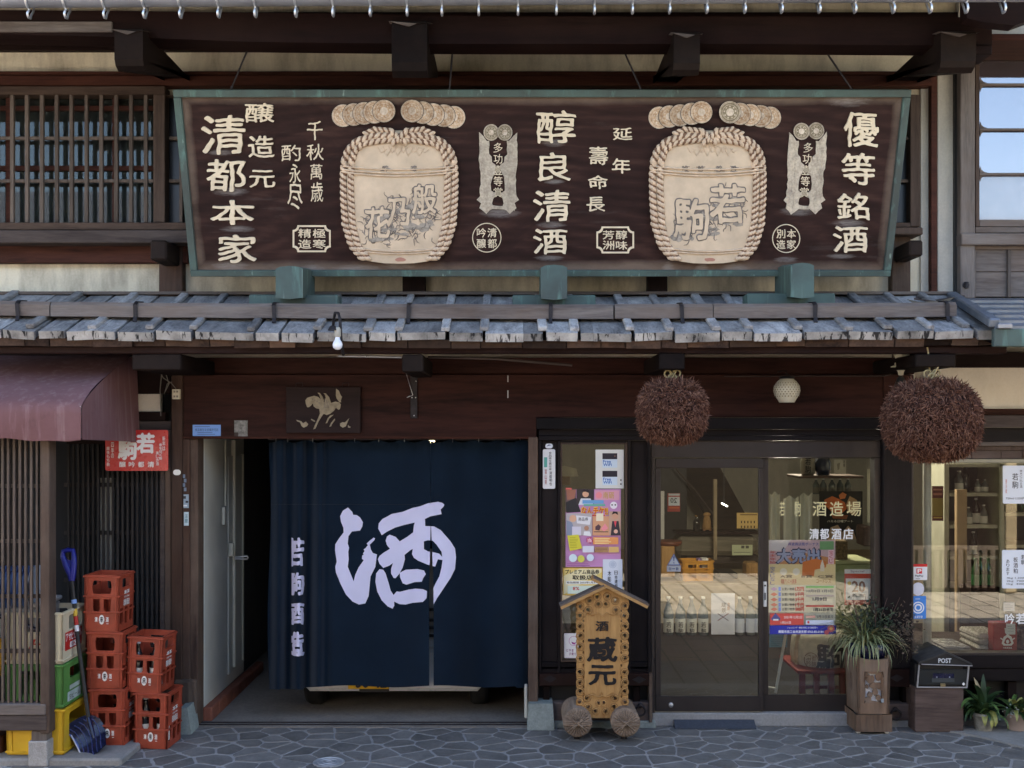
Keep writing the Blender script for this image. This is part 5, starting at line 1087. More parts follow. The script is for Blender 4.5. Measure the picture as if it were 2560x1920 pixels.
for a, b in ((835, 520), (885, 540), (935, 570), (985, 605)): m.sheet([hk([(a, b), (a + 28, b + 6), (a + 14, b + 45)])], onY(-.055), None, 0, .0065, .001)
for a in range(4): m.sheet([hk([(1130 + a * 35, 520 + a * 30), (1145 + a * 35, 520 + a * 30), (1120 + a * 30, 740), (1110 + a * 30, 735)])], onY(-.055), None, 0, .011, .0008)
m.build('carved_line', M['ink'], HP)
m = MB()
for x in (748, 864): m.tube([P(x - 8, 966, -.04), P(x - 8, 958, -.035), P(x + 8, 957, -.035), P(x + 8, 965, -.04)], .003, 5)
m.build('hanger', M['iron'], HP)
# bracket arm with wire on the lintel, loose pole, socket
o = thing('iron_bracket', 'narrow dark iron strap bracket with a dangling wire on the lintel', 'bracket', P(1035, 990, -.04))
m = MB(); m.pbox(1026, 935, 1043, 1046, -.036, -.021, .002); m.build('strap', M['iron'], o)
m = MB()
for x, y in ((1040, 953), (1039, 994), (1030, 994), (1035, 1039)): m.ell(P(x, y, -.037), .005, .004, .005, 8, 5)
m.build('bolt_head', M['steel'], o)
m = MB(); m.tube([P(1008, 925, -.3), P(1016, 935, -.15), P(1024, 962, -.06), P(1032, 988, -.045), P(1022, 992, -.05), P(1017, 994, -.05), P(1024, 990, -.05)], .0025, 5); m.build('wire', M['steel'], o)
m = MB(); m.tube([P(1070, 893, -.35), P(1240, 897, -.30), P(1430, 913, -.25)], .009, 8); tag(m.build('loose_pole', M['sillx'], None, loc=P(1250, 900, -.3)), 'thin weathered pole lying aslant under the pent roof boards', 'pole')
m = MB(); m.tube([P(845, 890, -.45), P(1004, 893, -.45)], .008, 8); tag(m.build('metal_rod', M['steel'], None, loc=P(925, 892, -.45)), 'thin bright metal rod along the roof soffit left of the middle bracket', 'rod')
c = P(439, 985, -.075); o = thing('power_socket', 'cream double power socket with loose grey wires on the post beside the awning', 'socket', c)
MB().pbox(430, 973, 449, 998, -.085, -.051, .003).build('socket_box', M['porcelain'], o)
m = MB()
for y in (979, 991):
    for x in (434, 441): m.pbox(x, y - 2.5, x + 1.6, y + 2.5, -.0865, -.0852, 0); m.pbox(x + 2.6, y - 2.5, x + 4, y + 2.5, -.0865, -.0852, 0)
m.build('socket_slot', M['black'], o)
m = MB()
for pth in (((400, 930), (408, 945), (428, 958), (440, 972)), ((412, 925), (422, 960), (410, 985), (418, 960), (430, 955)), ((404, 935), (400, 975), (402, 1040))): m.tube([P(x, y, -.07) for x, y in pth], .0035, 5)
m.build('loose_wire', plain('grey_wire', (.16, .15, .13), .6), o)
m = MB(); m.tube([P(2280 - 470, 941, -.03), P(2040, 940, -.034), P(2210, 940, -.05), P(2226, 936, -.055), P(2231, 925, -.055), P(2231, 880, -.055)], .004, 6); tag(m.build('cable_conduit', M['sillx'], None, loc=P(2230, 930, -.05)), 'thin brown cable running along the lintel and up the post near the round lamp', 'cable')
card('doorplate', 'tall white hygiene plate with vertical writing on the black panel left of the poster window', 'sign', 1357, 1123, 1388, 1222, -.003, M['paper'], [('r', 1360, 1143, 1368, 1168, '58a79c'), ('v', '食品衛生責任者', 1372, 1129, 1379, 1176, BLK), ('v', '清都明也', 1373, 1178, 1380, 1214, BLK), ('v', '富山県', 1362, 1172, 1367, 1212, 'a85048')], rad=4, th=.005)
card('oval_badge', 'small white oval badge with a blue swoosh above the tall hygiene plate', 'badge', 1363, 1109, 1382, 1121, -.003, 'dfe3ea', [('p', [(1366, 1116), (1372, 1111), (1379, 1113), (1372, 1114)], '23406e')], rad=5.9, th=.003)
card('round_sticker', 'small white oval sticker on the post right of the red enamel sign', 'sticker', 433, 1174, 452, 1188, -.052, 'e4e4e0', (), rad=6.9, th=.002)
for nm, lb, x0, y0, x1, y1, bg, its in (('paper_scraps', 'torn bluish sticker scraps on the door jamb left of the garage', 459, 1236, 472, 1270, '8fa3b4', [('r', 459, 1240, 465, 1247, '33363c'), ('r', 464, 1252, 471, 1257, '33363c'), ('r', 459, 1262, 468, 1266, 'd8dde2')]), ('green_sticker', 'pale sticker with green writing on the door jamb below the torn scraps', 460, 1280, 472, 1314, 'b9cdd6', [('v', '注意', 462, 1284, 470, 1308, '2d6f74')])):
    card(nm[:-1] if nm.endswith('s') else nm, lb, 'sticker', x0, y0, x1, y1, -.032, bg, its, th=.0015)
m = MB()
for i, y in enumerate((1186, 1197, 1208, 1219)): m.sheet([rect(457 + i % 2 * 3, y, 463 + i % 2 * 3, y + 9)], onY(-.031), None, 0, 0, .001)
tag(m.build('tape_remnant', C('6d7f93'), None, loc=P(460, 1200, -.03)), 'faded bluish remnants of tape high on the door jamb', 'tape')
# ------------------------------------------------------------------ lattice bay at the left
LB = thing('lattice_bay', 'weathered timber lattice bay standing on a granite block under the awning', 'lattice bay', (-3.2, -.9, 0))
bp = lambda n, mt, x0, y0, x1, y1, Yf, Yb, b=.004, par=None: MB().pbox(x0, y0, x1, y1, Yf, Yb, b).build(n, M[mt], par or LB)
BY = -.95
bp('corner_post', 'postz', 100, 1060, 123, 1835, BY, BY + .11, .005)
x = 5.5
while x < 92: 
    if x > -400: MB().pbox(x - 3.0, 1060, x + 3.0, 1761, BY + .03, BY + .05, .0015, 0, .001).build('lattice_bar', M['lattice'], LB)
    x += 14.4
x = -9
while x > -330: MB().pbox(x - 3.0, 1060, x + 3.0, 1761, BY + .03, BY + .05, .0015).build('lattice_bar', M['lattice'], LB); x -= 14.4
for y in (1215, 1353, 1491, 1628): bp('lattice_rail', 'lattice', -330, y - 5, 99.5, y + 5, BY + .056, BY + .075, .002)
bp('sill_board', 'greyx', -330, 1761.5, 113, 1789, BY - .012, BY + .09, .006); bp('sill_beam', 'sillx', -330, 1789.5, 116, 1827, BY - .006, BY + .085, .005)
bp('short_post', 'greyz', 78, 1827.5, 117, 1853, BY + .012, BY + .10, .005)
MB().pbox(70, 1853.5, 118, 1917, BY, BY + .16, .006).build('granite_foot', M['granite'], LB)
# return side of the bay: a few bars and posts going back to the wall
Xs = PX(120, BY)
MB().box(Xs - .02, Xs - .005, BY + .115, BY + .13, PZ(1761, BY), PZ(1060, BY), .002).build('side_bar', M['darkz'], LB)
# ------------------------------------------------------------------ plastic crates
def crate(name, label, cat, w, d, h, mat, front_holes, side_holes, loc, rz=0, group=None, front_print=None, side_print=None, ribs=(.34, .62, .97), lean=(0, 0), prints=()):
    o = thing(name, label, cat, loc, group); o.rotation_euler = (lean[0], lean[1], rz); L = Vector(loc); t = .012
    tap = lambda z: 1 - .03 * (1 - z / h)                     # a little narrower at the foot
    def fmap(sgn): return lambda x, y, oo=0.0: L + Vector((x * w / 2 * tap(y * h) * (-sgn if sgn > 0 else 1), sgn * (d / 2 * tap(y * h)) - (0 if sgn > 0 else 0) + (oo if sgn > 0 else -oo), y * h))
    def smap(sgn): return lambda x, y, oo=0.0: L + Vector((sgn * (w / 2 * tap(y * h) + oo), x * d / 2 * tap(y * h) * sgn, y * h))
    def wall(nm, holes, mp):
        m = MB(); m.sheet([rect(-1, 0, 1, 1)] + holes, mp, None, 0, -t, t); return m.build(nm, M[mat], o)
    fw = wall('front_wall', front_holes, fmap(-1)); wall('back_wall', front_holes, fmap(1)); wall('side_wall', side_holes, smap(1)); wall('side_wall', side_holes, smap(-1))
    m = MB(); m.box(L.x - w / 2 * .96, L.x + w / 2 * .96, L.y - d / 2 * .96, L.y + d / 2 * .96, L.z + .004, L.z + .016, .002); m.build('base', M[mat], o)
    m = MB()
    for zr in ribs:
        z = L.z + zr * h; k = tap(zr * h); e = .008
        m.box(L.x - w / 2 * k - e, L.x + w / 2 * k + e, L.y - d / 2 * k - e, L.y - d / 2 * k + .002, z - .006, z + .006, .002); m.box(L.x + w / 2 * k - .002, L.x + w / 2 * k + e, L.y - d / 2 * k + .0025, L.y + d / 2 * k, z - .006, z + .006, .002); m.box(L.x - w / 2 * k - e, L.x - w / 2 * k + .002, L.y - d / 2 * k + .0025, L.y + d / 2 * k, z - .006, z + .006, .002)
    m.build('rib', M[mat], o, kind='stuff')
    m = MB()
    for sx in (-.82, .82): m.add([fmap(-1)(sx - .03, .02, .007), fmap(-1)(sx + .03, .02, .007), fmap(-1)(sx + .03, .96, .007), fmap(-1)(sx - .03, .96, .007), fmap(-1)(sx - .03, .02, 0), fmap(-1)(sx + .03, .02, 0), fmap(-1)(sx + .03, .96, 0), fmap(-1)(sx - .03, .96, 0)], [(0, 1, 2, 3), (0, 3, 7, 4), (1, 5, 6, 2), (3, 2, 6, 7)])
    m.build('corner_rib', M[mat], o, kind='stuff')
    if d > .25:                                                # dividers
        m = MB(); m.box(L.x - .004, L.x + .004, L.y - d * .46, L.y + d * .46, L.z + .016, L.z + h * .55, .001)
        for q in (-.16, .16): m.box(L.x - w * .46, L.x + w * .46, L.y + d * q - .004, L.y + d * q + .004, L.z + .016, L.z + h * .55, .001)
        m.build('divider', M[mat], o, kind='stuff')
    F_, S_ = fmap(-1), smap(1); flip = lambda f: (lambda x, y, oo=0.0: f(x, 1 - y, oo))
    if front_print: front_print(o, flip(F_))
    if side_print: side_print(o, flip(S_))
    return o
RF = [rrect(-.55, .665, .55, .90, .10), [(-.52, .57), (-.52, .40), (-.44, .34), (-.20, .34), (-.10, .40), (-.10, .57)], [(.10, .57), (.10, .40), (.20, .34), (.44, .34), (.52, .40), (.52, .57)]]
RSd = [rrect(-.60, .76, .60, .92, .06), [(-.85, .40), (-.85, .14), (-.60, .10), (-.45, .14), (-.45, .40)], [(-.18, .40), (-.18, .10), (.18, .10), (.18, .40)], [(.45, .40), (.45, .14), (.6, .10), (.85, .14), (.85, .40)]]
def redfront(o, f):
    m = MB(); m.sheet([circle(0, .79, .16, .085, 20)], f, None, 0, .0012)
    m.text('清', -.40, .745, -.24, .83, f, 0, .03, .0012); m.text('酒', .24, .745, .40, .83, f, 0, .03, .0012); m.sheet([rect(.28, .855, .40, .865)], f, None, 0, .0012); m.build('printed_mark', M['white'], o)
    m = MB(); m.text('R', .0, .745, .11, .835, f, 0, .02, .0018); m.text('R', .0, .745, -.11, .835, f, 0, .02, .0020); m.build('printed_letter', M['black'], o)
def redside(o, f):
    m = MB()
    for i, ch in enumerate('清酒'): m.text(ch, -.36 + i * .38, .30, -.04 + i * .38, .43, f, 0, .03, .0012)
    for i, ch in enumerate('若駒酒造'): m.text(ch, -.42 + i * .21, .46, -.24 + i * .21, .57, f, 0, .03, .0012)
    m.build('printed_letters', M['white'], o)
RH, RW, RDp = .386, .244, .26
first = crate('red_crate', 'empty red crate, topmost of the taller stack of red crates', 'crate', RW, RDp, RH, 'redcrate', RF, RSd, (0, 0, 0), front_print=redfront, side_print=redside, group='red bottle crates stacked by the lattice screen')
def putcrate(o, px, pyb, Y, z, label, first_, tilt, rz):
    X = PX(px, Y - RDp / 2)
    if first_: o.location = (X, Y, z); o['_o'] = [X, Y, z]; o['label'] = label; o.rotation_euler = (0, tilt, rz); return o
    return copy_thing(o, (X, Y, z), label, rz, tilt)
AY = -.50; BYc = -.44
a3 = putcrate(first, 255, 0, AY, .045 + 2 * RH + .004, 'empty red crate, topmost of the taller stack of three', True, .012, -.035)
putcrate(first, 262, 0, AY + .004, .045 + RH + .002, 'red crate in the middle of the taller stack of three', False, .012, -.02)
putcrate(first, 269, 0, AY, .045, 'red crate at the foot of the taller stack, half hidden by the shovel blade', False, .0, -.03)
u2 = putcrate(first, 361, 0, BYc, RH + .004, 'upper red crate of the shorter stack with bottles inside', False, .04, -.05)
u1 = putcrate(first, 378, 0, BYc, .003, 'lower red crate of the shorter stack standing on the stone paving', False, .02, -.06)
for k in range(2): copy_thing(first, (PX(214, -.30), -.22, .045 + k * (RH + .002)), ('lower' if k == 0 else 'upper') + ' red crate of the stack hidden behind the taller one', .0, 0)
def bottle(name, label, loc, h, r, glass, lab=None, cap=None, group=None, band=None):
    o = thing(name, label, 'bottle', loc, group); c = Vector(loc)
    m = MB(); m.lathe([(0, .002), (r * .9, 0), (r, r * .15), (r, h * .55), (r * .93, h * .62), (r * .55, h * .76), (r * .36, h * .84), (r * .34, h * .94)], c, 16); m.build('glass_body', M[glass], o)
    if lab: 
        m = MB(); n = 10; vs = []; 
        for z in (h * .08, h * .44):
            for i in range(n + 1): a = math.pi * (1.02 + .96 * i / n); vs.append(c + Vector((math.cos(a) * (r + .0012), math.sin(a) * (r + .0012), z)))
        m.add(vs, [(i, i + 1, n + 2 + i, n + 1 + i) for i in range(n)], 0, True); m.build('paper_label', lab, o)
    m = MB(); m.lathe([(r * .38, h * .935), (r * .40, h * .94), (r * .40, h * .995), (0, h)], c, 12); m.build('cap', cap or M['white'], o); return o
def fillcrate(X, Y, z, lbl):
    for i in (-1, 1):
        bottle('empty_bottle', ('left' if i < 0 else 'right') + ' dark bottle with a pale cap ' + lbl, (X + i * .062, Y - .06, z + .02), .325, .043, 'bottlek', M['label'], None, 'bottles inside the red crates')
fillcrate(u2.location.x - .005, BYc, RH + .004, 'in the upper crate of the shorter red stack'); fillcrate(u1.location.x, BYc, .003, 'in the lower crate of the shorter red stack')
# beer crates: cream, green, yellow, in the passage beside the bay
def bigbox(name, label, px0, px1, Yf, z, h, mat, fh, sh, fp=None, sp=None, d=.36, rz=0):
    X0, X1 = PX(px0, Yf), PX(px1, Yf); w_ = X1 - X0
    return crate(name, label, 'crate', w_, d, h, mat, fh, sh, ((X0 + X1) / 2, Yf + d / 2, z), rz, None, fp, sp, ribs=(.06, .97))
SH1 = [rrect(-.55, .68, .60, .90, .07)]; FH1 = [rrect(-.5, .66, .5, .88, .08)]
def creamside(o, f):
    m = MB(); m.sheet([rect(-.80, .42, .62, .78)], f, None, 0, .0012); m.build('red_panel', C('b3251f'), o)
    m = MB()
    for i, ch in enumerate('アサヒビール'): m.text(ch, -.74 + i * .23, .46, -.55 + i * .23, .60, f, 0, .03, .0018)
    m.sheet([rect(-.40, .64, .38, .75)], f, None, 0, .0017); m.build('printed_letters', M['white'], o)
    m = MB(); m.text('10×20', -.32, .655, .30, .735, f, 0, .02, .0022); m.build('printed_number', C('b3251f'), o)
def creamfront(o, f):
    m = MB(); m.sheet([[(-.2, .70), (0, .52), (.08, .52), (-.12, .72)]], f, None, 0, .0012); m.sheet([rect(-.1, .60, .4, .63)], f, None, 0, .0012); m.sheet([rect(.0, .70, .35, .72)], f, None, 0, .0012); m.sheet([[(.3, .52), (.36, .52), (.5, .68), (.42, .68)]], f, None, 0, .0012); m.build('printed_mark', C('b3251f'), o)
def greenside(o, f):
    m = MB(); m.sheet([rect(-.62, .70, .50, .93)], f, None, 0, .0012); m.sheet([rect(-.45, .56, .40, .66)], f, None, 0, .0012); m.build('pale_label', C('b8c8c4'), o)
    m = MB(); m.text('生ビール', -.5, .76, .4, .88, f, 0, .01, .0018); m.build('printed_letters', C('40603c'), o)
def yellowfront(o, f):
    m = MB(); m.sheet([circle(.30, .62, .30, .27, 24), circle(.30, .62, .19, .17, 24)], f, None, 0, .0012); m.sheet([circle(.30, .62, .12, .11, 16)], f, None, 0, .0012); m.build('printed_ring', C('8e1d16'), o)
    m = MB(); 
    for i, ch in enumerate('KIRIN'):
        a = math.radians(215 - i * 62); x, y = .30 + .245 * math.cos(a), .62 - .22 * math.sin(a); m.text(ch, x - .04, y - .035, x + .04, y + .035, f, 0, .02, .0018)
    m.build('printed_letters', C('e2a53a'), o)
CY = -.86; zc = .045
bigbox('yellow_crate', 'yellow beer crate with a red round mark under the sill of the lattice bay', 14, 160, CY, 0.05, .30, 'yellowcrate', [rrect(-.5, .66, .55, .94, .06)], [rrect(-.6, .30, .7, .85, .1)], yellowfront, None, .44)
bigbox('green_crate', 'green beer crate of cans on top of the yellow crate', 12, 158, CY, .355, .29, 'greencrate', [rrect(-.55, .30, .6, .86, .06)], [rrect(-.45, .60, .55, .86, .05)], None, greenside, .40)
bigbox('cream_crate', 'cream beer crate with a red printed panel, topmost beside the lattice bay', 12, 157, CY, .65, .34, 'creamcrate', [rrect(-.35, .62, .7, .90, .06)], [rrect(-.5, .62, .62, .90, .07)], creamfront, creamside, .40)
for i, (yy, dz) in enumerate(((-.58, 0), (-.50, .004))):
    c = Vector((PX(163, -.6) - .03, yy - .05, .355 + .15)); m = MB(); m.lathe([(0, 0), (.030, 0), (.033, .008), (.033, .10), (.027, .115), (0, .116)], c, 14); o = m.build('drink_can', M['white'], None, loc=c)
    tag(o, 'white can with blue print, ' + ('nearer' if i == 0 else 'farther') + ' one showing in the green crate', 'can'); m = MB(); m.lathe([(.0335, .03), (.0335, .085)], c, 14); m.build('blue_print', C('2a3a9c'), o)
# things stored inside the bay behind the bars
o = thing('hose_reel', 'blue garden hose wound on a reel behind the lattice bars', 'hose reel', (PX(40, -.7), -.7, .95))
m = MB(); c = P(42, 1470, -.72)
for k in range(6): m.torus(c + Vector((-.10 + k * .04, 0, 0)), .135, .020, 'X', 22, 6)
m.build('hose', M['bluehose'], o); m = MB(); m.lathe([(.155, 0), (.155, .01)], c + Vector((.13, 0, 0)), 22, axis='X'); m.build('reel_disc', C('9aa4b4'), o); m = MB(); m.lathe([(.155, 0), (.155, .01)], c + Vector((-.14, 0, 0)), 22, axis='X'); m.build('reel_disc', C('9aa4b4'), o)
m = MB(); m.tube([c + Vector((.08, -.02, -.13)), c + Vector((.09, -.03, -.25)), c + Vector((.06, -.03, -.36))], .012, 8); m.build('hose_end', M['bluehose'], o)
o = thing('storage_bin', 'pale grey storage bin with a dark strap behind the lattice bars', 'bin', (PX(30, -.75), -.75, .99))
MB().pbox(-60, 1520, 96, 1588, -.80, -.45, .01).build('bin_body', C('8c8f92'), o); MB().pbox(-66, 1508, 99, 1519.5, -.81, -.44, .008).build('bin_lid', C('a9abac'), o)
m = MB(); m.tube([P(-30, 1530, -.83), P(20, 1548, -.83), P(60, 1560, -.83), P(95, 1578, -.82)], .016, 6); m.build('strap', M['navyp'], o)
MB().pbox(-60, 1588.5, 95, 1596, -.8, -.45, .004).build('bin_foot', C('6c6f72'), o)
m = MB(); m.pbox(-90, 1590, 2, 1700, -.8, -.5, .05); tag(m.build('yellow_sack', M['yellowcrate'], None, loc=P(-40, 1650, -.7)), 'yellow sack at the left edge behind the lattice bars', 'sack')
m = MB(); m.pbox(-90, 1840, 6, 1895, -.8, -.45, .01); tag(m.build('wooden_box', M['redwood'], None, loc=P(-40, 1870, -.7)), 'dark reddish wooden box at the left edge under the bay sill', 'box')
m = MB(); m.box(PX(166, -.55), PX(200, -.55), -.62, -.56, .05, .10, .004); tag(m.build('wood_offcut', M['redwood'], None, loc=(PX(180, -.55), -.6, .05)), 'dark wooden offcut behind the shovel blade', 'wood')
# ------------------------------------------------------------------ snow shovel
o = thing('snow_shovel', 'dark blue snow pusher shovel with a bright blue grip leaning by the red crates', 'snow shovel', G(205, 1900, .045))
SY0, SY1 = -.78, -.62
sh = lambda px, py: P(px, py, SY0 + (SY1 - SY0) * (1860 - py) / 480)
m = MB(); m.tube([sh(179, 1445), sh(196, 1610), sh(222, 1800)], .0145, 10); m.build('shaft', M['black'], o)
m = MB(); m.tube([sh(184.5, 1499), sh(185.5, 1509)], .019, 10); m.build('collar', C('7ea0d8'), o)
m = MB(); m.tube([sh(187, 1522), sh(188.5, 1540)], .0152, 10); m.build('sticker', C('d9b13a'), o); m = MB(); m.tube([sh(189, 1541), sh(191, 1562)], .0152, 10); m.build('sticker', C('b02a24'), o); m = MB(); m.tube([sh(191.2, 1563), sh(192.5, 1578)], .0152, 10); m.build('sticker', C('dadbe0'), o)
m = MB(); m.tube([sh(179, 1452), sh(177, 1436), sh(165, 1412), sh(157, 1390), sh(158, 1378), sh(170, 1375), sh(183, 1376), sh(185, 1392), sh(184, 1412), sh(181, 1436), sh(180, 1452)], [.020, .024, .022, .017, .016, .017, .016, .017, .022, .024, .020], 10); m.sheet([[(164, 1412), (176, 1440), (182, 1412), (176, 1400), (166, 1400)]], lambda a, b, q=0.0: sh(a, b) - Vector((0, q, 0)), None, 0, -.006, .012); m.build('grip', M['bluep'], o)
# blade: a curved scoop with ribs
def blade(u, v):                                             # u along the width 0..1 (left-top to right-bottom), v from the shaft edge to the cutting lip
    a = Vector((150, 1828)).lerp(Vector((262, 1806)), u); b = Vector((206, 1916)).lerp(Vector((263, 1858)), u)
    top = Vector((172, 1800)).lerp(Vector((252, 1800)), u)
    c1 = Vector((190, 1786)).lerp(Vector((240, 1788)), u)
    return a, b
gridv = []; NB, NV = 12, 12
edgeL = [(151, 1829), (163, 1834), (176, 1841), (186, 1853), (194, 1868), (199, 1886), (201, 1902), (206, 1915)]
edgeR = [(216, 1787), (232, 1788), (246, 1795), (255, 1808), (260, 1822), (262, 1836), (262, 1850), (263, 1861)]
back = [(165, 1812), (180, 1800), (196, 1792)]
m = MB(); vs = []
for i in range(NB + 1):
    u = i / NB
    for j in range(8):
        p = Vector(edgeL[j]).lerp(Vector(edgeR[j]), u); lift = -6 * math.sin(math.pi * u) * (1 - j / 7)
        v = P(p.x, p.y + lift, -.80 - .10 * (j / 7) + .10 * math.sin(math.pi * j / 7) + .12 * u); vs.append(v)
fs = [(i * 8 + j, i * 8 + j + 1, (i + 1) * 8 + j + 1, (i + 1) * 8 + j) for i in range(NB) for j in range(7)]
m.add(vs, fs, 0, True); m.add([v + Vector((.002, .012, -.004)) for v in vs], [f[::-1] for f in fs], 0, True)
bl = m.build('blade', M['navyp'], o)
m = MB()
for u in (2, 4, 6, 8, 10): m.tube([vs[u * 8 + j] + Vector((0, -.003, .002)) for j in range(1, 8)], .0035, 5)
m.build('blade_rib', plain('blue_rib', (.05, .07, .20), .3), bl, kind='stuff')
m = MB(); m.add([vs[j] + Vector((0, -.004, .001)) for j in range(8)] + [vs[8 + j].lerp(vs[j], .35) + Vector((0, -.004, .002)) for j in range(8)], [(j, j + 1, 9 + j, 8 + j) for j in range(7)]); m.build('blade_edge', C('3d5fae'), bl)
m = MB(); m.add([vs[j].lerp(vs[8 + j], .3) + Vector((0, -.006, .003)) for j in (2, 5)] + [vs[j].lerp(vs[8 + j], .75) + Vector((0, -.006, .003)) for j in (5, 2)], [(0, 1, 2, 3)]); m.build('blade_sticker', C('b9bcc4'), bl)
m = MB(); m.tube([sh(222, 1796), P(228, 1818, -.80), P(236, 1846, -.84)], [.018, .016, .008], 8); m.build('blade_socket', M['navyp'], o)
# ------------------------------------------------------------------ parked kei van behind the curtain
car = thing('parked_van', 'small white van parked in the dark garage behind the noren curtain', 'van', (PX(990, .6), .4, 0))
VF = .34; vx0, vx1 = PX(763, VF - .08), PX(1203, VF - .08); cxv = (vx0 + vx1) / 2; hwv = .735
def vsec(z, inset, y): return [(cxv - hwv + inset, y), (cxv + hwv - inset, y)]
m = MB(); prof = [(VF + .05, .26), (VF, .33), (VF - .01, .55), (VF + .02, .62), (VF + .05, .95), (VF + .42, 1.55), (VF + .60, 1.74), (VF + 3.1, 1.76), (VF + 3.25, 1.6), (VF + 3.3, .5), (VF + 3.2, .26)]
rings = []; 
for sx, ins in ((-1, .10), (-1, .0), (1, .0), (1, .10)):
    rings.append([Vector((cxv + sx * (hwv - ins), y + (.06 if ins > 0 and y < VF + 1 else 0), z)) for y, z in prof])
rings = [rings[0], [Vector((v.x - .0, v.y, v.z)) for v in rings[0]], rings[2], rings[3]]
A = [[Vector((cxv + sx, y + dy, z)) for y, z in prof] for sx, dy in ((-hwv, .14), (-hwv + .10, .0), (hwv - .10, 0), (hwv, .14))]
n = len(prof); vs = [v for r_ in A for v in r_]
fs = [(i * n + k, (i + 1) * n + k, (i + 1) * n + (k + 1) % n, i * n + (k + 1) % n) for i in range(3) for k in range(n)]
m.add(vs, [f for f in fs], 0); m.add(A[0], [tuple(range(n))[::-1]]); m.add(A[3], [tuple(range(n))]); m.build('body', M['carwhite'], car)
m = MB(); m.box(vx0, vx1, VF - .075, VF + .05, PZ(1730, VF - .075), .52, .03); m.build('bumper', M['carwhite'], car)
m = MB(); m.box(PX(898, VF - .08), PX(972, VF - .08), VF - .078, VF - .04, PZ(1731, VF - .08), PZ(1722, VF - .08), .004); m.build('bumper_intake', M['black'], car)
m = MB()
for z in (.60, .66, .72, .80): m.box(cxv - .50, cxv + .50, VF - .03, VF - .012, z, z + .022, .004)
m.build('grille', M['black'], car, kind='stuff')
for s_ in (-1, 1):
    m = MB(); m.lathe([(.10, 0), (.10, .03), (0, .035)], Vector((cxv + s_ * .52, VF - .0, .72)), 18, axis='Y'); m.build('headlight', M['glass'], car)
    m = MB(); xw = cxv + s_ * (hwv - .085); m.lathe([(.19, -.075), (.255, -.07), (.27, -.04), (.27, .04), (.255, .07), (.19, .075)], Vector((xw, VF + .34, .27)), 28, axis='X'); wh = m.build('tyre', M['rubber'], car)
    m = MB(); m.lathe([(0, .03), (.18, .05), (.19, .0)], Vector((xw, VF + .34, .27)), 20, axis='X'); m.build('rim', M['steel'], wh)
    m = MB(); m.lathe([(.19, -.075), (.255, -.07), (.27, -.04), (.27, .04), (.255, .07), (.19, .075)], Vector((xw, VF + 2.7, .27)), 24, axis='X'); m.build('tyre', M['rubber'], car)
m = MB(); m.add([(cxv - hwv + .14, VF + .07, .98), (cxv + hwv - .14, VF + .07, .98), (cxv + hwv - .2, VF + .40, 1.52), (cxv - hwv + .2, VF + .40, 1.52)], [(0, 1, 2, 3)]); m.build('windscreen', flat('dark_windscreen', (.01, .012, .014), .08), car)
PYt = VF - .088; m = MB(); m.pbox(870, 1676, 973, 1722.5, PYt, PYt + .006, .002); npl = m.build('number_plate', M['platey'], car)
m = MB(); m.text('36-42', 890, 1691, 966, 1719, onY(PYt), 0, .03, .001); m.build('plate_number', M['black'], npl)
# lamp glowing behind the curtain top
m = MB(); c = P(1076, 1103, .30); m.ell(c, .035, .03, .014, 12, 6); gl = NT('garage_lamp_glow'); em = gl.n('Emission'); em.inputs[0].default_value = (1, .85, .5, 1); em.inputs[1].default_value = 1.6; gl.l(em.outputs[0], gl.out.inputs[0])
o = thing('garage_lamp', 'small lit lamp showing above the top edge of the noren curtain', 'lamp', c); m.build('glowing_bulb', gl.m, o); m = MB(); m.box(c.x - .02, c.x + .02, c.y + .04, c.y + .08, c.z - .02, 2.55, .004); m.build('lamp_stem', M['black'], o)
# ------------------------------------------------------------------ standing wooden sign on two carved bales
ST_ = thing('standing_sign', 'golden carved wooden standing sign with a gabled roof on two rice bale feet', 'standing sign', G(1505, 1835))
Y0 = -.36
q = onY(Y0)
outl = [(1447, 1795)]
for y in range(1786, 1500, -12): outl.append((1442 + 3.5 * math.cos((y - 1500) / 24.6 * 2 * math.pi), y))
outl += [(1441, 1500), (1470, 1482), (1506, 1468), (1542, 1482), (1571, 1500)]
for y in range(1512, 1792, 12): outl.append((1570 - 3.5 * math.cos((y - 1500) / 24.6 * 2 * math.pi), y))
outl += [(1565, 1795)]
sc = []
for i, y in enumerate((1515, 1540, 1565, 1590, 1617, 1646, 1681, 1706, 1729, 1754)): sc += [(1450, y, 7.2), (1562, y, 7.2)]
sc += [(1473, 1502, 7), (1538, 1502, 7), (1471, 1525, 7), (1540, 1525, 7), (1493, 1491, 7), (1518, 1491, 7), (1496, 1511, 6.5), (1515, 1511, 6.5), (1468, 1745, 7), (1537, 1745, 7), (1470, 1768, 7), (1535, 1768, 7), (1490, 1778, 6.5), (1514, 1778, 6.5), (1497, 1757, 6), (1508, 1757, 6)]
holes = [circle(x, y, r * .84, n=12) for x, y, r in sc] + [circle(x_, (sc[i_][1] + sc[i_ + 2][1]) / 2, 2.0, 3.6, 8) for i_ in range(0, 18, 2) for x_ in (1458.5, 1553.5)]
m = MB(); m.sheet([outl] + holes, q, None, 0, -.045, .045); m.build('board', M['keyaki'], ST_)
m = MB(); m.sheet([[(1462, 1560), (1466, 1536), (1480, 1542), (1497, 1530), (1506, 1540), (1516, 1530), (1532, 1542), (1547, 1536), (1550, 1560), (1549, 1722), (1545, 1738), (1530, 1730), (1512, 1742), (1504, 1728), (1497, 1742), (1480, 1730), (1465, 1738), (1462, 1722)]], q, None, 0, .0, .006); m.build('face_panel', M['keyaki'], ST_)
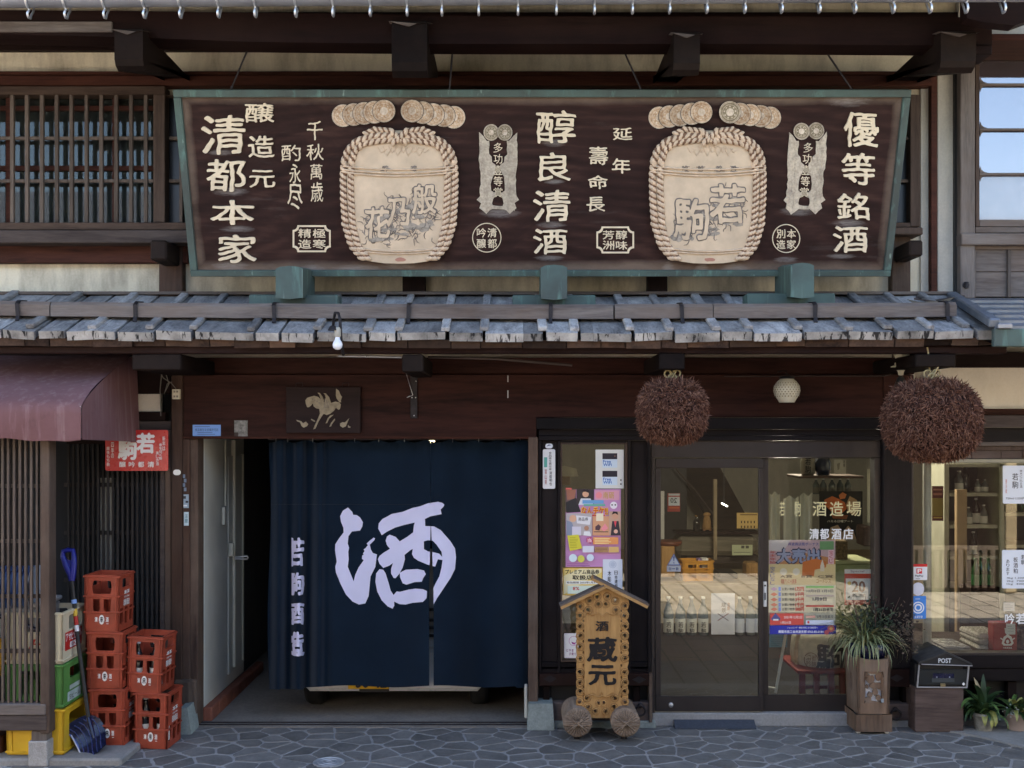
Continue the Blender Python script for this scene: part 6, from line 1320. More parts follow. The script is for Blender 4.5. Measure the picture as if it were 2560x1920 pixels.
for i_, (x, y, r) in enumerate(sc):
    m = MB(); k = (Y0 + D) / F; m.torus(q(x, y, .004), r * k * 1.12, r * k * .20, 'Y', 14, 6); m.sheet([circle(x, y, r * 1.50, n=14), circle(x, y, r * 1.28, n=14)], q, None, 1, .0003, .0008); m.torus(q(x, y, .003), r * k * .60, r * k * .13, 'Y', 12, 4, 0, .7, i_ * 1.3); m.ell(q(x + (3.2 if x < 1505 else -3.2), y + 2.2, .003), .0045, .008, .0045, 8, 5); m.build('carved_scroll', [M['keyaki'], M['keyakid']], ST_)
m = MB()
for s_ in (-1, 1):
    for pth in (((1506, 1541), (1516, 1532), (1534, 1536), (1545, 1528), (1549, 1542)), ((1506, 1738), (1516, 1742), (1532, 1735), (1545, 1742), (1551, 1728))):
        m.tube([q(1506 + s_ * (x - 1506), y, .008) for x, y in pth], .0038, 5)
m.build('carved_rim', M['keyaki'], ST_, kind='stuff')
for ch, x0, y0, x1, y1 in (('酒', 1489, 1552, 1521, 1577), ('蔵', 1468, 1592, 1543, 1654), ('元', 1471, 1662, 1540, 1712)):
    m = MB(); m.text(ch, x0, y0, x1, y1, q, .006, .03, .0062); m.build('character', flat('black_lacquer', (.012, .012, .014), .35) if 'lac' not in M else M['lac'], ST_)
def roofboard(a, b, up):
    A_, B_ = q(*a), q(*b); dr = (B_ - A_).normalized(); nr = Vector((-dr.z, 0, dr.x)); nr = nr if nr.z > 0 else -nr; m = MB()
    t = .032; y0, y1 = Y0 - .045, Y0 + .085
    c8 = [A_, B_, B_ + nr * t, A_ + nr * t]; m.add([Vector((v.x, y0, v.z)) for v in c8] + [Vector((v.x, y1, v.z)) for v in c8], [(0, 1, 2, 3), (7, 6, 5, 4), (0, 4, 5, 1), (1, 5, 6, 2), (3, 7, 4, 0)], 0); m.add([Vector((c8[3].x, y0, c8[3].z)), Vector((c8[2].x, y0, c8[2].z)), Vector((c8[2].x, y1, c8[2].z)), Vector((c8[3].x, y1, c8[3].z))], [(0, 1, 2, 3)], 1)
    if nr.x < 0: m.f = [f[::-1] for f in m.f]
    # grey weathered strip along the upper half of the front edge
    m.add([Vector((v.x, y0 - .0012, v.z)) for v in (A_ + nr * t * .62, B_ + nr * t * .62, B_ + nr * t, A_ + nr * t)], [(0, 1, 2, 3)], 1); m.build('roof_board', [M['keyakix'], M['greyx']], ST_)
roofboard((1403, 1521), (1513, 1469), 1); roofboard((1478, 1449), (1616, 1519), 1)
for s_, x in ((-1, 1444), (1, 1564)):
    Yb = -.43; c = P(x, 1806, Yb); r = 36.5 * (Yb + D) / F; m = MB(); L_ = .36
    m.lathe([(r * .99, 0), (r * 1.0, -.03), (r * .97, -.05), (r * 1.0, -.07), (r * 1.0, -.20), (r * .97, -.22), (r * 1.0, -.24), (r * .98, -.33), (r * .80, -.36), (0, -.36)], c, 36, axis='Y', smooth=False); bo = m.build('rice_bale', M['bale'], ST_)
    m = MB(); vs = [c + Vector((0, -.030, 0))]; nn = 52
    for rr_, yy in ((.45, -.030), (.85, -.022), (1.0, -.002)):
        for i in range(nn):
            a = 2 * math.pi * i / nn; gr = .0075 if i % 2 else 0; vs.append(c + Vector((math.cos(a) * r * rr_, yy + gr * (1 if rr_ < .99 else .3), math.sin(a) * r * rr_)))
    fs = [(0, 1 + (i + 1) % nn, 1 + i) for i in range(nn)] + [(1 + k * nn + i, 1 + k * nn + (i + 1) % nn, 1 + (k + 1) * nn + (i + 1) % nn, 1 + (k + 1) * nn + i) for k in range(2) for i in range(nn)]
    m.add(vs, fs); m.build('straw_end', M['bale'], bo)
    m = MB()
    for dz in (-.012, .0, .012):
        m.tube([c + Vector((-r * .98, -.012, dz)), c + Vector((-r * .3, -.034, dz)), c + Vector((r * .3, -.034, dz)), c + Vector((r * .98, -.012, dz))], .0055, 6)
    for a in (35, -35, 48):
        d_ = Vector((math.cos(math.radians(a)), 0, math.sin(math.radians(a)))); m.tube([c - d_ * r * .45 + Vector((0, -.040, 0)), c + d_ * r * .45 + Vector((0, -.040, 0))], .006, 6)
    m.build('straw_cord', M['bale'], bo)
    m = MB(); z0 = c.z - r; m.box(c.x - .02, c.x + .02, Yb + .1, Yb + .3, 0.001, max(.01, z0 + .004), .002); m.build('wedge', M['iron'], ST_)
# ------------------------------------------------------------------ doormat, planter, mailbox, pots
xa, xb = PX(1687, -.07), PX(1890, -.07); m = MB(); prm = [(-.085, .002), (-.085, .010), (-.004, .052), (-.004, .002)]; m.add([(xa, y, z) for y, z in prm] + [(xb, y, z) for y, z in prm], [(0, 1, 2, 3), (7, 6, 5, 4), (0, 4, 5, 1), (1, 5, 6, 2), (2, 6, 7, 3)]); tag(m.build('doormat', M['mat'], None, loc=((xa + xb) / 2, -.05, 0)), 'blue grey sloping doormat on the paving before the glass door', 'doormat')
PB = thing('wooden_planter', 'tall flared wooden planter box with a carved openwork panel holding grasses', 'planter', G(2185, 1825))
def hexprism(name, pts, z0, z1, k0, k1, mat, par, c):
    m = MB(); n = len(pts); m.add([Vector((c.x + (x - c.x) * k0, c.y + (y - c.y) * k0, z0)) for x, y in pts] + [Vector((c.x + (x - c.x) * k1, c.y + (y - c.y) * k1, z1)) for x, y in pts], [(i, (i + 1) % n, n + (i + 1) % n, n + i) for i in range(n)] + [tuple(range(n))[::-1]]); return m.build(name, M[mat], par)
fy = G(2185, 1836).y; xl_, xr_ = PX(2142, fy), PX(2227, fy); xll, xrr = PX(2111, fy + .14), PX(2238, fy + .14)
hp = [(xl_, fy), (xr_, fy), (xr_, fy + .28), (xl_, fy + .28)]
pc = Vector((sum(p[0] for p in hp) / 4, sum(p[1] for p in hp) / 4, 0)); ztop, zb0 = PZ(1640, fy), PZ(1786, fy)
# upper walls, one board per side with a notch cut in the rim
for i in range(4):
    p0, p1 = Vector((*hp[i], 0)), Vector((*hp[(i + 1) % 4], 0)); k0, k1 = .93, 1.0
    def wm(x, y, o_=0.0, p0=p0, p1=p1):
        b_ = p0.lerp(p1, x); k = k0 + (k1 - k0) * y; v = pc + (b_ - pc) * k; nn_ = Vector((p1.y - p0.y, -(p1.x - p0.x), 0)).normalized(); return Vector((v.x, v.y, zb0 + (ztop - zb0) * y)) + nn_ * o_
    outl_ = [(0, 0), (1, 0), (1, 1.01), (.97, 1.015), (.93, .955), (.60, .93), (.30, .94), (.12, .965), (.04, 1.02), (0, 1.0)]
    hl = []
    if i == 0: hl = [[(.21 + .02 * math.sin(k * 2.1), .19 + .54 * k / 7) for k in range(8)] + [(.79 + .02 * math.sin(k * 1.7), .73 - .54 * k / 7) for k in range(8)]]
    if i == 3: hl = [circle(.5, .50, .10, .17, 12)]
    m = MB(); m.sheet([outl_] + hl, wm, None, 0, -.02, .02); m.build('side_board', M['planter'], PB)
    if i == 0:
        rr = random.Random(9); m = MB(); m.sheet([[(.17, .15), (.83, .15), (.83, .78), (.17, .78)]], wm, None, 0, -.024, .002); m.build('panel_backing', plain('pale_liner', (.72, .74, .80), .6), PB)
        m = MB()
        for cx_, cy_, a_, b_ in ((.40, .60, .13, .07), (.66, .64, .10, .07), (.54, .49, .17, .055), (.70, .47, .08, .06), (.40, .33, .08, .05), (.34, .245, .10, .05), (.66, .28, .08, .045), (.55, .38, .08, .06), (.5, .715, .28, .022), (.225, .46, .03, .25), (.775, .46, .03, .25), (.5, .205, .27, .02), (.28, .68, .05, .05), (.30, .47, .05, .03)): m.sheet([ragged(circle(cx_, cy_, a_, b_, 14), .012, rr)], wm, None, 0, -.018 + rr.uniform(0, .008), .014)
        m.build('openwork_carving', M['planter'], PB)
        m = MB(); m.sheet([rect(.74, .20, .82, .265)], wm, None, 0, .0005); m.build('seal_mark', C('8f9aa0'), PB)
    if i == 3: m = MB(); m.sheet([circle(.5, .50, .13, .2, 12)], wm, None, 0, -.023, .001); m.build('panel_backing', C('8a97b5'), PB)
hexprism('base_skirt', hp, PZ(1833, fy) + .012, zb0, 1.06, 1.05, 'planter', PB, pc)
for x in (xl_ + .02, xr_ - .02): m = MB(); m.box(x - .015, x + .015, fy + .02, fy + .05, 0.002, .022, .004); m.build('foot', M['white'], PB)
bw = thing('plant_bowl', 'black plastic bowl with a long leaved variegated grass in the wooden planter', 'potted plant', (pc.x, pc.y, ztop))
m = MB(); m.lathe([(.10, -.06), (.135, .0), (.150, .075), (.142, .078), (.128, .0), (0, -.02)], pc + Vector((0, 0, ztop)), 22); m.build('bowl', M['navyp'], bw)
m = MB(); m.lathe([(.138, .045), (0, .06)], pc + Vector((0, 0, ztop)), 16); m.build('soil', flat('potting_soil', (.02, .016, .012), .95), bw)
lg_ = plain('grass_leaf', (.055, .085, .026), .5, amt=.4, nscale=9); lc_ = plain('grass_leaf_edge', (.36, .38, .20), .5, amt=.2); ly_ = plain('dry_grass_leaf', (.34, .25, .10), .7, amt=.3)
rr = random.Random(5)
def strapleaf(m, base, az, L, rise, droop, wd, stripes=(0, 1, 0), tw=0.0):
    n = 7; pts = []; p = Vector(base); el = rise
    for i in range(n + 1):
        pts.append(p.copy()); p = p + Vector((math.cos(az) * math.cos(el), math.sin(az) * math.cos(el), math.sin(el))) * (L / n); el -= droop / n * (1 + .6 * i / n)
    sd = Vector((-math.sin(az), math.cos(az), 0)); k = len(stripes); vs = []
    for i, q_ in enumerate(pts):
        w_ = wd * (math.sin(math.pi * min(1, .18 + .82 * i / n * 1.0)) ** .6 if i < n else .05)
        for j in range(k + 1): f_ = 2 * j / k - 1; vs.append(q_ + sd * w_ * f_ + Vector((0, 0, .35 * w_ * abs(f_))))
    for j in range(k): m.add([vs[i * (k + 1) + j + t] for i in range(n + 1) for t in (0, 1)], [(2 * i, 2 * i + 1, 2 * i + 3, 2 * i + 2) for i in range(n)], stripes[j], True)
m = MB(); cc = pc + Vector((-.04, -.03, ztop + .05))
for i in range(230):
    az = rr.uniform(0, 2 * math.pi); yl = rr.random(); L = rr.uniform(.20, .42); m_ = (0, 1, 0) if yl < .5 else (1, 0, 1) if yl < .86 else (2, 2, 2)
    strapleaf(m, cc + Vector((math.cos(az) * rr.uniform(0, .05), math.sin(az) * rr.uniform(0, .05), 0)), az, L, rr.uniform(.5, 1.5), rr.uniform(1.2, 2.9), rr.uniform(.0035, .0065), m_)
m.build('grass_blades', [lg_, lc_, ly_], bw, kind='stuff')
m = MB(); dk = plain('dark_foliage', (.030, .045, .022), .6, amt=.5)
bs = MB(); 
for i in range(520):
    c_ = pc + Vector((rr.gauss(.06, .09), rr.gauss(.02, .06), ztop + .15 + abs(rr.gauss(.05, .08)))); a_ = Vector((rr.gauss(0, 1), rr.gauss(0, 1), rr.gauss(0, 1))).normalized(); b_ = a_.orthogonal(); s_ = rr.uniform(.010, .02); bs.add([c_ - a_ * s_, c_ + b_ * s_ * .45, c_ + a_ * s_, c_ - b_ * s_ * .45], [(0, 1, 2, 3)])
tw = MB()
for i in range(9): 
    a_ = rr.uniform(.3, 2.8); p0 = pc + Vector((rr.uniform(-.05, .1), 0, ztop + .1)); tw.tube([p0, p0 + Vector((math.cos(a_) * .12, rr.uniform(-.04, .04), .14)), p0 + Vector((math.cos(a_) * .2, rr.uniform(-.06, .06), .30))], [.003, .0025, .0012], 5)
pf = thing('leafy_plant', 'dark small leaved bush with bare twigs behind the grass in the planter', 'plant', (pc.x + .06, pc.y + .03, ztop + .1)); bs.build('leaves', dk, pf, kind='stuff'); tw.build('twig', plain('twig', (.12, .07, .06), .8), pf, kind='stuff')
bs = MB(); tc = P(2262, 1580, -.18)
for i in range(260):
    c_ = tc + Vector((rr.gauss(0, .055), rr.gauss(0, .04), rr.gauss(0, .075))); a_ = Vector((rr.gauss(0, 1), rr.gauss(0, 1), rr.gauss(0, 1))).normalized(); b_ = a_.orthogonal(); s_ = rr.uniform(.007, .015); bs.add([c_ - a_ * s_, c_ + b_ * s_ * .5, c_ + a_ * s_, c_ - b_ * s_ * .5], [(0, 1, 2, 3)])
tw = MB()
for i in range(12): tw.tube([pc + Vector((.09, .02, ztop + .03)), tc + Vector((rr.gauss(0, .05), rr.gauss(0, .03), rr.gauss(0, .07)))], [.003, .0012], 4)
o = thing('trailing_plant', 'dry brownish trailing plant at the right of the planter against the black post', 'plant', tc); bs.build('leaves', plain('dry_leaf', (.085, .06, .042), .8, amt=.6, nscale=30), o, kind='stuff'); tw.build('stem', plain('stem', (.06, .04, .03), .8), o, kind='stuff')
MX = thing('mailbox', 'grey wooden mailbox with a black gabled lid marked POST under the wide window', 'mailbox', G(2350, 1812))
my = -.16; x0, x1, xb = PX(2288, my), PX(2409, my), PX(2277, my)
MB().box(x0, x1, my, my + .30, .004, PZ(1720, my), .004).build('wooden_body', M['mailwood'], MX)
MB().box(x0 + .002, x1 - .002, my + .012, my + .29, PZ(1719, my), PZ(1660, my), .002).build('inner_case', M['black'], MX)
m = MB(); m.pbox(2298, 1674, 2420, 1712, my - .004, my + .011, .002); fl = m.build('flap', plain('flap_black', (.022, .026, .028), .4, .3), MX)
m = MB(); m.pbox(2332, 1684, 2385, 1695, my - .0065, my - .0045, .001); m.build('flap_window', M['navyp'], fl); m = MB(); m.pbox(2330, 1695.5, 2386, 1706, my - .008, my - .0045, .001); m.build('name_plate', C('3a3f42'), fl)
for x in (2342, 2374): m = MB(); m.ell(P(x, 1693, my - .007), .005, .003, .005, 8, 5); m.build('rivet', M['steel'], fl)
m = MB(); m.sheet([[(2405, 1710), (2409, 1705.5), (2413, 1710), (2409, 1714.5)]], onY(my - .0045), None, 0, 0, .001); m.build('sticker', M['white'], fl)
m = MB()
for a, b in (((2298, 1662), (2293, 1718)), ((2422, 1664), (2417, 1718))): m.tube([P(*a, my - .006), P(*b, my - .006)], .006, 6)
m.tube([P(2292, 1718, my - .006), P(2418, 1719, my - .006)], .006, 6); m.build('metal_trim', plain('pale_trim', (.33, .32, .32), .5, .3), MX)
m = MB(); m.pbox(2352, 1709, 2364, 1717, my - .014, my - .001, .002); m.build('clasp', plain('brass', (.35, .28, .15), .4, .7), MX)
pk, le, re_ = P(2367, 1634, my - .03), P(2297, 1660, my - .03), P(2431, 1664, my - .03); dpt = Vector((0, .36, 0)); th = Vector((0, 0, .014)); m = MB()
for a_, b_ in ((le, pk), (pk, re_)):
    m.add([a_, b_, b_ + th, a_ + th] + [v + dpt for v in (a_, b_, b_ + th, a_ + th)], [(0, 1, 2, 3), (3, 2, 6, 7), (4, 7, 6, 5), (0, 4, 5, 1), (1, 5, 6, 2), (0, 3, 7, 4)])
m.build('lid', plain('lid_metal', (.045, .047, .052), .5, .4), MX)
m = MB(); m.add([le + Vector((.01, .012, 0)), re_ + Vector((-.01, .012, 0)), pk + Vector((0, .012, 0))], [(0, 1, 2)]); m.build('gable', plain('gable_black', (.024, .025, .027), .5, .3), MX)
m = MB(); m.tube([le + Vector((.02, .0, -.002)), re_ + Vector((0, 0, -.002))], .004, 6); m.build('eaves_trim', plain('pale_trim_b', (.36, .35, .36), .5, .3), MX)
m = MB(); m.text('POST', 2346, 1646, 2378, 1657, onY(my - .018), .002, .03, .0005); m.build('lettering', C('c9cdd2'), MX)
# two potted plants at the right
def pot(px, pyb, r0, r1, h, mat, label, seed, nleaf, cols, spread):
    rr = random.Random(seed); c = Vector((PX(px, -.12), -.12, .002 if px < 2500 else .013)); o = thing('potted_plant', label, 'potted plant', c, 'flower pots under the window')
    m = MB(); m.lathe([(0, 0), (r0, 0), (r0 * 1.02, .004), (r1, h * .82), (r1 * 1.06, h * .83), (r1 * 1.07, h), (r1 * .97, h), (r1 * .92, h * .8), (0, h * .8)], c, 22); m.build('pot', M[mat], o)
    for i in range(nleaf):
        az = rr.uniform(0, 2 * math.pi); m = MB(); mm = rr.choice(cols); strapleaf(m, c + Vector((rr.uniform(-.03, .03), rr.uniform(-.03, .03), h * .8)), az, rr.uniform(.14, .30) * spread, rr.uniform(.45, 1.4), rr.uniform(.8, 2.4), rr.uniform(.014, .026), (0, 0)); m.build('leaf', mm, o)
    return c, o
dg = plain('deep_green_leaf', (.028, .060, .020), .4, amt=.4, nscale=8); mg = plain('mid_green_leaf', (.075, .135, .035), .45, amt=.35, nscale=8); yg = plain('yellowing_leaf', (.30, .30, .09), .5, amt=.25); bg_ = plain('faded_flower', (.42, .33, .19), .7, amt=.2)
c, o = pot(2459, 1818, .055, .075, .135, 'claypot', 'speckled clay pot of broad dark green leaves with a yellowing leaf, nearer the mailbox', 3, 30, [dg, dg, dg, mg], 1.3)
for az, mm, L, ri, dr in ((-1.5, yg, .20, .7, 2.6), (-1.3, yg, .22, .9, 2.8), (-1.9, yg, .16, .6, 2.2), (1.9, bg_, .28, 1.45, .5), (-2.4, bg_, .17, 1.4, .6), (1.2, dg, .30, 1.5, .3)): m = MB(); strapleaf(m, c + Vector((0, 0, .11)), az, L, ri, dr, .022, (0, 0)); m.build('leaf', mm, o)
c, o = pot(2540, 1818, .060, .078, .125, 'terra', 'pale terracotta pot of lighter green leaves at the far right', 8, 26, [mg, mg, dg, yg], 1.2)
m = MB(); 
for i in range(60): a_ = Vector((rr.gauss(0, 1), rr.gauss(0, 1), rr.gauss(0, 1))).normalized(); c_ = c + Vector((rr.gauss(-.04, .03), -.05 + rr.gauss(0, .02), .14 + rr.gauss(0, .015))); m.ell(c_, .007, .007, .005, 6, 4)
m.build('small_florets', C('b9c0bd'), o, kind='stuff')
for az, L in ((-2.9, .34), (-.2, .32), (2.9, .36)): m = MB(); strapleaf(m, c + Vector((0, 0, .10)), az, L, .7, 1.2, .020, (0, 0)); m.build('leaf', mg, o)
# ------------------------------------------------------------------ sheets and stickers on the shop glass
GI = .0105
card('wifi_notice', 'white notice sheet with two Free WiFi cards at the top of the poster window', 'notice', 1489, 1124, 1559, 1221, GI, 'dcdedd',
     [('r', 1506, 1133, 1543, 1148, '2c2733'), ('r', 1506, 1148, 1543, 1169, 'cfe0f2'), ('t', 'Free', 1508, 1150, 1527, 1157, .03, '2e6fc0'), ('t', 'WiFi', 1508, 1158, 1529, 1165, .03, '2e6fc0'), ('r', 1506, 1177, 1543, 1192, '2c2733'), ('r', 1506, 1192, 1543, 1213, 'cfe0f2'), ('t', 'Free', 1508, 1194, 1527, 1201, .03, '2e6fc0'), ('t', 'WiFi', 1508, 1202, 1529, 1209, .03, '2e6fc0'), ('o', 1552, 1200, 2, '3a3233'), ('o', 1552, 1210, 2, '3a3233'), ('o', 1537, 1140, 2, '7a5a50')])
SK, PK = 'd9a98a', 'c583b9'
card('pink_poster', 'pink and purple festival poster with small photographs in the poster window', 'poster', 1414, 1223, 1552, 1417, GI, 'c88fc0',
     [('r', 1414, 1223, 1440, 1280, '6e5a58'), ('p', [(1414, 1256), (1440, 1244), (1452, 1280), (1416, 1282)], '2b2a2e'), ('p', [(1416, 1224), (1440, 1224), (1436, 1246), (1418, 1250)], 'a86f5c'), ('r', 1441, 1223, 1485, 1262, '3c3436'), ('o', 1464, 1235, 8, SK), ('p', [(1455, 1230), (1460, 1223), (1472, 1225), (1474, 1233), (1464, 1229)], '2a2022'), ('p', [(1446, 1262), (1452, 1246), (1476, 1246), (1484, 1262)], 'd8dbe4'),
      ('r', 1488, 1226, 1548, 1250, 'dc9fb4'), ('o', 1497, 1238, 8, 'ee8f98'), ('t', '南砺', 1508, 1230, 1535, 1246, .02, 'c8a05c'), ('r', 1456, 1250, 1509, 1259, '6fa6d8'), ('r', 1459, 1260, 1513, 1265, '69b3a4'), ('o', 1534, 1263, 9, 'ece6ee'), ('o', 1530, 1262, 2, '40383c'), ('o', 1538, 1262, 2, '40383c'),
      ('t', 'なんチケ!!', 1453, 1267, 1519, 1287, .09, 'f4d23c'), ('t', 'なんチケ!!', 1454, 1268, 1518, 1286, .03, 'd6452c'), ('r', 1460, 1287, 1512, 1290, 'c83a3a'),
      ('r', 1415, 1283, 1480, 1338, 'b9b0b4'), ('o', 1432, 1296, 9, 'dfae90'), ('p', [(1416, 1300), (1430, 1306), (1440, 1338), (1416, 1338)], '8a93ab'), ('p', [(1440, 1288), (1478, 1292), (1474, 1312), (1442, 1308)], 'e4e2e6'), ('t', '商品券', 1446, 1293, 1470, 1302, .02, '57535a'), ('o', 1466, 1320, 6, 'b98970'), ('r', 1430, 1316, 1452, 1338, 'd9d4e2'), ('p', [(1460, 1328), (1474, 1328), (1478, 1340), (1458, 1338)], 'e8e8ea'),
      ('r', 1481, 1290, 1522, 1338, 'd9a07c'), ('r', 1490, 1283, 1508, 1302, 'efe2c6'), ('p', [(1488, 1316), (1496, 1310), (1502, 1316), (1498, 1326), (1488, 1324)], '5c4048'), ('p', [(1502, 1322), (1512, 1308), (1520, 1320), (1510, 1328)], 'f0929c'), ('r', 1484, 1328, 1520, 1330, '453a3c'), ('r', 1522, 1278, 1551, 1338, 'c9a38c'), ('o', 1537, 1290, 8, 'cf9d82'), ('p', [(1529, 1286), (1532, 1278), (1543, 1279), (1545, 1287), (1537, 1283)], '231d1f'), ('p', [(1526, 1338), (1530, 1302), (1546, 1302), (1551, 1338)], '37323a'), ('p', [(1534, 1302), (1541, 1302), (1538, 1318)], 'd8505a'), ('o', 1539, 1328, 5, 'e2b39a'),
      ('p', [(1418, 1338), (1446, 1336), (1455, 1370), (1424, 1377)], 'd8cf45')] + lines(1424, 1343, 1446, 7, 4, 'a39a2e', 1) + [('p', [(1466, 1344), (1478, 1342), (1482, 1352), (1476, 1358), (1466, 1354)], 'c9386d'), ('t', '当', 1468, 1345, 1478, 1355, .03, 'f2d6e2'), ('r', 1482, 1342, 1545, 1360, 'ea9a5e')] + lines(1486, 1345, 1540, 4, 4, 'f7e6a8', 1.6, 4) + [('r', 1456, 1364, 1484, 1380, 'dcdce8'), ('r', 1486, 1366, 1520, 1380, 'b58a64'), ('r', 1521, 1366, 1546, 1380, 'd8b070')] + lines(1488, 1369, 1518, 3, 3.5, '7d5238', 1, 2) +
      [('o', 1432, 1394, 10, 'd6e6ec'), ('o', 1452, 1396, 9, 'd2d05a'), ('o', 1475, 1393, 9, 'd5e2ee')] + lines(1417, 1408, 1480, 2, 4, '8b4a86', 1, 5) + [('r', 1414, 1219, 1429, 1223.4, 'd8685f')])
card('voucher_notice', 'gold edged voucher shop notice below the pink poster behind the standing sign roof', 'notice', 1407, 1419, 1506, 1488, GI, 'd9a436',
     [('r', 1409, 1421, 1504, 1486, 'e3c878'), ('p', [(1409, 1486), (1409, 1440), (1450, 1421), (1504, 1421), (1504, 1430)], 'e9dcae'), ('t', 'プレミアム商品券', 1413, 1424, 1498, 1435, .035, '231c18'), ('t', '取扱店', 1431, 1438, 1482, 1449, .035, '231c18'), ('r', 1415, 1452, 1500, 1460, 'eceae2'), ('t', '有効期限 2022年1月31日', 1417, 1453.5, 1498, 1458.5, .02, '2a2628'), ('r', 1419, 1464, 1500, 1484, 'd6e2d2'), ('t', '8%', 1432, 1467, 1448, 1475, .03, 'c23a34')])
card('carving_notice', 'white notice with vertical brush writing and a pale round crest in the poster window', 'notice', 1507, 1398, 1556, 1472, GI - .001, 'd8dde8',
     [('o', 1531.5, 1411, 9.5, 'b9c3d4'), ('q', 1531.5, 1411, 7.5, 6.3, 'd8dde8'), ('v', '木彫刻', 1519, 1426, 1528, 1470, '2b2c33'), ('v', '日本遺産', 1536, 1426, 1544, 1470, '2b2c33')])
card('smile_sticker', 'white sticker with a pink smiling face low in the poster window', 'sticker', 1410, 1583, 1446, 1645, GI, 'e6dfe6',
     [('r', 1412, 1585, 1444, 1643, 'eeeef0'), ('q', 1434, 1602, 12, 11, 'b765a6'), ('p', [(1428, 1604), (1436, 1607), (1441, 1604), (1437, 1611), (1431, 1610)], 'a2338c'), ('t', 'とやま', 1416, 1622, 1434, 1629, .02, '8d3c7c'), ('t', '子育て', 1422, 1631, 1440, 1638, .02, '8d3c7c')], rad=3)
m = MB(); 
for k in range(6): 
    a, b = 1405 + k * 6, 1411 + k * 6; m.sheet([[(a, 1164 + abs(k - 1) * 1.5), (b, 1164 + abs(k) * 1.5), (b + (k == 5) * 5, 1191), (a, 1191)]], onY(.6 - .02 * (k % 2)), None, 0, 0, .006)
tag(m.build('white_cloth', M['curtain'], None, loc=P(1420, 1178, .6)), 'folded white cloth hanging inside behind the poster window', 'cloth')
m = MB(); m.pbox(1404, 1191.5, 1426, 1212, .55, .7, .004); tag(m.build('cardboard_box', M['cardboard'], None, loc=P(1415, 1200, .6)), 'small brown box inside below the white cloth', 'box')
DG = .033
card('caution_sticker', 'blue and white triangular caution sticker on the left glass door leaf', 'sticker', 1667, 1414, 1702, 1429, DG - .0035, 'c4cfec', [('r', 1669, 1416, 1700, 1427, 'e2e8f4'), ('t', '自', 1672, 1418, 1678, 1426, .02, '3c5aa8'), ('t', '動', 1690, 1418, 1696, 1426, .02, '3c5aa8'), ('r', 1680, 1421, 1688, 1423, '3c5aa8'), ('p', [(1684.5, 1384), (1701, 1413), (1668, 1413)], '5b7fd0'), ('p', [(1684.5, 1388), (1698, 1411), (1671, 1411)], 'dfe7f6'), ('p', [(1682.5, 1391), (1686.5, 1391), (1685.4, 1403), (1683.6, 1403)], '2f57b4'), ('o', 1684.5, 1407, 1.6, '2f57b4')], th=.001)
card('price_card', 'small red edged card with a reversed 20 hanging inside the left door leaf', 'card', 1669, 1233, 1700, 1279, .35, 'c24a38', [('r', 1671, 1234, 1699, 1239, 'e9e4e0'), ('r', 1671, 1242, 1699, 1264, 'efece8'), ('t', '20', 1692, 1245, 1676, 1257, .02, '3c3634'), ('r', 1673, 1267, 1697, 1271, 'e8743c')])
def glazing_text(name, label, chars, y0, y1, mat, bold):
    o = thing(name, label, 'lettering', P(sum(c_[1] + c_[2] for c_ in chars) / 2 / len(chars), y1, .07))
    for ch, a, b in chars: m = MB(); m.text(ch, a, y0, b, y1, onY(.0695), 0, bold); m.build('character', mat, o)
glazing_text('gold_door_lettering', 'pale gold characters lettered across the right glass door leaf', (('若', 1949, 1962), ('駒', 1986, 2002), ('酒', 2032, 2066), ('造', 2075, 2108), ('場', 2117, 2153)), 1254, 1290, C('cfc79a'), .01)
glazing_text('white_door_lettering', 'white characters lettered below the gold line on the right glass door leaf', (('清', 2024, 2047), ('都', 2050, 2072), ('酒', 2079, 2103), ('店', 2108, 2133)), 1322, 1348, M['paper'], .03)
GD = .082
BL, OR = '3a3f9c', 'd9783e'
rows = []
for i, (n_, y) in enumerate((('1万円', 1472), ('5千円', 1485), ('3千円', 1498), ('1千円', 1511), ('500円', 1522))):
    rows += [('p', [(1925, y), (1934, y - 5), (1943, y), (1934, y + 5)], 'd88a6c' if i else 'c9a8b8'), ('r', 1945, y - 5, 1951, y + 5, '8f9fd0'), ('t', 'お買い物券', 1954, y - 3.5, 1985, y + 3.5, .01, '5c5450'), ('t', n_, 1987, y - 5, 2008, y + 5, .04, 'c9493c')]
